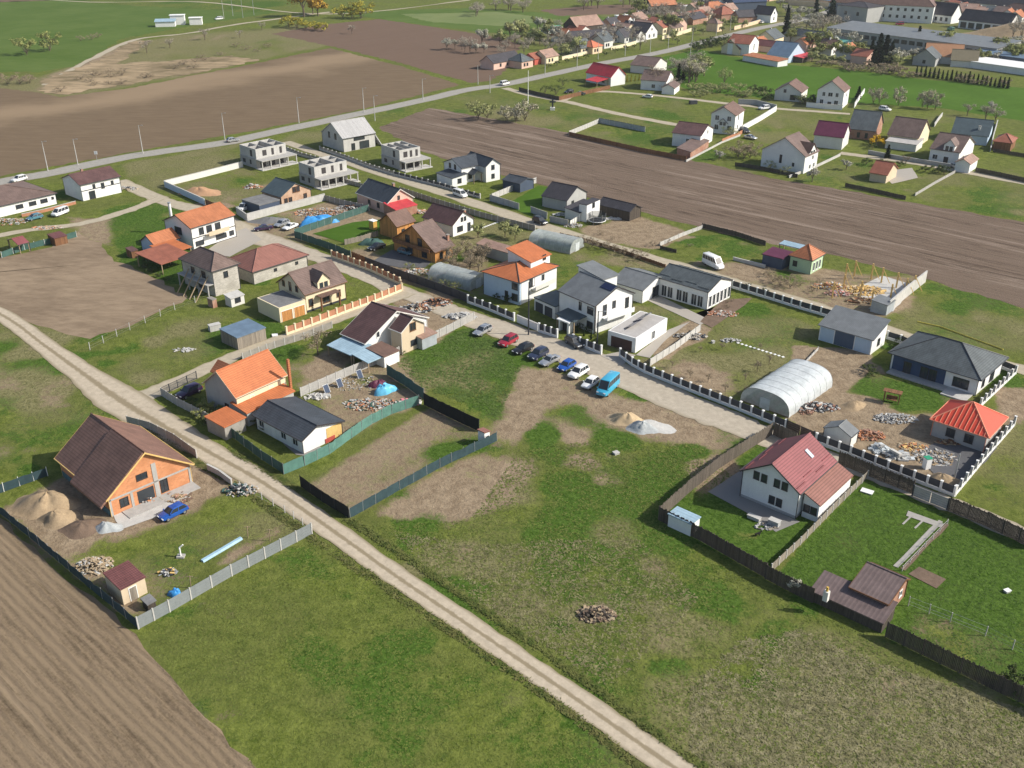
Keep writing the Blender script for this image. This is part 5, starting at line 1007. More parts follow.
vh('turquoise tin shed among the orchard trees', 843, 47.5, 8, 5, 2.6, 1, plain('turquoise_sheet',(.18,.48,.40)), plain('turquoise_sheet',(.18,.48,.40)), name='shed', cat='shed', rz=ang_w)
vh('long slate-roofed barn at the back of the orchard', 806, 44, 30, 9, 3.5, 3, OFFW, R_SLATE, name='barn', cat='barn', rz=ang_w)
# huts on the far meadow
vh('white two-storey site cabin on the far meadow track', 178, 25, 9, 6, 5.5, 1, WHITE, WHITEP, roof='flat', name='site_cabin', cat='cabin', rz=.2)
vh('low white caravan-like hut beside the two-storey site cabin', 165.5, 27, 12, 6, 3, 1, WHITE, R_PALEBLUE, roof='shed', high='B', name='site_cabin', cat='cabin', rz=.2)
vh('single white hut standing apart right of the site cabin', 196, 25, 8, 6, 4, 1, WHITE, WHITEP, roof='flat', name='hut', cat='hut', rz=.2)
vh('white garden pavilion among bare trees far behind the village barn', 627, 21, 11, 7, 3, 1, WHITE, WHITEP, roof='flat', name='pavilion', cat='pavilion', rz=.4)
vh('small white-topped hall left of the dark farmhouse roofs', 697, 12.5, 16, 8, 3, 1, WHITE, WHITEP, roof='shed', high='B', name='hall', cat='hall', rz=.6)

# second and third rows of the old village
_rr = random.Random(77); _rf = [(R_OLD,'faded pink'),(R_BLACK,'blackened'),(R_ORANGE2,'orange'),(R_BRICK,'brick red'),(R_BROWN2,'grey-brown'),(R_BROWN3,'warm brown'),(R_SLATE,'slate grey')]; _wl = [(CREAM,'cream'),(OFFW,'off-white'),(PINKW,'pink'),(WHITE,'white'),(BRICKR,'brick')]
def rowhouses(path, n, where, wide=(10,16)):
    w = [P(a, b) for a, b in path]
    for i in range(n):
        t_ = (i+.5)/n*(len(w)-1); k_ = int(t_); p = w[k_].lerp(w[k_+1], t_-k_); px_, py_ = PROJ(p); (rm_, rn), (wm_, wn) = _rr.choice(_rf), _rr.choice(_wl)
        vh(f'{wn} house with {rn} roof, {ORD[i]} from left {where}', px_, py_, _rr.uniform(*wide), _rr.uniform(8, 12), _rr.uniform(2.8, 3.8), _rr.uniform(2.6, 4.2), wm_, rm_, ridge=_rr.choice('xxy'), rz=ang_road2+_rr.uniform(-.15,.15), chim=[(_rr.uniform(.3,.7),.55,.9)], wins=WS[:2], group='small village houses '+where)
rowhouses([(604,47),(640,35),(700,22),(735,14)], 14, 'in the street\'s second row')
rowhouses([(695,14),(740,6),(790,-2)], 9, 'at the far end of the street')
rowhouses([(960,15),(1000,18),(1030,22)], 7, 'behind the paired barns', (14,22))
rowhouses([(950,6),(990,8),(1030,11)], 7, 'at the top right skyline', (16,26))
rowhouses([(740,56),(765,50),(786,43)], 3, 'between whitewashed house and orchard')
rowhouses([(800,48),(850,57),(880,66)], 4, 'among orchard trees', (9,13))
rowhouses([(575,57),(640,40),(690,29)], 6, 'in the front street row', (7,11))
rowhouses([(560,44),(610,32),(650,24)], 6, 'behind the weathered red barn', (8,14))
rowhouses([(845,4),(900,1),(960,-2)], 7, 'behind the large white block', (16,26))
# ---------------- fences and walls ----------------
_post = {}
def postmesh(key, fn, m):
    if key not in _post: mb = MB(); fn(mb); _post[key] = mb.mesh('post', m)
    return _post[key]
def fence(kind, px, h, label, sp=2.5, m=None, m2=None, cat='fence', name=None, z=0.0, group=None, drop=None):
    w = [P(a, b) for a, b in px]; o0 = w[0]; root = thing(name or {'slab':'concrete_fence','net':'net_fence','board':'board_fence','sheet':'sheet_fence','wire':'wire_fence','pillar':'pillar_fence','wall':'garden_wall','rail':'metal_fence'}[kind], label, cat, o0, 0, group)
    rr = random.Random(int(px[0][0]*7+px[0][1])); ends = []
    for k in range(len(w)-1):
        p, q = w[k]-o0, w[k+1]-o0; d = q-p; L = d.length
        if L < .3: continue
        d.normalize(); nn = Vector((-d.y, d.x, 0)); rz = math.atan2(d.y, d.x); n = max(1, round(L/sp)); st = L/n
        B = lambda mb, a0, a1, c0, c1, z0, z1, mi=0: mb.hexa([p+d*a0+nn*c0+Vector((0,0,z0)), p+d*a1+nn*c0+Vector((0,0,z0)), p+d*a1+nn*c1+Vector((0,0,z0)), p+d*a0+nn*c1+Vector((0,0,z0))], [p+d*a0+nn*c0+Vector((0,0,z1)), p+d*a1+nn*c0+Vector((0,0,z1)), p+d*a1+nn*c1+Vector((0,0,z1)), p+d*a0+nn*c1+Vector((0,0,z1))], mi)
        mb = MB(); pm = None
        if kind == 'slab':
            for i in range(n):
                for r_ in range(4): B(mb, i*st+.09, (i+1)*st-.09, -.025, .025, h*r_/4+.004, h*(r_+1)/4-.022)
            mb.build('panel', m or CONC, root); pm = postmesh(('slab', h), lambda q_: q_.box(-.08,.08,-.08,.08,0,h+.06), CONCL)
        elif kind == 'net':
            N = max(2, int(L/.8)); prev = None
            for i in range(N):
                a0, a1 = L*i/N, L*(i+1)/N; c0 = prev if prev is not None else rr.uniform(-.07,.07); c1 = rr.uniform(-.09,.09); t0 = h-abs(c0)*1.6; t1 = h-abs(c1)*1.6; prev = c1
                pa, pb = p+d*a0, p+d*a1; b0, b1 = nn*(c0*.4), nn*(c1*.4); t = nn*.012
                mb.hexa([pa+b0-t+Vector((0,0,.03)), pb+b1-t+Vector((0,0,.03)), pb+b1+t+Vector((0,0,.03)), pa+b0+t+Vector((0,0,.03))], [pa+nn*c0-t+Vector((0,0,t0)), pb+nn*c1-t+Vector((0,0,t1)), pb+nn*c1+t+Vector((0,0,t1)), pa+nn*c0+t+Vector((0,0,t0))])
            mb.build('net', m or NETG, root); pm = postmesh(('net', h), lambda q_: q_.tube((0,0,0),(0,0,h+.12),.045), m2 or STEEL)
        elif kind == 'board':
            a = 0.0
            while a < L-.05:
                wd = .17*rr.uniform(.85,1.15); B(mb, a, min(L, a+wd-.018), -.012, .012+rr.uniform(0,.01), .03, h*rr.uniform(.93,1.05)); a += wd
            bo = mb.build('boards', m or WOODD, root); rb = MB()
            for zz in (.4, h-.35): B(rb, 0, L, .014, .08, zz, zz+.09)
            rb.build('rails', m or WOODD, root); pm = postmesh(('board', h, (m or WOODD).name), lambda q_: q_.box(-.06,.06,.0,.14,0,h+.02), m2 or m or WOODD)
        elif kind == 'sheet':
            N = max(2, int(L/.13))
            for i in range(N):
                c0, c1 = (.02 if i % 2 else -.02), (-.02 if i % 2 else .02); pa, pb = p+d*(L*i/N), p+d*(L*(i+1)/N); t = nn*.006
                mb.hexa([pa+nn*c0-t, pb+nn*c1-t, pb+nn*c1+t, pa+nn*c0+t], [pa+nn*c0-t+Vector((0,0,h)), pb+nn*c1-t+Vector((0,0,h)), pb+nn*c1+t+Vector((0,0,h)), pa+nn*c0+t+Vector((0,0,h))])
            mb.build('sheet', m or GREYMET, root); rb = MB(); B(rb, 0, L, -.05, .05, h-.04, h+.04); rb.build('top_rail', m2 or STEEL, root); pm = postmesh(('sheet', h), lambda q_: q_.box(-.05,.05,-.10,.0,0,h+.10), WHITEP if m2 is None else m2)
        elif kind == 'wire':
            for zz in (.3, .75, h-.1): mb.tube(p+Vector((0,0,zz)), q+Vector((0,0,zz)), .012, n=3)
            mb.build('wires', STEEL, root); pm = postmesh(('wire', h), lambda q_: q_.box(-.05,.05,-.05,.05,0,h), m2 or CONCL)
        elif kind == 'wall':
            B(mb, 0, L, -.11, .11, 0, h); mb.build('wall_panel', m or CONCL, root); rb = MB(); B(rb, -.03, L+.03, -.16, .16, h+.002, h+.08); rb.build('coping', m2 or CONCL, root); pm = None
        elif kind == 'rail':
            B(mb, 0, L, -.03, .03, h-.06, h); B(mb, 0, L, -.03, .03, .2, .26)
            for i in range(int(L/.22)): B(mb, i*.22, i*.22+.04, -.02, .02, .0, h-.062)
            mb.build('railing', m or DKMET, root); pm = postmesh(('rail', h), lambda q_: q_.box(-.06,.06,-.06,.06,0,h+.06), DKMET)
        elif kind == 'pillar':
            B(mb, 0, L, -.12, .12, 0, .5); mb.build('plinth', m2 or WHITE, root); pg = MB()
            for i in range(n): B(pg, i*st+.18, (i+1)*st-.18, -.03, .03, .54, h-.1)
            pg.build('panel', m or ANTHR, root)
            def pl(q_): q_.box(-.16,.16,-.16,.16,0,h); q_.box(-.2,.2,-.2,.2,h+.002,h+.06)
            pm = postmesh(('pillar', h, (m2 or WHITE).name), pl, m2 or WHITE)
        if pm is not None:
            for i in range(n+(1 if k == len(w)-2 else 0)):
                if len(ends) >= 98: break
                o = link('pillar' if kind == 'pillar' else 'post', pm, root); o.location = p+d*(i*st); o.rotation_euler = (rr.uniform(-.03,.03) if kind in ('net','wire') else 0, rr.uniform(-.04,.04) if kind in ('net','wire','sheet') else 0, rz); ends.append(o)
    return root
def gate(px0, px1, h, label, m, name='gate'):
    a, b = P(*px0), P(*px1); d = b-a; L = d.length; t = thing(name, label, 'gate', a, math.atan2(d.y, d.x))
    for x in (0, L): mb = MB(); mb.box(x-.1, x+.1, -.1, .1, 0, h+.1); mb.build('post', DKMET, t)
    for k in range(2): mb = MB(); [mb.box(.12+k*(L/2-.06), L/2-.03+k*(L/2-.1), -.03, .03, .1+i*(h-.1)/5, .1+(i+1)*(h-.1)/5-.03) for i in range(5)]; mb.build('leaf', m, t)
    return t
F = fence
F('slab', [(138.7,629),(170,612),(232,576),(312,534)], 1.8, 'grey horizontal board fence with pale posts closing the brick house plot', 2.6, plain('grey_fence_board',(.20,.22,.225),.6,.15,1), name='panel_fence')
F('net', [(-8,507),(30,538),(80,580),(138.7,629)], 1.6, 'dark blue-green net fence between the brick house plot and the ploughed field', 2.6, NETB)
F('net', [(-12,498),(20,486),(48,476)], 1.5, 'grey-green net fence with white posts left of the orange brick house', 2.4, NETB, WHITEP)
F('slab', [(151,430),(175,442),(197,458)], 1.5, 'grey concrete slab fence along the track behind the orange brick house', 2.0)
F('slab', [(128,424),(151,430)], 1.5, 'short grey fence section at the corner of the track and alley', 2.0)
F('wall', [(208,470),(220,476),(232,485)], 1.0, 'short pale concrete wall beside the track opposite the bungalow', m=CONCL)
F('wire', [(240,489),(262,500),(285,513),(312,532)], 1.3, 'row of thin pale posts with wires along the dirt track', 2.4)
F('net', [(301,487),(322,502),(349,518.5)], 2.0, 'black net fence facing the dirt track', 3.0, NETK, DKMET)
F('net', [(350.3,518.4),(400,490),(440,468),(497,441)], 1.7, 'long dark blue-green net fence along the lower side of the brown plot', 2.6, NETB)
F('net', [(424,405),(450,418),(479,432)], 2.4, 'tall black net fence facing away at the back of the brown plot', 3.0, NETK, DKMET)
F('net', [(224,432),(236,440),(262,460),(284,474)], 1.8, 'green net fence along the track in front of the bungalow', 2.4, NETG)
F('net', [(284,474.5),(305,466),(330,454),(352,438),(372,424),(392,414),(419,405)], 1.9, 'long wavy green net fence between the bungalow garden and the brown plot', 2.6, NETGL)
F('net', [(387,375),(405,386),(424,400)], 2.2, 'short tall turquoise-green net fence behind the blue tarpaulin', 2.6, NETG)
F('slab', [(301,396.5),(345,377),(399,355),(440,337),(474,320)], 1.7, 'long grey concrete fence from the bungalow to the street past the maroon-roofed house', 2.0)
F('slab', [(162,396),(178,406),(200,417),(225,431)], 1.6, 'grey concrete fence in front of the orange-roofed house along the track', 2.0)
F('rail', [(162,395.5),(178,388),(197,379)], 1.5, 'dark metal railing at the alley corner of the orange-roofed house', 2.0)
F('slab', [(243,360),(275,348),(304,339),(332,328)], 1.4, 'grey concrete fence along the lower side of the alley', 2.0, CONCD)
F('pillar', [(287,335),(312,326),(345,313),(375,302),(402,291)], 1.8, 'cream garden wall with terracotta infill panels along the alley', 2.0, CLAYBR, CREAM, name='garden_wall')
F('pillar', [(402,291),(400,285),(372,272),(332,257.5)], 1.8, 'cream garden wall with terracotta panels along the street side lawn', 2.0, CLAYBR, CREAM, name='garden_wall')
F('net', [(295,238),(322,247),(351,258)], 1.9, 'tall dark green net fence along the street beside the bright lawn', 2.6, NETG)
F('net', [(295,236),(318,228),(345,219),(369,211)], 1.9, 'dark green net fence at the far side of the bright lawn', 2.6, NETG)
F('board', [(352,258.5),(366,264.5)], 1.8, 'short brown board fence between the green net and black fence on the street', 2.2, WOODB)
F('sheet', [(366,265),(400,278),(435,290),(468,302.5)], 1.9, 'long black sheet fence along the village street', 2.6, ANTHR, DKMET)
F('board', [(345,245),(362,241),(378,236)], 1.4, 'low wooden fence between the bright lawn and the parked cars', 2.2, WOODG)
F('pillar', [(468,303),(490,311),(514,321)], 1.8, 'white pillar fence with dark panels in front of the orange and blue villa', 2.2)
F('wall', [(517,322),(538,331)], 1.5, 'plain white wall section between two runs of pillar fence on the street', m=WHITE)
F('pillar', [(539,332),(557,338)], 1.9, 'short white pillar fence left of the white gate canopy', 1.7)
F('pillar', [(573,343.5),(601,354.5)], 1.9, 'short white pillar fence right of the white gate canopy', 1.9)
F('pillar', [(620,357),(632,366),(644.5,373),(690,391.5),(740,411),(785,429.5)], 1.8, 'long curved white pillar fence with black panels along the street', 2.15)
gate((786,430), (813,442), 1.9, 'wide brown sliding gate in the white pillar fence by the greenhouse', plain('brown_gate',(.10,.075,.06),.7))
F('pillar', [(815.7,443),(850,456),(900,476),(953.5,496.5)], 1.8, 'white pillar fence with black panels along the building yard', 2.15)
F('pillar', [(954.5,496),(985,459),(1013.5,426)], 1.8, 'white pillar fence running back beside the red membrane roof', 2.15)
F('pillar', [(980,407),(998,390),(1015,374)], 1.7, 'white pillar fence at the end of the huge slate hipped roof', 2.0)
F('pillar', [(1015,374),(1000,368)], 1.7, 'short white pillar fence behind the huge slate hipped roof', 2.0)
F('pillar', [(732,288),(765,298),(800,309),(831,318)], 1.8, 'white pillar fence with black panels along the upper lane', 2.3)
F('pillar', [(887,339),(900,343),(909,347)], 1.7, 'short white pillar fence between grey garage house and hipped house', 2.3)
F('slab', [(650,366),(675,350),(700,331)], 1.5, 'pale concrete fence at the left side of the mown garden', 2.0, CONCL)
F('board', [(659,520),(690,492),(720,468),(772,435)], 2.3, 'dark board fence on the left side of the rosy-roofed house plot', 2.2, WOODM)
F('board', [(659,520.5),(700,541),(765,578)], 2.3, 'blackish board fence at the near side of the rosy-roofed house plot', 2.2, WOODD)
F('board', [(773,435),(795,446)], 2.3, 'short board fence behind the rosy-roofed house at the street', 2.2, WOODM)
F('slab', [(771,572),(800,545),(838,506),(867,478)], 1.3, 'weathered pale slab fence between rosy-roofed house and the lawn', 2.0, WOODG)
F('board', [(838,464),(870,477),(912,494)], 2.3, 'dark board fence along the lane at the top of the lawn', 2.2, WOODD)
gate((912,496), (947,510), 1.9, 'grey panelled gate between dark board fences at the lane', plain('grey_gate',(.36,.35,.33),.7))
F('board', [(948,511),(985,526),(1035,550)], 2.3, 'dark board fence along the lane right of the grey panelled gate', 2.2, WOODD)
F('board', [(765,579),(790,592),(812,603)], 2.2, 'blackish board fence left of the brown summer house', 2.2, WOODD)
F('board', [(885,637),(940,664),(1018,702),(1060,722)], 2.3, 'blackish board fence right of the brown summer house', 2.2, WOODD)
F('wire', [(908,606),(950,622),(985,636),(1040,664)], 1.5, 'thin wire fence with posts around the vegetable patch', 3.0)
F('wall', [(247.4,221),(285,211),(325,200.5)], 1.9, 'long pale concrete wall in front of the tan brick house', m=CONCL)
F('wall', [(237,214),(247,221)], 1.9, 'short end of the pale concrete wall beside the parked cars', m=GREYW)
F('wall', [(165,187),(185,196),(205,205)], 1.7, 'grey-blue rendered wall on the lane side of the empty plot', m=PALEBLUE)
F('wall', [(165,186.5),(200,178),(243,167)], 1.7, 'white rendered wall at the back of the empty plot', m=OFFW)
F('board', [(206,205),(216,209)], 1.6, 'short dark board gate fence at the empty plot', 2.0, WOODB)
F('slab', [(325,200.5),(345,206),(369,211)], 1.6, 'dark slab fence behind the rubble yard', 2.0, CONCD)
F('slab', [(400,192),(440,205),(480,217),(535,231)], 1.5, 'long grey slab fence on the lower side of the upper lane', 2.0, CONCD)
F('slab', [(318,172),(345,183),(372,190)], 1.2, 'low weathered fence along the lane by the middle villa', 2.2, CONCD)
F('pillar', [(320,150),(345,158.5),(370,168),(394,175.5)], 1.3, 'low pillar fence in front of the villas on the upper lane', 2.4, CONCD, CONCL)
F('pillar', [(394,175.5),(440,187),(480,198.5)], 1.4, 'dark-panelled pillar fence in front of the white slate-roofed house', 2.4, ANTHR, CONCL)
F('pillar', [(285,150),(302,156.5),(320,161)], 1.3, 'low pillar fence beside the house with boarded roof', 2.2, CONCD, CONCL)
F('sheet', [(490,201),(505,205.5),(519,210)], 1.8, 'grey sheet fence with light posts beside the walled lawn', 2.0, GREYMET, CONCL)
F('slab', [(492,199.5),(515,190),(536,183)], 1.7, 'pale concrete fence left of the walled lawn', 2.0, CONCL)
F('sheet', [(531,213),(547,219)], 1.8, 'short grey panelled fence at the black-roofed house entrance', 2.0, GREYMET, CONCL)
F('sheet', [(550,222),(568,226)], 1.6, 'brownish grey gate fence by the white picket yard', 2.0, GREYW, CONCL)
F('slab', [(570,226),(585,217),(600,208)], 1.4, 'white concrete picket fence beside the trampoline yard', 1.2, OFFW)
F('board', [(560,236),(590,243),(625,254),(665,268)], .9, 'overgrown low brown fence under the upper lane', 2.2, WOODB)
F('slab', [(660,246),(683,236),(702,229)], 1.0, 'low pale fence between bare garden and green lawn', 2.0, CONCL)
F('board', [(702,228),(735,236),(765,246)], 1.3, 'dark wooden fence at the edge of the ploughed strip', 2.2, WOODD)
F('board', [(660,249),(676,253)], .9, 'tiny dark fence piece at the corner of the green lawn', 2.2, WOODD)
F('wall', [(733,260),(765,268)], .7, 'low pale raised bed wall beside the white minibus', m=CONCL)
F('wall', [(888,313),(905,298),(925,282)], 2.6, 'bare concrete end wall of the timber frame site', m=CONCL)
F('slab', [(770,398),(790,380),(818,350)], .6, 'very low edging fence of the mown garden', 2.0, CONCL)
F('net', [(2,258),(25,250),(55,243),(77,237)], 1.5, 'turquoise green net fence around the allotment at the left', 2.6, NETG)
F('wall', [(22,217),(45,212),(76,204)], .8, 'low orange-brown brick wall in front of the hipped bungalow', m=CLAYBR)
F('wire', [(90,350),(130,330),(175,310),(215,296)], 1.6, 'sparse post and wire fence along the brown field corner', 4.0)
# fences of the farther plots

F('board', [(519,91),(540,96.5),(559,100.5)], 1.6, 'dark board fence at the left corner garden of the red-roofed house', 2.5, WOODD)
F('board', [(559,100.5),(585,94.5),(610,89)], 1.6, 'red-brown board fence facing the path by the red-roofed house', 2.5, WOODB)
F('board', [(569,136),(600,143),(640,152),(686,161)], 1.5, 'maroon sheet fence at the far edge of the ploughed strip', 2.5, WOODB)
F('slab', [(569,135.5),(585,129),(599,123)], 1.6, 'pale slab fence of the small walled garden by the ploughed strip', 2.0, CONCL)
F('sheet', [(599,123),(620,127),(645,132)], 1.8, 'dark grey sheet fence at the back of the small walled garden', 2.5, GREYMET, DKMET)
F('wall', [(686,162),(705,152),(722,143),(740,136)], .5, 'low pale kerb wall in front of the maroon-brown roofed house', m=CONCL)
F('board', [(722,143),(735,137.5),(742,134)], 1.4, 'reddish fence by the drive of the tall white house', 2.5, CLAYBR)
F('wall', [(742,131),(760,121),(776,111)], 1.9, 'long white yard wall right of the tall white house', m=WHITE)
F('wall', [(738,104),(756,105),(776,110)], 1.9, 'pale grey yard wall behind the tall white house', m=GREYW)
F('board', [(735,166),(760,170),(790,176),(797,178)], 1.2, 'dark low fence below the big white crossed-gable house', 2.5, WOODD)
F('wall', [(789,178),(815,168),(840,156)], .7, 'low pale fence wall with posts right of the crossed-gable house', m=CONCL)
F('wall', [(806,107),(825,109),(842,110)], 1.8, 'white front wall of the gabled two-storey house', m=WHITE)
F('wall', [(854,108),(859,100),(864,93)], 1.8, 'white side wall of the gabled two-storey house', m=WHITE)
F('wall', [(868,154),(900,160),(950,168)], 1.2, 'grey fence wall along the lane below the dormer house', m=CONC)
F('board', [(845,187),(870,192),(905,200)], 1.2, 'dark fence at the edge of the tiny summer house garden', 2.5, WOODD)
F('slab', [(915,196),(935,184),(955,173)], .9, 'grey slab fence between the summer house garden and the meadow', 2.5, CONC)
F('wall', [(934,127),(938,121),(942,116)], 1.2, 'narrow pale wall between olive-roofed and teal-roofed houses', m=CONCL)
F('wall', [(990,152),(993,138),(997,124)], 1.4, 'pale wall on the right of the teal-roofed house', m=CONCL)
F('board', [(975,172),(1000,177),(1040,186)], 1.4, 'dark hedge-like board fence at the right edge lane', 2.5, WOODD)
F('board', [(993,152),(1040,160)], 1.2, 'second dark board fence at the right edge behind the cabin', 2.5, WOODD)
F('wall', [(734,30),(746,27),(760,23)], 2.0, 'long peach street wall by the far road end', m=plain('peach_render',(.66,.50,.34)))
F('wall', [(562,60),(580,56),(592,53)], 1.6, 'cream street wall left of the small peach house', m=CREAM)
F('wall', [(611,50),(625,47),(636,44)], 1.6, 'cream street wall right of the small peach house', m=CREAM)
F('wall', [(662,39.5),(680,35),(692,31)], 1.8, 'cream street wall past the white street gable', m=CREAM)
F('wall', [(788,5),(830,8)], 3, 'sandy enclosure wall behind the conifers', m=plain('peach_render',(.66,.50,.34)))

F('wire', [(947,524.5),(925,547),(902,571)], .9, 'low post and wire edging right of the garden path', 2.5)
# ---------------- vehicles ----------------
#          length, width, height, belt, hood-z, cabin rear x, cabin front x, roof rear x, roof front x, wheel r
CARS = dict(hatch=(4.15,1.78,1.50,.92,.86,-1.98,1.02,-1.45,.28,.32), estate=(4.65,1.82,1.50,.93,.86,-2.2,1.05,-1.75,.25,.33), sedan=(4.65,1.82,1.45,.92,.86,-1.55,1.0,-.85,.2,.33), suv=(4.65,1.90,1.72,1.02,1.02,-2.2,1.05,-1.8,.3,.37),
            minibus=(5.95,2.02,2.65,1.25,1.18,-2.93,2.25,-2.85,1.25,.36), van=(4.9,1.92,1.95,1.1,1.08,-2.4,1.75,-2.3,.85,.35))
_carparts = {}
def carparts(kind):
    if kind in _carparts: return _carparts[kind]
    L, W, H, be, ho, cr, cf, rr_, rf, wr = CARS[kind]; hw = W/2; out = {}
    st = [(-L/2, .48, be-.12, hw*.86), (-L/2+.12, .33, be-.02, hw*.96), (-L*.30, .24, be, hw), (cf-.35, .22, be, hw), (cf, .22, be-.01, hw), (L/2-.55, .24, ho-.05, hw*.98), (L/2-.14, .28, ho-.16, hw*.92), (L/2, .42, ho-.34, hw*.76)]
    ring = lambda x, zb, zt, h: [(x, -h*.80, zb), (x, -h*.98, zb+.14), (x, -h, (zb+zt)/2), (x, -h*.95, zt-.06), (x, -h*.82, zt), (x, h*.82, zt), (x, h*.95, zt-.06), (x, h, (zb+zt)/2), (x, h*.98, zb+.14), (x, h*.80, zb)]
    mb = MB(); R_ = [ring(*s) for s in st]
    for a, b in zip(R_, R_[1:]):
        for k in range(10): mb.face((a[k], b[k], b[(k+1) % 10], a[(k+1) % 10]))
    mb.face(R_[0]); mb.face(R_[-1][::-1]); n0 = 9
    ti = hw*.74 if H < 2 else hw*.86
    lo = [(cr, -hw*.90, be-.03), (cf, -hw*.90, be-.03), (cf, hw*.90, be-.03), (cr, hw*.90, be-.03)]
    hi = [(rr_, -ti, H-.06), (rf, -ti, H-.06), (rf, ti, H-.06), (rr_, ti, H-.06)]
    tp = [(rr_+.12, -ti*.86, H), (rf-.15, -ti*.86, H), (rf-.15, ti*.86, H), (rr_+.12, ti*.86, H)]
    mb.hexa(lo, hi); mb.hexa(hi, tp); out['body'] = mb
    def pane(q, ins=.1, off=.012):
        q = [Vector(p) for p in q]; c = sum(q, Vector())/4; n = (q[1]-q[0]).cross(q[3]-q[0]).normalized()
        if n.dot(c-Vector((0, 0, be))) < 0 and n.dot(Vector((c.x, c.y, 0))) < 0: n = -n
        i = [p.lerp(c, ins) for p in q]; m_ = MB(); m_.hexa([p-n*.02 for p in i], [p+n*off for p in i]); return m_
    out['windscreen'] = pane((lo[1], lo[2], hi[2], hi[1])); out['rear_window'] = pane((lo[3], lo[0], hi[0], hi[3]), .16)
    def sidew(s):
        m_ = MB(); nseg = 3 if kind in ('suv', 'estate', 'van') else (5 if kind == 'minibus' else 2)
        A, B_, D, E_ = Vector((cr+.08, s*hw*.90, be)), Vector((cf-.06, s*hw*.90, be)), Vector((rf-.04, s*ti, H-.1)), Vector((rr_+.04, s*ti, H-.1))
        if kind == 'minibus': A, E_ = A.lerp(E_, .18), E_.lerp(A, .12); B_, D = B_.lerp(D, .18), D.lerp(B_, .12)
        for k in range(nseg):
            t0, t1 = (k+.05)/nseg, (k+.95)/nseg; q = [A.lerp(B_, t0), A.lerp(B_, t1), E_.lerp(D, t1), E_.lerp(D, t0)]; n = Vector((0, s, .3)).normalized(); m_.hexa([p-n*.02 for p in q], [p+n*.014 for p in q])
        return m_
    out['side_window'] = [sidew(-1), sidew(1)]
    wx = L*.31
    t = MB(); t.tube((0, -.1, 0), (0, .1, 0), wr, n=14); out['wheel'] = t; r = MB(); r.tube((0, -.112, 0), (0, .112, 0), wr*.62, n=10); out['rim'] = r
    hl = MB(); hl.box(L/2-.24, L/2-.015, -.2, .2, ho-.36, ho-.2); out['headlight'] = hl; tl = MB(); tl.box(-L/2-.02, -L/2+.12, -.13, .13, be-.34, be-.1); out['tail_light'] = tl
    bp = MB(); bp.box(-L/2-.03, -L/2+.15, -hw*.8, hw*.8, .3, .46); bp.box(L/2-.2, L/2+.02, -hw*.7, hw*.7, .3, .42); out['bumper'] = bp
    out['mirror'] = MB().box(cf-.25, cf-.1, -.09, .09, be+.02, be+.17)
    M_ = {}
    for k, v in out.items():
        M_[k] = [x.mesh(k, GLASS) for x in v] if isinstance(v, list) else v
    _carparts[kind] = (out, wx, hw, wr, M_, {}); return _carparts[kind]
def car(kind, front, rear, mat, label, group=None, name=None):
    "front, rear: ground pixels at the two ends; set on its centre"
    a, b = P(*front), P(*rear); c = (a+b)/2; d = a-b
    t = thing(name or {'minibus':'minibus','van':'van'}.get(kind, 'car'), label, {'minibus':'minibus','van':'van'}.get(kind, 'car'), (c.x, c.y, .04), math.atan2(d.y, d.x), group)
    out, wx, hw, wr, M_, cache = carparts(kind)
    def g(k, mt):
        key = (k, mt.name)
        if key not in cache:
            cache[key] = out[k].mesh(k, mt)
            if k == 'body': cache[key].polygons.foreach_set('use_smooth', [True]*len(cache[key].polygons)); cache[key].set_sharp_from_angle(angle=R(32))
        return cache[key]
    link('body', g('body', mat), t); link('windscreen', g('windscreen', GLASS), t); link('rear_window', g('rear_window', GLASS), t)
    for m_ in M_['side_window']: link('side_window', m_, t)
    link('bumper', g('bumper', DKMET), t)
    for s in (-1, 1):
        for x in (-wx, wx):
            wo = link('wheel', g('wheel', TYRE), t); wo.location = (x, s*(hw-.12), wr); link('rim', g('rim', RIM), wo)
        o = link('headlight', g('headlight', LAMPW), t); o.location = (0, s*hw*.62, 0); o = link('tail_light', g('tail_light', LAMPR), t); o.location = (0, s*hw*.72, 0); o = link('mirror', g('mirror', mat), t); o.location = (0, s*(hw+.05), 0)
    return t
CW, CS, CB, CN, CR, CDG, CK, CT, CLB, CP = paint('white_paint',(.78,.78,.77),0), paint('silver_paint',(.50,.51,.52),.6), paint('blue_paint',(.02,.10,.42)), paint('navy_paint',(.03,.04,.08)), paint('red_paint',(.36,.02,.04)), paint('grey_paint',(.10,.105,.11),.5), paint('black_paint',(.018,.018,.02)), paint('turquoise_paint',(.05,.36,.55),0), paint('teal_paint',(.10,.25,.32),.3), paint('purple_black_paint',(.04,.02,.06))
row = 'vehicles parked in a row on the gravel street'
car('hatch', (157.5,523.5), (189.5,508), CB, 'bright blue hatchback on the building plot of the orange brick house')
car('minibus', (596,402), (619,380.5), CT, 'tall turquoise minibus at the right end of the parked row', row)
car('hatch', (583,391.5), (597.5,380.5), CW, 'small white hatchback between white estate and turquoise minibus', row)
car('suv', (570,380.5), (586.5,370.5), CW, 'large white off-roader right of the bright blue car in the row', row)
car('hatch', (559,373), (574,364), CB, 'bright blue car in the middle of the parked row', row)
car('sedan', (541,367.5), (558,359), CS, 'silver saloon left of the bright blue car in the row', row)
car('suv', (530,361.5), (546,353), CN, 'dark navy off-roader left of the silver saloon', row)
car('estate', (514,355.5), (532,347.5), CK, 'black estate car right of the red car in the row', row)
car('suv', (500,348.5), (516,339.5), CR, 'red off-roader parked on the grass edge near the left of the row', row)
car('estate', (474,338), (491,328.5), CS, 'silver-grey estate car standing alone left of the red one', row)
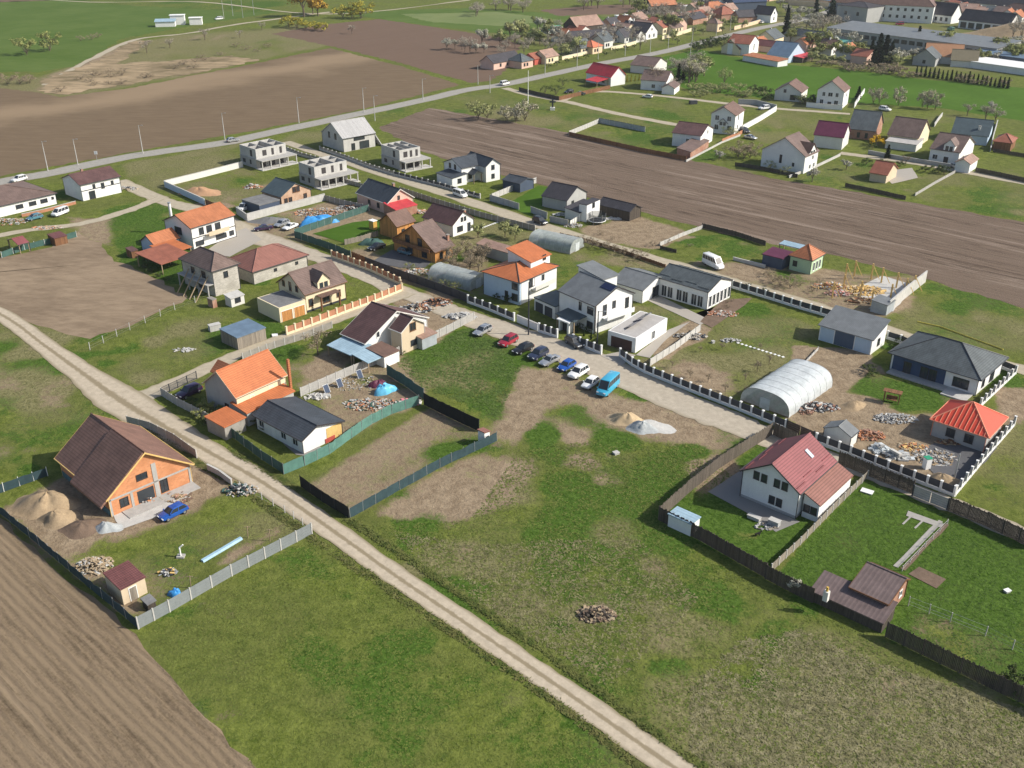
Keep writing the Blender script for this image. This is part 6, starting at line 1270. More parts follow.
car('suv', (582,350), (567,340.5), CDG, 'dark grey off-roader parked along the white pillar fence')
car('minibus', (722,271), (704,262.5), CW, 'white minibus on the upper lane behind the long grey hall', name='minibus')
car('van', (467,199), (453.5,194), CW, 'white people carrier on the upper lane by the slate-roofed house')
car('van', (54,217.5), (67,212.5), CW, 'white panel van with dark windows on the left lane')
car('hatch', (29,221), (41,218), CLB, 'small teal car beside the allotment at the left')
car('suv', (13,183), (26,179.5), CW, 'white and blue off-roader behind the hipped bungalow')
car('sedan', (257,231), (270,229.5), CP, 'purple-black saloon on the gravel in front of the white two-storey house')
car('estate', (275,228.5), (289,223), CS, 'light silver estate car left of the blue-tarpaulin heap')
car('sedan', (283.5,231.5), (297,226), CW, 'white saloon parked nearest the blue-tarpaulin heap')
car('van', (240.5,212), (249.5,207.5), CW, 'white van standing in the corner of the pale concrete wall')
car('sedan', (370.5,251), (383,247), CK, 'dark car under the green canopy of the timber house yard')
car('hatch', (411,255.5), (400.5,252.5), CLB, 'grey-blue car on the dark paving below the timber balcony')
car('suv', (181,399), (198,391), CP, 'dark covered off-roader behind the railing of the orange-roofed house')
car('suv', (545,225.5), (535,221.5), CK, 'black off-roader on the upper lane by the grey panelled fence')
car('hatch', (238,141), (228,142.5), CS, 'silver car driving on the country road above the villas')
car('van', (509,84), (500.5,86), CW, 'white van at the road junction far off')
car('hatch', (644,97.5), (651,98.3), CW, 'white car on the pale path by the red-roofed house')
car('sedan', (755,140), (745.5,138), CS, 'silver saloon on the drive right of the tall white house')
car('sedan', (740,132), (732,129), CDG, 'dark grey car in the drive of the tall white house')
car('suv', (748,134), (741.5,131), CK, 'black car by the white yard wall')
car('suv', (889,111.5), (880.5,110), CW, 'white off-roader at the wheat field edge')
car('hatch', (959.5,169.5), (951.5,167), CS, 'silver car at the garage of the dormer house')
car('suv', (760,110), (768,109), CW, 'white car in the yard behind the tall white house')
car('van', (897,25), (901.5,25), CR, 'red van between the white block and the workshop')
car('van', (948,30), (953,31), paint('green_paint',(.05,.30,.18)), 'green lorry in front of the paired barns')
car('hatch', (764,22.5), (759.5,24), CW, 'white car at the far end of the street')
car('van', (216,20), (222,19.5), CW, 'white van on the far meadow track')
car('sedan', (576.5,95), (583,95), CDG, 'dark grey car in the garden of the red-roofed house')
car('hatch', (566,93.5), (572,92.5), CK, 'black car next to the red-roofed house')
# ---------------- trees and shrubs ----------------
LEAF = {}
def leafmat(name, c1, c2):
    if name in LEAF: return LEAF[name]
    t = NT(name); n = t.noise(t.obj(), 1.3, 3, .7); t.col(t.mix(t.step(n, .3, .7), c1, c2)); t.rough(.9); t.b.inputs['Specular IOR Level'].default_value = .1
    t.put(t.b.inputs['Subsurface Weight'], 0.0); LEAF[name] = t.mat; return t.mat
BARK = plain('bark', (.13,.10,.075), .95, .3, 3)
TW = leafmat('bare_twigs', (.25,.22,.175), (.42,.375,.30)); LG = leafmat('budding_green', (.21,.235,.085), (.38,.38,.18)); LB = leafmat('white_blossom', (.30,.29,.22), (.52,.50,.42)); LY = leafmat('yellow_willow', (.24,.22,.03), (.42,.37,.06)); LO = leafmat('orange_willow', (.36,.22,.03), (.52,.34,.06))
LC = leafmat('conifer_green', (.010,.020,.010), (.028,.045,.018)); LT = leafmat('thuja_green', (.02,.04,.012), (.05,.08,.02)); LS = leafmat('shrub_green', (.04,.06,.018), (.10,.13,.04)); LP = leafmat('dry_brush', (.21,.165,.11), (.34,.28,.19)); LOL = leafmat('olive_green', (.16,.18,.055), (.31,.32,.12))
LPALE = leafmat('pale_buds', (.30,.28,.185), (.47,.435,.32))
_tree = {}
def tree_meshes(kind, seed):
    key = (kind, seed)
    if key in _tree: return _tree[key]
    rr = random.Random(seed*101+sum(map(ord, kind))); tr, cr = MB(), MB(); tips = []
    # unit tree: height 1
    if kind in ('conifer', 'thuja'):
        tr.tube((0,0,0), (0,0,.95), .022, .004); wd = .20 if kind == 'conifer' else .13
        for i in range(520):
            z = rr.random()**1.25*.93+.05; r = wd*(1-z)**.8*(1 if kind == 'conifer' else (1.15 if z < .75 else .9)); r *= rr.uniform(.35, 1.12)*(.75+.25*math.sin(z*38)); a = rr.uniform(0, 2*PI); c = Vector((math.cos(a)*r, math.sin(a)*r, z)); tips.append((c, .045, Vector((math.cos(a), math.sin(a), -.45))))
    else:
        low = kind in ('bush', 'brush'); hgt = .05 if low else rr.uniform(.2, .3); tr.tube((0,0,0), (0,0,hgt), .03, .022); nb = 9 if low else rr.randint(6, 8); sp = .62 if low else .36; cl = []
        if not low: tr.tube((0,0,hgt), (rr.uniform(-.05,.05), rr.uniform(-.05,.05), .72), .02, .005)
        for i in range(nb):
            a = 2*PI*i/nb+rr.uniform(-.4,.4); z0 = hgt*rr.uniform(.8,1.0) if i % 2 else hgt+rr.uniform(.05,.25); r = sp*rr.uniform(.55,1.05); e = Vector((math.cos(a)*r, math.sin(a)*r, rr.uniform(.5, .93) if not low else rr.uniform(.3,.8))); m = Vector((e.x*.4, e.y*.4, (z0+e.z)/2+.02)); tr.tube((0,0,min(z0,.7)), m, .014, .009, 5); tr.tube(m, e, .009, .003, 4); cl.append((e, rr.uniform(.13,.21))); cl.append((m.lerp(e,.6)+Vector((rr.uniform(-.08,.08),rr.uniform(-.08,.08),rr.uniform(0,.12))), rr.uniform(.1,.17)))
            for j in range(3): f = e+Vector((rr.uniform(-.13,.13), rr.uniform(-.13,.13), rr.uniform(-.02,.14))); tr.tube(m.lerp(e,rr.uniform(.3,.9)), f, .005, .002, 3)
        cl.append((Vector((0,0,.83)), .17)); n = dict(bare=800, blossom=1100, bud=1150, bush=900, brush=900, willow=1200).get(kind, 900)
        for i in range(n):
            c, r = cl[rr.randrange(len(cl))]; d = Vector((rr.gauss(0,1), rr.gauss(0,1), rr.gauss(0,.85))); d = d.normalized()*r*rr.random()**.4; tips.append((c+d, .030 if kind == 'bare' else .032, d.normalized()+Vector((0,0,.3))))
    for c, s, nrm in tips:
        s *= rr.uniform(.6, 1.5); nrm = (nrm+Vector((rr.gauss(0,.5), rr.gauss(0,.5), rr.gauss(0,.5)))).normalized(); x = nrm.orthogonal().normalized(); y = nrm.cross(x); th = rr.uniform(0, 2*PI); u = x*math.cos(th)+y*math.sin(th); v = nrm.cross(u)
        k = .28 if kind in ('bare', 'brush') else .75
        cr.face([c-u*s-v*s*k*.6, c+u*s*.4-v*s*k, c+u*s*1.1, c+v*s*k])
    _tree[key] = (tr, cr, {}); return _tree[key]
def tree(kind, px, py, h, label, leaf, cat='tree', name=None, group=None, wide=1.0, rr=random.Random(3)):
    p = P(px, py); sd_ = rr.randrange(4); tr, cr, cache = tree_meshes(kind, sd_)
    t = thing(name or ('shrub' if kind in ('bush','brush') else 'tree'), label, cat, p, rr.uniform(0, 2*PI), group); s = h*1.0*rr.uniform(.93, 1.07)
    if 'tr' not in cache: cache['tr'] = tr.mesh('trunk', BARK)
    if leaf.name not in cache: cache[leaf.name] = cr.mesh('crown', leaf, fix=False)
    a = link('trunk', cache['tr'], t); b = link('crown', cache[leaf.name], t)
    for o in (a, b): o.scale = (s*wide, s*wide, s)
    return t
def cluster(kind, pts, h, leaf, adj, where, cat='tree', wide=1.0, name=None, jit=.2, rr=random.Random(5)):
    pts = sorted(pts); n = len(pts)
    for i, q in enumerate(pts):
        hh = q[2] if len(q) > 2 else h*rr.uniform(1-jit, 1+jit)
        lab = f'{adj} {where}' if n == 1 else (f'leftmost {adj} {where}' if i == 0 else (f'rightmost {adj} {where}' if i == n-1 else f'{ORD[i]} {adj} from the left {where}'))
        tree(kind, q[0], q[1], hh, lab, leaf, cat, name, f'{adj}s {where}' if n > 1 else None, wide, rr)
K = cluster
K('bush', [(27,55,8.5),(50,51,10)], 11, LOL, 'round olive-green tree', 'on the far meadow at the left', 'tree', 1.0, 'tree')
K('brush', [(81,41),(98,38),(92,40)], 4, LP, 'small scrub bush', 'on the far meadow', 'bush', 1.2)
K('brush', [(-4,83),(8,84),(20,84),(30,83)], 4.5, LP, 'low brown bush', 'at the edge of the harrowed field', 'bush', 1.4)
K('willow', [(304,17,17),(318,16,12),(313,14,9)], 12, LO, 'orange-leafed willow', 'behind the reed bank', wide=1.3)
K('bush', [(289,27),(297,28),(306,29),(315,30),(322,31)], 6, LY, 'yellow-green willow bush', 'in front of the orange willows', 'bush', 1.5)
K('bush', [(343,18),(352,18.5),(361,18.5)], 9, LY, 'large yellow-green bush', 'right of the orange willows', 'bush', 1.2)
K('bare', [(352,34),(147,53),(170,48),(205,40),(240,38),(262,30)], 5, TW, 'scraggy bush', 'in the reed bank', 'bush', 1.2, 'shrub')
K('blossom', [(447,50),(455,49),(476,54),(484,53)], 6, LB, 'white blossoming tree', 'at the end of the harrowed field', wide=1.1)
K('bare', [(465,52),(470,53),(462,50)], 8, TW, 'bare grey tree', 'between the blossoming trees of the harrowed field')
K('bush', [(478,120),(487,119)], 6.5, LG, 'yellowish green tree', 'at the upper corner of the ploughed strip', 'tree', .9, 'tree')
K('bush', [(507,122),(516,122),(525,121)], 7.5, LPALE, 'pale brown bushy tree', 'at the upper corner of the ploughed strip', 'tree', .95, 'tree')
K('bare', [(505,52),(515,48),(524,56),(545,50),(560,52),(572,50),(583,48),(566,46)], 6.5, TW, 'bare tree', 'behind the first street houses')
K('bud', [(500,47),(510,40),(520,38),(534,44),(548,40),(577,55),(565,57)], 8, LG, 'budding green tree', 'around the first street houses', wide=1.2)
K('blossom', [(482,46),(515,34),(540,31),(556,41)], 8, LB, 'white blossoming tree', 'in the gardens left of the red barn', wide=1.1)
K('bush', [(548,68),(557,66),(567,63),(576,61),(586,59),(605,56),(615,53),(626,50),(634,48)], 2.5, LS, 'trimmed bush', 'along the village street', 'bush', 1.0)
K('bare', [(608,42),(618,40),(632,45),(640,50),(600,47)], 8, TW, 'bare garden tree', 'in front of the long black-roofed house')
K('bare', [(640,22),(648,23),(655,25),(668,27),(676,25),(684,28),(690,24),(660,20),(694,20)], 8, TW, 'bare tree', 'around the dark barn with orange roof', wide=1.1)
K('bud', [(662,31),(672,33),(632,22),(640,17),(700,15),(706,9)], 9, LOL, 'green tree', 'around the dark barn with orange roof', wide=1.1)
K('bush', [(700,50),(706,48),(712,47),(718,46),(724,45),(697,52)], 5, LS, 'dark shrub', 'beside the tall whitewashed house', 'bush', 1.3)
K('bud', [(697,80),(704,76),(690,82)], 9, LG, 'budding tree', 'right of the grey-brown roofed houses', wide=1.1)
K('conifer', [(678,84,8),(683,80,7)], 7, LC, 'dark conifer', 'beside the grey-brown roofed house')
K('bush', [(692,90),(700,92),(712,92),(720,93),(728,92),(735,95)], 3, LG, 'pale green bush', 'in the meadow below the wheat field', 'bush', 1.3)
K('bare', [(724,86,8)], 8, LG, 'slim pale tree standing alone', 'on the wheat field edge')
K('thuja', [(619,83),(623,82.5),(627,82),(631,81.5),(635,81),(639,80.5)], 2.6, LY, 'yellowish hedge conifer', 'between the two white houses by the path', 'tree', 1.0)
K('bare', [(656,88,9)], 9, LP, 'bare brown tree', 'in front of the grey-brown roofed house', wide=1.1)
K('brush', [(545,93),(563,86),(556,95)], 4, LS, 'garden shrub', 'in the garden of the bright red-roofed house', 'bush', 1.1)
K('blossom', [(800,18),(810,24),(818,22),(796,26),(806,30),(822,28),(834,26),(788,14),(780,8)], 6, LB, 'pale blossoming tree', 'in the orchard behind the dark conifer', wide=1.15)
K('conifer', [(785,40,17),(831,19,17),(815,17,13),(846,4,12),(841,3,12),(787,20,9)], 14, LC, 'tall dark conifer', 'in the upper right orchard')
K('bare', [(815,32),(822,34),(828,32),(793,34),(838,36)], 9, TW, 'bare greyish tree', 'in the orchard before the workshop')
K('bud', [(826,52),(835,58),(845,59),(852,60),(858,57),(818,56),(812,50),(790,42)], 8, LOL, 'olive green tree', 'in the gardens below the workshop', wide=1.3)
K('blossom', [(850,46),(856,48),(818,46),(832,46)], 7, LB, 'white blossoming tree', 'around the turquoise shed', wide=1.1)
K('conifer', [(870,62,10),(877,63,13),(884,62,12),(873,66,9),(890,63,10),(917,46,10),(880,66,10)], 11, LC, 'broad dark conifer', 'in front of the workshop', wide=1.3)
K('blossom', [(895,64),(902,62),(912,61),(919,60),(924,58),(930,57)], 6, LB, 'white blossoming tree', 'right of the broad conifers', wide=1.2)
K('bush', [(892,70),(900,71),(868,67),(860,70),(880,71),(893,74)], 3.5, LP, 'brownish bush', 'along the upper edge of the wheat field', 'bush', 1.3)
K('blossom', [(984,52),(992,54),(1004,55),(1012,56),(1020,54),(1016,48)], 6.5, LB, 'white blossoming tree', 'at the right edge by the works', wide=1.25)
K('bud', [(980,56),(990,58),(998,57),(1010,62),(936,48),(945,50)], 8, LOL, 'budding yellow-green tree', 'between tawny roof and right edge', wide=1.2)
K('bare', [(1012,40),(1020,41),(1018,36),(930,46)], 9, TW, 'bare tree', 'at the right edge beside the brown heap')
K('thuja', [(916+i*4.35, 75.5+i*.62) for i in range(22)], 4.2, LT, 'dark hedge conifer', 'in the row above the wheat field', 'tree', 1.25, jit=.12)
K('bush', [(873,104),(879,104),(898,106),(922,108),(927,109),(935,110)], 7.2, LPALE, 'pale bare tree', 'standing in the wheat field', 'tree', .62, 'tree', .12)
K('blossom', [(991,111,4)], 4, LB, 'small white blossoming tree', 'near the teal-roofed house')
K('bare', [(967,116),(985,121),(995,122)], 5, TW, 'scrubby bare bush', 'behind the teal-roofed house', 'bush', 1.3, 'shrub')
K('bush', [(753,92),(760,93),(765,95),(768,101),(800,103),(810,104),(814,103)], 3.5, LS, 'dark garden shrub', 'around the grey gabled house', 'bush', 1.2)
K('conifer', [(858,99,5),(887,158,4.5)], 5, LC, 'dark garden conifer', 'by a house right of the wheat field', wide=1.5)
K('brush', [(744,159),(750,158),(738,157)], 5, LP, 'light brown bush', 'on the meadow before the crossed-gable house', 'bush', 1.3)
K('blossom', [(719,160,3),(812,182,4),(846,170,3)], 3, LB, 'small pale blossoming bush', 'on the plots above the ploughed strip', 'bush', 1.2, 'shrub')
K('brush', [(730,137,4),(727,134,4),(770,170),(785,174)], 3, LG, 'green garden bush', 'between the white houses', 'bush', 1.2)
K('bush', [(881,166),(888,167),(866,165),(900,166)], 2.2, LS, 'dark low shrub', 'in the tiny summer house garden', 'bush', 1.3)
K('bush', [(938,173),(944,174),(925,172)], 2.6, LS, 'dark hedge shrub', 'by the dormer house lane', 'bush', 1.3)
tree('bush', 877, 146, 4.2, 'bright yellow forsythia bush in the brick house garden', LEAF.get('forsythia') or leafmat('forsythia', (.45,.27,.01), (.62,.40,.02)), 'bush', 'shrub', wide=1.2)
tree('bush', 872, 149, 2.5, 'fresh green bush beside the yellow forsythia', LEAF['thuja_green'], 'bush', 'shrub', wide=1.2)
K('bare', [(318,355,4.5)], 4.5, LP, 'bare pale fruit tree', 'between alley and maroon-roofed house', wide=1.2)
K('bare', [(449,256),(456,262),(478,256),(484,262),(466,254),(490,256)], 4, LP, 'bare twiggy bush', 'between timber house and orange villa', 'bush', 1.1, 'shrub')
K('brush', [(592,247),(600,249),(610,251),(620,254),(630,256),(640,260),(582,245)], 2.6, LP, 'dry brown bush', 'under the upper lane', 'bush', 1.2)
K('bush', [(213,415),(206,412),(203,420)], 2.4, LOL, 'olive garden shrub', 'before the orange-roofed house', 'bush', 1.2)
K('blossom', [(793,592,2.2)], 2.2, LB, 'tiny pale shrub', 'beside the brown summer house', 'bush', 1.1, 'shrub')
K('brush', [(773,282),(780,286),(790,288),(768,276)], 2.4, LP, 'dry garden bush', 'beside the green-walled house', 'bush', 1.2)
K('bush', [(1010,688,2.5),(1018,692,3)], 2.5, LS, 'dark green bush', 'in the bottom right garden corner', 'bush', 1.1)
K('bush', [(497,299),(507,303)], 1.6, LT, 'small clipped bush', 'before the orange and blue villa', 'bush', 1.0)
K('bush', [(581,329),(588,332),(596,337)], 1.3, LS, 'front garden bush', 'behind the pillar fence of the modern house', 'bush', 1.0)
K('bare', [(905,166,3)], 3, LP, 'bare young bush', 'right of the tiny summer house', 'bush', 1.0, 'shrub')

def spread(poly, n, seed):
    "uneven positions inside a surveyed outline"
    rr = random.Random(seed); xs = [p[0] for p in poly]; ys = [p[1] for p in poly]; out = []
    while len(out) < n:
        x, y = rr.uniform(min(xs), max(xs)), rr.uniform(min(ys), max(ys)); c = False
        for (x0, y0), (x1, y1) in zip(poly, poly[1:]+poly[:1]):
            if (y0 > y) != (y1 > y) and x < (x1-x0)*(y-y0)/(y1-y0)+x0: c = not c
        if c and all(abs(x-a)+abs(y-b)*3 > 3.5 for a, b in out): out.append((round(x, 1), round(y, 1)))
    return out
K('bare', spread([(480,62),(500,45),(560,30),(610,34),(640,30),(640,40),(600,46),(560,60),(545,56)], 18, 1), 6, TW, 'grey leafless tree', 'in the gardens of the first street houses', wide=1.15)
K('bud', spread([(478,58),(500,38),(560,24),(580,30),(560,48),(520,50)], 14, 2), 5.5, LOL, 'soft green garden tree', 'left of the weathered red barn', wide=1.3)
K('bare', spread([(625,30),(640,14),(700,5),(735,12),(700,24),(660,32)], 18, 3), 8, TW, 'tall leafless tree', 'behind the village street', wide=1.25)
K('bud', spread([(640,48),(690,34),(740,22),(745,28),(700,42),(650,52)], 12, 4), 4.5, LG, 'young verge tree', 'between street and cream walls', wide=1.1)
K('blossom', spread([(775,40),(785,10),(845,14),(836,26),(800,38)], 12, 5), 5.0, LB, 'cream blossoming tree', 'in the orchard left of the workshop', wide=1.4)
K('bare', spread([(790,44),(800,30),(845,30),(840,44),(815,50)], 10, 6), 6, TW, 'brownish leafless tree', 'in the orchard left of the workshop', wide=1.3)
K('bud', spread([(805,62),(815,50),(870,56),(920,68),(915,74),(860,68)], 18, 7), 4, LG, 'low budding tree', 'in the gardens along the wheat field', wide=1.4)
K('bush', spread([(800,64),(870,66),(940,76),(1022,86),(1022,90),(940,82),(860,74)], 24, 8), 3, LP, 'dry brush clump', 'along the upper wheat field edge', 'bush', 1.5)
K('blossom', spread([(968,60),(985,46),(1024,48),(1024,62),(990,66)], 12, 9), 5.5, LB, 'cloud-like blossoming tree', 'at the right edge below the brown heap', wide=1.4)
K('bud', spread([(975,64),(985,52),(1024,56),(1024,68)], 10, 10), 7, LOL, 'olive budding tree', 'at the right edge below the brown heap', wide=1.3)
K('bush', spread([(685,98),(705,84),(745,90),(800,98),(805,104),(740,97)], 20, 11), 2.4, LG, 'pale field bush', 'on the rough meadow by the wheat field', 'bush', 1.5)
K('bare', spread([(674,78),(690,70),(705,78),(690,90)], 8, 12), 8, TW, 'dense leafless tree', 'right of the grey-brown roofed houses', wide=1.4)
K('brush', spread([(60,92),(60,80),(170,62),(250,40),(300,40),(230,62),(130,84)], 26, 13), 2.2, LP, 'pale reed clump', 'on the dry bank', 'bush', 1.8)
K('brush', spread([(660,84),(678,82),(672,92),(655,92)], 6, 14), 4, TW, 'dark twig bush', 'before the low front wing', 'bush', 1.4)
K('bud', spread([(880,8),(1024,-4),(1024,4),(900,14)], 14, 15), 10, LG, 'far budding tree', 'behind the works yard', wide=1.3)
K('bare', spread([(400,16),(520,8),(640,2),(700,2),(640,10),(520,18)], 16, 16), 8, TW, 'far hedge tree', 'along the distant fields', wide=1.5)
K('brush', spread([(705,312),(715,306),(735,300),(730,312)], 6, 17), .9, LP, 'small bed plant', 'in front of the glazed hall', 'bush', 1.1)
K('bare', spread([(440,262),(492,254),(497,270),(452,276)], 10, 18), 3.4, LP, 'twiggy garden bush', 'in the garden behind the hazy greenhouse', 'bush', 1.2, 'shrub')
K('bare', [(672,368),(690,378),(708,382),(725,392),(745,381),(757,372),(769,365),(700,352),(722,350),(760,349),(746,393)], 1.7, LP, 'young sapling', 'on the mown garden', 'sapling', .8, 'sapling', .25)
K('brush', [(652,246),(668,243),(690,247),(612,240),(600,235)], 1.2, LP, 'small dry plant', 'in the bare garden by the upper lane', 'bush', 1.2, 'shrub')
K('thuja', [(577,333),(584,336),(591,339.5)], 2.0, LT, 'slim dark cypress', 'behind the fence of the modern house', 'tree', .9)
K('bush', [(868,372),(872,376),(900,343),(893,349)], 1.6, LS, 'small garden shrub', 'beside the huge hipped house', 'bush', 1.2, 'shrub')
K('brush', [(402,355),(380,362),(360,352),(330,347),(318,344),(308,349)], 1.3, LS, 'green weed bush', 'around the maroon-roofed house', 'bush', 1.3, 'shrub')
K('bush', [(265,430),(257,424),(236,434),(206,424),(199,412),(192,405)], 1.3, LS, 'verge shrub', 'along the track fences', 'bush', 1.3, 'shrub')
K('brush', [(455,290),(445,286),(430,281),(420,277),(410,270),(436,268)], 1.8, LOL, 'greenish garden bush', 'beside the hazy greenhouse', 'bush', 1.2, 'shrub')
K('bush', [(783,300),(765,292),(748,287),(806,307)], .9, LT, 'tiny hedge plant', 'inside the upper lane pillar fence', 'bush', 1.2, 'shrub')
K('bud', [(505,237),(515,240),(478,238)], 3.2, LG, 'small budding fruit tree', 'in the garden left of the greenish greenhouse', wide=1.2)
K('brush', [(820,283),(800,286),(812,292),(826,296),(790,280)], 1.4, LP, 'dry weed tuft', 'before the green-walled house', 'bush', 1.3, 'shrub')
K('bush', [(148,262),(145,268),(152,272),(160,277),(167,281)], 1.4, LS, 'dark weed bush', 'along the shaded side of the red-brown lean-to', 'bush', 1.3, 'shrub')
# ---------------- poles, greenhouses, heaps and yard things ----------------
def pole(px, py, h, label, m=None, arm=True):
    t = thing('street_pole', label, 'pole', P(px, py)); mb = MB(); mb.tube((0,0,0), (0,0,h), .16, .09, 8); mb.build('mast', m or CONCL, t)
    if arm: mb = MB(); mb.tube((0,0,h-.15), (1.1,-.3,h+.1), .05); mb.build('arm', STEEL, t); mb = MB(); mb.box(1.0,1.55,-.4,-.2,h+.02,h+.14); mb.build('lamp_head', STEEL, t)
    return t
pl = [(48,171,9),(78,165,8),(143,153.5,9),(225,140,9),(299,123,9),(364,112.5,9),(375,121,9),(423,99.5,8),(478,84.5,8),(490,93,7),(545,75,9),(577,68,9),(598,59.5,9),(625,56,9),(650,53.5,9),(668,49,9),(692,44,9),(716,36,9),(730,31,9)]
for i, (a, b, h) in enumerate(pl): pole(a, b, h, f'{ORD[i]} pale street pole from the left along the country road')
pole(528, 105, 13, 'tall slim white pole by the junction path', WHITEP, False)
pole(528.5, 335, 11, 'tall dark pole rising before the orange and blue villa', DKMET, False)
pole(597, 345, 7, 'thin dark pole at the corner of the white modern house', DKMET)
pole(954, 480, 4.5, 'short grey yard pole at the corner of the building yard', STEEL, False)
pole(243, 18, 12, 'leftmost of the tall thin masts on the far meadow', STEEL, False); pole(233, 16, 12, 'second of the tall thin masts on the far meadow', STEEL, False); pole(254, 15, 14, 'rightmost of the tall thin masts on the far meadow', STEEL, False); pole(224, 19, 12, 'pale tall pole beside the far meadow track', CONCL, False)
pole(690, 58, 8, 'slim pole at the left corner of the wheat field', CONCL); pole(755, 6, 22, 'white flagpole-like mast above the navy hall', WHITEP, False)
def greenhouse(label, p0, p1, p2, h, along, film, rib=2.0):
    c, rz, L, W = frame(p0, p1, p2, 0); t = thing('greenhouse', label, 'greenhouse', (c.x, c.y, 0), rz); N = 18
    T_, Nn = (W, L) if along == 'x' else (L, W); f3 = (lambda a, tt, z: (a, tt, z)) if along == 'x' else (lambda a, tt, z: (tt, a, z))
    arc = []
    for k in range(N+1):
        a = PI*k/N; x = math.copysign(abs(math.cos(a))**.72, math.cos(a))*T_/2; arc.append((x, abs(math.sin(a))**.72*h))
    mb = MB(); M_ = max(2, int(Nn/rib)); rr = random.Random(int(p0[0]))
    for i in range(M_):
        a0, a1 = -Nn/2+Nn*i/M_, -Nn/2+Nn*(i+1)/M_; am = (a0+a1)/2
        for k in range(N):
            q0, q1 = arc[k], arc[k+1]; s = .985
            mb.face([f3(a0,*q0), f3(am, q0[0]*s, q0[1]*s), f3(am, q1[0]*s, q1[1]*s), f3(a0,*q1)]); mb.face([f3(am, q0[0]*s, q0[1]*s), f3(a1,*q0), f3(a1,*q1), f3(am, q1[0]*s, q1[1]*s)])
    mb.build('film_cover', film, t, smooth=True)
    for s in (-1, 1):
        mb = MB(); mb.face([f3(s*(Nn/2-.03), x*.99, z*.99) for x, z in arc]); e = mb.build('end_wall', FILM2, t); mb = MB(); mb.box(-.9,.9,-.04,.04,0,2.0) if along != 'x' else mb.box(-.04,.04,-.9,.9,0,2.0); d = mb.build('door', FILM, t); d.location = f3(s*(Nn/2+.03), 0, 0)
    for i in range(0, M_+1):
        a = -Nn/2+Nn*i/M_; mb = MB()
        for k in range(N): mb.tube(f3(a, arc[k][0]*1.003, arc[k][1]*1.003), f3(a, arc[k+1][0]*1.003, arc[k+1][1]*1.003), .022, n=4)
        mb.build('hoop', STEEL, t)
    mb = MB(); mb.box(*( (-Nn/2,Nn/2,-T_/2+.2,T_/2-.2) if along == 'x' else (-T_/2+.2,T_/2-.2,-Nn/2,Nn/2)), .01, .12); mb.build('soil_bed', SOILD, t)
    for j in range(5): mb = MB(); y = -T_/2+.9+(T_-1.8)*j/4; mb.box(*((-Nn/2+1,Nn/2-1,y-.2,y+.2) if along == 'x' else (y-.2,y+.2,-Nn/2+1,Nn/2-1)), .121, .5); mb.build('plant_row', LS, t)
    return t
greenhouse('big rounded white film greenhouse beside the street pillar fence', (788.7,418), (832,387), (741,400), 3.4, 'x', FILM)
greenhouse('grey hazy film greenhouse behind the long black street fence', (470,291.5), (487,283), (437,276), 3.0, 'y', FILM2)
greenhouse('greenish film greenhouse just under the upper lane', (570,254.5), (584,247), (533,243), 3.0, 'y', FILM2)
def mound(label, px, py, rx, ry, h, m, name='heap', cat='heap', rz=0, seed=1, flat=False):
    p = P(px, py); t = thing(name, label, cat, p, rz); v, f = [], []; rr = random.Random(seed); A, B_ = 28, 9; ph = [rr.uniform(0, 6.28) for _ in range(6)]; top = (rr.uniform(-.2,.2), rr.uniform(-.2,.2))
    for j in range(B_+1):
        s = j/B_
        for i in range(A):
            a = 2*PI*i/A; w_ = 1+.16*math.sin(2*a+ph[0])+.1*math.sin(3*a+ph[1])+.07*math.sin(5*a+ph[2]); z = h*((1-s**4)*(1+.1*math.sin(6*a+ph[0])) if flat else (.5+.5*math.cos(PI*s))**.85)*(1+.22*math.sin(2*a+ph[4]+s*3)*s+.12*math.sin(5*a+ph[3]+s*5)*s*2*(1-s)*2)+rr.uniform(-.05,.05)*h*(s < 1)
            v.append((top[0]*rx*(1-s)+rx*s*w_*math.cos(a)+rr.uniform(-.03,.03)*rx*s, top[1]*ry*(1-s)+ry*s*w_*math.sin(a), max(-.03, z) if s < 1 else -.03))
    for j in range(B_):
        for i in range(A): f.append((j*A+i, (j+1)*A+i, (j+1)*A+(i+1) % A, j*A+(i+1) % A))
    mb = MB(); mb.v = v; mb.f = f+[list(range(A))[::-1]]; mb.m = [0]*len(mb.f); mb.build('mound', m, t, smooth=True); return t
mound('large pale brown spoil heap left of the orange brick house', 43, 506, 4.4, 3.7, 2.1, SOIL, 'spoil_heap', seed=4)
mound('smaller brown spoil heap in front of the large one', 60, 519, 3.2, 2.4, 1.3, SOIL, 'spoil_heap', seed=5)
mound('low dark spoil heap below the orange brick house eaves', 82, 528, 3.4, 2.2, .8, SOILD, 'spoil_heap', seed=6)
mound('grey gravel heap at the corner of the orange brick house', 108, 528, 2.0, 1.5, .9, GRAVEL, 'gravel_heap', seed=7)
mound('sandy cone heap on the vacant lot near the street', 624, 420, 3.0, 2.4, 1.5, SAND, 'sand_heap', seed=9)
mound('blue-grey gravel cone beside the sandy heap', 641, 428, 2.8, 2.2, 1.3, GRAVEL, 'gravel_heap', seed=10)
mound('flat spill of pale gravel right of the gravel cone', 653, 427, 3.6, 2.4, .3, plain('pale_gravel',(.48,.47,.44),.98,.2,2), 'gravel_heap', seed=11)
mound('reddish sand heap inside the empty walled plot', 202, 193, 5.5, 4, 1.8, plain('reddish_sand',(.40,.24,.14),.98,.2,1), 'sand_heap', seed=13)
mound('dark grey ash heap beside the pale concrete wall', 268, 221, 4.5, 3, 1.0, plain('ash',(.15,.15,.15),.98,.2,1), 'heap', seed=14)
mound('sand heap in the middle of the building yard', 853, 406, 2.4, 1.8, .8, SOIL, 'sand_heap', seed=15)
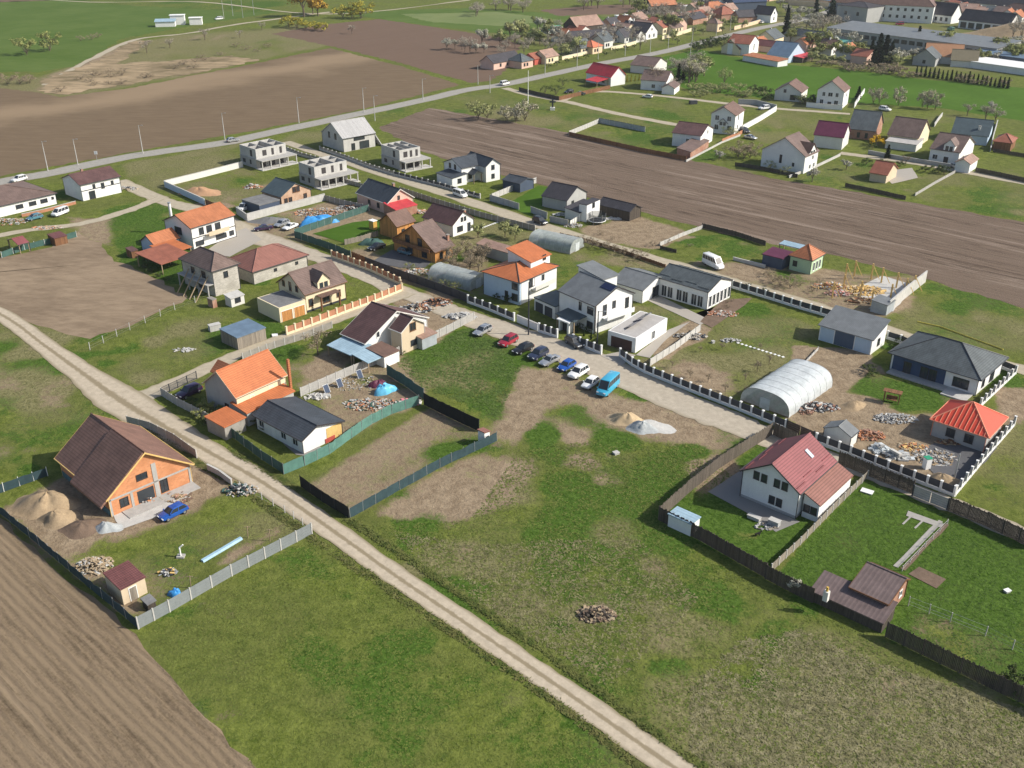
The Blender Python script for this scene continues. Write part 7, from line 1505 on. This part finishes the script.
mound('straw-brown heap near the yard corner', 943, 480, 2.6, 2.0, 1.0, SOIL, 'sand_heap', seed=16)
mound('brown dug earth heap behind the long building at the works', 1012, 36, 28, 16, 7, SOIL, 'earth_heap', seed=17)
mound('black soil heap covered with tyres by the far field', 876, 171, 1, 1, .6, SOILD, 'soil_heap', seed=18)
def rubble(label, px, py, rx, ry, n, mats, smax=.6, name='rubble_heap', cat='rubble', seed=1, zr=.7):
    t = thing(name, label, cat, P(px, py)); rr = random.Random(seed); mb = MB(); n = int(n*3.2); smax *= .48
    for i in range(n):
        a = rr.uniform(0, 2*PI); r = rr.random()**.6; x, y = rx*r*math.cos(a), ry*r*math.sin(a); s = rr.uniform(.12, smax); lo = rr.choice((1, 1, 2.6)); T_ = Matrix.Translation((x, y, rr.uniform(.03, zr*(1-r)+.12))) @ Matrix.Rotation(rr.uniform(0, 6.28), 4, 'Z') @ Matrix.Rotation(rr.uniform(-.5,.5), 4, 'X'); mb.box(-s*lo/2, s*lo/2, -s/2, s/2, -s*.2, s*.25, rr.randrange(len(mats)), T_)
    mb.build('debris', mats, t, fix=False); return t
PB = plain('pale_board', (.40,.32,.22)); LBL = plain('light_blue_foil', (.30,.45,.55), .5); WH = plain('dusty_white', (.47,.46,.43), .8, .25, 2)
rubble('pile of tan planks and boards beside the maroon-roofed hut', 95, 566, 2.6, 1.9, 70, [PB, TIMBER2, PB, CONCL], .7, 'plank_pile', 'planks', 2, 1.0)
rubble('white and dark junk heap by the track opposite the black net', 241, 491, 2.6, 1.6, 60, [WH, DKMET, GREYW, TIMBER2, NETG], .8, seed=3, zr=1.2)
rubble('scattered bricks and board offcuts on the brick house terrace', 176, 498, 2.4, 1.4, 34, [BRICKR, TIMBER2, SOILD], .7, seed=4, zr=.2)
rubble('orange and white building sacks at the brick house patio', 143, 501, 1.8, .9, 22, [HOLLOW, WH, CONC], .6, seed=5, zr=.8)
rubble('grey and blue heap of tools on the brick house lawn', 168, 573, 1.2, .8, 20, [GREYW, DKMET, STEEL, TIMBER], .7, seed=6, zr=.6)
rubble('white and grey junk pile by the big white greenhouse', 815, 408, 4.0, 1.6, 110, [WH, GREYW, CONCL, DKMET, BRICKR], .9, seed=7, zr=1.2)
rubble('red brick pallet stack behind the small white garden shed', 869, 436, 2.6, 1.6, 60, [BRICKR, BRICKR, HOLLOW], .7, 'brick_stack', 'bricks', 8, 1.2)
rubble('heap of grey rubble in the middle of the building yard', 895, 419, 3.6, 1.8, 90, [CONC, CONCL, GREYW], .6, seed=9, zr=.8)
rubble('broken pale blocks strewn before the stacked timber', 935, 458, 3.6, 2.6, 90, [CONC, CONCL, SOIL], .6, seed=10, zr=.4)
rubble('orange and tan wood scraps in the building yard', 913, 447, 2.2, 1.2, 36, [HOLLOW, PB, TIMBER], .7, seed=11, zr=.4)
rubble('white wrapped bale of sheets behind the pillar fence, left one', 880, 450, 1.6, 1.0, 16, [WH, FILM], 1.6, 'wrapped_bale', 'bale', 12, .9)
rubble('white wrapped bale of sheets behind the pillar fence, right one', 897, 457, 1.9, 1.1, 18, [WH, FILM, GREYW], 1.7, 'wrapped_bale', 'bale', 13, 1.0)
rubble('stack of long brown timber below the red membrane roof', 957, 443, 3.6, .9, 34, [TIMBER2, WOODB], .9, 'timber_stack', 'timber', 14, .5)
rubble('building rubble and planks behind the blue tarpaulin heap', 325, 213, 8, 4, 150, [PB, CONC, SOIL, CLAYBR, WH], .9, seed=15, zr=1.2)
rubble('dark and white scrap at the end of the rubble yard', 352, 209, 5, 3, 80, [DKMET, WH, WOODB, GREYW], .9, seed=16, zr=1.2)
rubble('stacked pallets and pipes in the builder yard right of the maroon roof', 417, 309, 3.6, 2.2, 90, [WH, GREYW, DKMET, CLAYBR, PB], 1.0, seed=17, zr=1.4)
rubble('dark drums and boards in the builder yard by the street', 437, 303, 3.2, 1.8, 70, [WOODB, DKMET, CLAYBR, WH], 1.0, seed=18, zr=1.3)
rubble('grey flat sheets leaning near the street corner fence', 460, 317, 3.4, 1.4, 40, [GREYW, CONCL], 1.4, seed=19, zr=.8)
rubble('strewn junk along the green net in the bungalow garden', 372, 405, 5, 2.2, 120, [PB, WH, GREYW, CLAYBR, NETG], .7, seed=20, zr=.4)
rubble('pink and red foil scraps at the net corner of the bungalow garden', 412, 402, 1.8, 1.0, 22, [plain('pink_foil',(.65,.22,.26)), WH], 1.0, seed=21, zr=.6)
rubble('white foil and boards behind the bungalow', 318, 397, 2.4, 1.2, 22, [WH, CONCL], 1.2, seed=22, zr=.4)
rubble('loose litter in the middle of the bungalow garden', 352, 383, 6, 3, 60, [WH, PB, GREYW], .4, seed=23, zr=.1)
rubble('clay bricks and mortar left of the small white garden shed', 806, 413, 1.2, .8, 20, [BRICKR, SOILD], .5, seed=24, zr=.5)
rubble('furniture and pots on the garage terrace of the modern house', 690, 337, 3.2, 1.6, 40, [DKMET, PAVEL, GREYW], .8, seed=25, zr=.8)
rubble('reddish beds and pots in front of the glazed hall', 722, 314, 3.5, 1.6, 40, [BRICKR, WH, CLAYBR], .8, seed=26, zr=.3)
rubble('white garden table and stones on the mown garden', 731, 341, 2.0, 1.0, 22, [CONCL, GREYW, WH], .6, seed=27, zr=.5)
rubble('tan timber and boards heap inside the frame site, left side', 830, 287, 4, 2, 90, [TIMBER, PB, CLAYBR, WH], .9, seed=28, zr=1.0)
rubble('yellow cut timber on the frame site floor', 862, 291, 5, 3, 110, [TIMBER, PB, TIMBER], 1.0, 'timber_stack', 'timber', 29, .8)
rubble('red and pink brick packs before the frame site', 838, 294, 2.6, 1.4, 50, [BRICKR, plain('pink_brick',(.5,.25,.22)), WH], .8, 'brick_stack', 'bricks', 30, 1.2)
rubble('long dark logs and beams in front of the frame site', 868, 301, 5, 1.4, 46, [WOODB, SOILD, TIMBER2], 1.2, 'timber_stack', 'timber', 31, .6)
rubble('white sacks and boards between grey hut and garage house', 880, 308, 2.0, 1.0, 24, [WH, GREYW], .8, seed=32, zr=.6)
rubble('pale scrap and washing things at the lane by the trampoline', 573, 226, 2.6, 1.4, 34, [WH, GREYW, PB], .8, seed=33, zr=.8)
rubble('white garden furniture on the paved spot by the open barn', 613, 219, 3.0, 1.0, 26, [WH, CONCL], 1.2, seed=34, zr=.2)
rubble('white and dark terrace furniture at the black-roofed house', 561, 215, 2.4, 1.2, 26, [WH, GREYW], .9, seed=35, zr=.8)
rubble('yard clutter by the allotment shelter at the left', 8, 222, 5, 3, 60, [WH, GREYW, CLAYBR, PB], .8, seed=36, zr=.6)
rubble('pale boards on the ground beside the red lean-to', 47, 228, 4, 1.4, 30, [PB, WH, CLAYBR], 1.0, seed=37, zr=.2)
rubble('boards and stones by the white house at the road', 125, 189, 3.6, 2, 44, [PB, CONC, DKMET, CONCL], .9, seed=38, zr=.5)
rubble('white concrete rings and pallets in the empty walled plot', 253, 187.5, 2.6, 1.4, 22, [WH, PB, CLAYBR], 1.2, seed=39, zr=1.4)
rubble('clutter between timber house and hazy greenhouse', 418, 272, 4, 2, 60, [WH, GREYW, PB, CLAYBR], .7, seed=40, zr=.4)
rubble('terrace blocks and brick steps beside the pink-gabled house', 415, 212, 4, 2, 60, [PB, CONCL, CLAYBR], .8, seed=41, zr=.6)
rubble('patio furniture before the rosy-roofed house', 766, 527, 1.6, .9, 14, [GREYW, WOODG, CONCL], .8, seed=42, zr=.5)
rubble('pale stone flags on the mown alley meadow', 184, 350, 2.2, .9, 16, [CONCL], .8, 'stone_flags', 'stones', 43, .05)
rubble('dark brush and branch pile in the middle of the dry grass', 596, 615, 2.4, 1.5, 90, [WOODD, SOILD, TIMBER2, LEAF['dry_brush']], .8, 'brush_pile', 'brush', 46, .9)
# blue tarpaulins
def tarp(label, px, py, rx, ry, h, m, rz=0, seed=1): return mound(label, px, py, rx, ry, h, m, 'tarpaulin_heap', 'tarpaulin', rz, seed, True)
tarp('long bright blue tarpaulin heap beside the bright lawn', 318, 224, 5.0, 1.8, 1.9, BLUETARP, .35, 31)
tarp('pale blue tarpaulin over a box in the bungalow garden', 385, 392, 2.0, 1.2, 1.3, plain('sky_blue_tarp',(.12,.42,.62),.4,.25,1.5), .4, 32)
tarp('small bright blue sheet bundle near the grey metal fence', 175, 594, .9, .8, .6, BLUETARP, .2, 33)
tarp('dark maroon covered heap beside the pale blue tarpaulin', 377, 386, 1.6, 1.0, 1.0, R_PURPLE, .4, 34)
tarp('dark green covered boat shape in the timber house yard', 372, 244, 3, 1.6, 1.2, NETG, .3, 35)
t = thing('foil_tunnel', 'narrow light blue foil strip over a seed bed on the brick house lawn', 'foil', P(222,550), math.atan2(*(P(242,538)-P(203,561)).yx)); mb = MB(); L_ = (P(242,538)-P(203,561)).length
mb.prism([(-.35,0),(.35,0),(.2,.28),(-.2,.28)], -L_/2, L_/2, lambda a, p: (a, p[0], p[1])); mb.build('foil', LBL, t)
for (a_, b_) in ((248,538),(191,588),(270,541)): tt = thing('clothes_post', {248:'tall wooden clothes post at the upper end of the foil strip',191:'leaning wooden post beside the blue sheet bundle',270:'short wooden post next to the grey metal fence'}[a_], 'post', P(a_, b_)); mb = MB(); mb.tube((0,0,0),(.1,0,1.9),.06); mb.build('stake', TIMBER2, tt); mb = MB(); mb.box(-.3,.5,-.03,.03,1.75,1.83); mb.build('cross_bar', TIMBER2, tt)
t = thing('water_tank', 'white bent water pump pipe on the brick house lawn', 'pipe', P(181,557)); mb = MB(); mb.tube((0,0,0),(0,0,1.5),.12); mb.tube((0,0,1.5),(.5,.1,1.9),.1); mb.build('pipe', WHITEP, t); mb = MB(); mb.box(-.5,.5,-.4,.4,0,.25); mb.build('foot', CONC, t)
# solar panels leaning on the grey concrete fence
for i, (a_, b_) in enumerate(((328,393),(341,387),(361,378))):
    t = thing('solar_panel', ['leftmost','middle','rightmost'][i]+' of three blue panels leaning on the grey concrete fence', 'solar panel', P(a_, b_), math.atan2(*(P(400,355)-P(301,396)).yx), 'panels leaning on the concrete fence'); mb = MB(); T_ = Matrix.Rotation(-.45, 4, 'X'); mb.box(-.5,.5,-.03,.03,0,1.5,0,T_); mb.build('cells', plain('blue_cells',(.035,.055,.10),.25,.15,2), t); mb = MB(); [mb.box(*q,-.04,.04,z0,z1,0,T_) for q, z0, z1 in (((-.55,-.502),-.02,1.55),((.502,.55),-.02,1.55),((-.5,.5),1.502,1.55))]; mb.build('panel_frame', STEEL, t)
# trampoline
t = thing('trampoline', 'round netted trampoline in the yard beside the open barn', 'trampoline', P(597,223)); mb = MB()
for k in range(20):
    a, b2 = 2*PI*k/20, 2*PI*(k+1)/20; mb.tube((2.2*math.cos(a),2.2*math.sin(a),.8),(2.2*math.cos(b2),2.2*math.sin(b2),.8),.09)
mb.build('rim', WHITEP, t); mb = MB(); mb.tube((0,0,.76),(0,0,.8),2.1,n=24); mb.build('mat', DKMET, t); mb = MB()
for k in range(24):
    a, b2 = 2*PI*k/24, 2*PI*(k+1)/24; mb.face([(2.15*math.cos(a),2.15*math.sin(a),.8),(2.15*math.cos(b2),2.15*math.sin(b2),.8),(2.15*math.cos(b2),2.15*math.sin(b2),2.6),(2.15*math.cos(a),2.15*math.sin(a),2.6)])
mb.build('safety_net', filmmat('trampoline_net',(.03,.04,.05),.5,.8), t)
for k in range(6): a = 2*PI*k/6; mb = MB(); mb.tube((2.2*math.cos(a),2.2*math.sin(a),0),(2.2*math.cos(a),2.2*math.sin(a),2.7),.05); mb.build('leg', STEEL, t)
# timber frame
t = thing('pavilion_skeleton', 'open skeleton of yellow timber posts and braces on a concrete base', 'pavilion', P(876,292)); o0 = P(876,292)
for (a_, b_) in ((854,276),(871,279),(881,283),(896,288),(913,291),(832,298),(843,290),(871,305),(890,300),(905,294),(845,279),(860,297)):
    p = P(a_, b_)-o0; hh = 3.6; mb = MB(); mb.box(-.14,.14,-.14,.14,0,hh); o = mb.build('post', TIMBER, t); o.location = p
    mb = MB(); mb.tube((0,0,hh-.3),(1.4,-1.2,.4),.09,n=4); o = mb.build('brace', TIMBER, t); o.location = p
# garden bench / pergola, table etc.
t = thing('garden_swing', 'brown wooden garden swing on the lawn of the huge hipped house', 'swing', P(891,402), -.5)
for x in (-1.2,1.2):
    for y in (-.5,.5): mb = MB(); mb.box(x-.06,x+.06,y-.06,y+.06,0,2.0); mb.build('leg', WOODB, t)
mb = MB(); mb.box(-1.5,1.5,-.7,.7,2.002,2.1); mb.build('canopy', WOODB, t); mb = MB(); mb.box(-.9,.9,-.3,.3,.45,.52); mb.build('seat', WOODB, t); mb = MB(); mb.box(-.9,.9,.3,.36,.525,1.1); mb.build('backrest', WOODB, t)
def dog():
    t = thing('dog', 'small black dog standing on the lawn of the rosy-roofed house', 'dog', P(757.5,536), PI*.1); vs_ = [(-.32,0,.42),(0,0,.43),(.25,0,.45),(.42,0,.62),(.55,0,.66),(.66,0,.62),(-.3,.1,.3),(-.34,.1,.16),(-.3,.1,.02),(-.3,-.1,.3),(-.34,-.1,.16),(-.3,-.1,.02),(.22,.1,.28),(.22,.1,.02),(.22,-.1,.28),(.22,-.1,.02),(-.45,0,.5),(-.58,0,.62)]
    ed = [(0,1),(1,2),(2,3),(3,4),(4,5),(0,6),(6,7),(7,8),(0,9),(9,10),(10,11),(2,12),(12,13),(2,14),(14,15),(0,16),(16,17)]; rad = [.13,.14,.15,.09,.1,.05,.07,.04,.04,.07,.04,.04,.06,.04,.06,.04,.04,.02]
    me = bpy.data.meshes.new('body'); me.from_pydata(vs_, ed, []); o = link('body', me, t); md = o.modifiers.new('skin', 'SKIN')
    for i, r in enumerate(rad): me.skin_vertices[0].data[i].radius = (r, r)
    me.skin_vertices[0].data[0].use_root = True; o.modifiers.new('sub', 'SUBSURF').levels = 1; me.materials.append(plain('black_fur',(.015,.014,.013)))
    for s in (-1,1): mb = MB(); mb.tube((.5,s*.07,.7),(.47,s*.10,.82),.035,.005); mb.build('ear', plain('black_fur',(.015,.014,.013)), t)
dog()
def smallbox(name, cat, label, px, py, L, W, H, m, rz=0, lid=None):
    t = thing(name, label, cat, P(px, py), rz); mb = MB(); mb.box(-L/2,L/2,-W/2,W/2,0,H); mb.build('body', m, t); mb = MB(); mb.box(-L/2-.06,L/2+.06,-W/2-.06,W/2+.06,H+.002,H+.08); mb.build('lid', lid or m, t); return t
smallbox('storage_box', 'box', 'grey storage box on the patio of the rosy-roofed house', 774, 525, 1.5, .9, .8, GREYW, -.7, CONCL)
smallbox('garden_table', 'table', 'pale low table beside the grey storage box', 754, 519, 1.8, .7, .45, CONCL, -.7)
smallbox('water_butt', 'tank', 'white toilet-like tank in the yard corner by the pole', 926, 468, .9, .9, 1.8, WHITEP, .3, plain('green_plastic',(.03,.28,.16)))
smallbox('utility_box', 'box', 'white flat cover at the top of the lawn', 867, 492, 1.6, 1.0, .12, CONCL, -.6, WHITEP)
smallbox('mower', 'robot', 'small white and grey robot mower on the far right lawn', 1007, 592, .7, .5, .25, GREYW, .4, WHITEP)
smallbox('stone_block', 'stone', 'white stone left of the mown garden pond', 713, 343, .5, .5, .4, CONCL, .4)
smallbox('water_tank', 'tank', 'rounded white tank on the alley meadow beside the wooden shed', 215, 330, 2.2, 1.2, 1.2, CONCL, .6)
smallbox('white_cube', 'box', 'white plastic drum lying before the gate on the vacant lot', 616, 454, .8, .7, .3, CONCL, .5)
smallbox('car_trailer', 'trailer', 'small dark trailer on the verge of the pale path', 693, 104, 3.0, 1.6, 1.2, DKMET, .3)
smallbox('well_cover', 'well', 'round-looking white well ring by the alley garden wall', 275, 336, 1.0, 1.0, .2, WHITEP, .3)
# stepping stones across the mown garden and by the white maroon-roofed house
for i in range(12):
    t_ = i/11; a_, b_ = 738+(783-738)*t_, 343+(357-343)*t_; t = thing('stepping_stone', 'pale square stepping stone in the diagonal row on the mown garden', 'stone', P(a_, b_), .4, 'stepping stones on the mown garden'); mb = MB(); mb.box(-.24,.24,-.24,.24,0,.06); mb.build('slab', WHITEP, t)
for i in range(8):
    t_ = i/7; a_, b_ = 482+(497-482)*t_, 228+(222.5-228)*t_; t = thing('stepping_stone', 'white stepping stone in the short row behind the timber house garden', 'stone', P(a_, b_), .4, 'white stepping stones'); mb = MB(); mb.box(-.28,.28,-.28,.28,0,.08); mb.build('slab', WHITEP, t)
t = thing('monument', 'small white roadside cross-like monument at the junction path', 'monument', P(552.5,110)); mb = MB(); mb.box(-.9,.9,-.9,.9,0,1.0); mb.build('base', OFFW, t); mb = MB(); mb.box(-.3,.3,-.3,.3,1.0,4.0); mb.box(-1.2,1.2,-.25,.25,2.8,3.3); mb.build('cross', DKMET, t)
t = thing('road_sign', 'tiny white road sign by the country road at the left', 'sign', P(97,160)); mb = MB(); mb.tube((0,0,0),(0,0,2.6),.06); mb.build('post', STEEL, t); mb = MB(); mb.box(-.5,.5,-.03,.03,1.8,2.8); mb.build('plate', WHITEP, t)

t = thing('gas_pipe', 'thin yellow pipe lying in the grass behind the huge slate hipped roof', 'pipe', P(917,322)); o0 = P(917,322); mb = MB(); pp = [P(917,322)-o0, P(940,327)-o0, P(970,338)-o0, P(1003,350)-o0]
for a_, b_ in zip(pp, pp[1:]): mb.tube(a_+Vector((0,0,.12)), b_+Vector((0,0,.12)), .14)
mb.build('pipe', plain('yellow_pipe', (.50,.42,.08), .6), t)
# ---------------- air: thin even haze over the whole place ----------------
mb = MB(); mb.box(-2700, 2700, -220, 5200, -1.2, 84); hz = mb.build('haze', bpy.data.materials.new('thin_haze')); hm = hz.data.materials[0]; hm.use_nodes = True; ht = hm.node_tree; ht.nodes.clear()
ho = ht.nodes.new('ShaderNodeOutputMaterial'); hv = ht.nodes.new('ShaderNodeVolumePrincipled'); hv.inputs['Color'].default_value = (.84, .88, .92, 1); hv.inputs['Density'].default_value = .00008; hv.inputs['Anisotropy'].default_value = .2
ht.links.new(hv.outputs[0], ho.inputs['Volume']); tag(hz, None, None, kind='stuff')
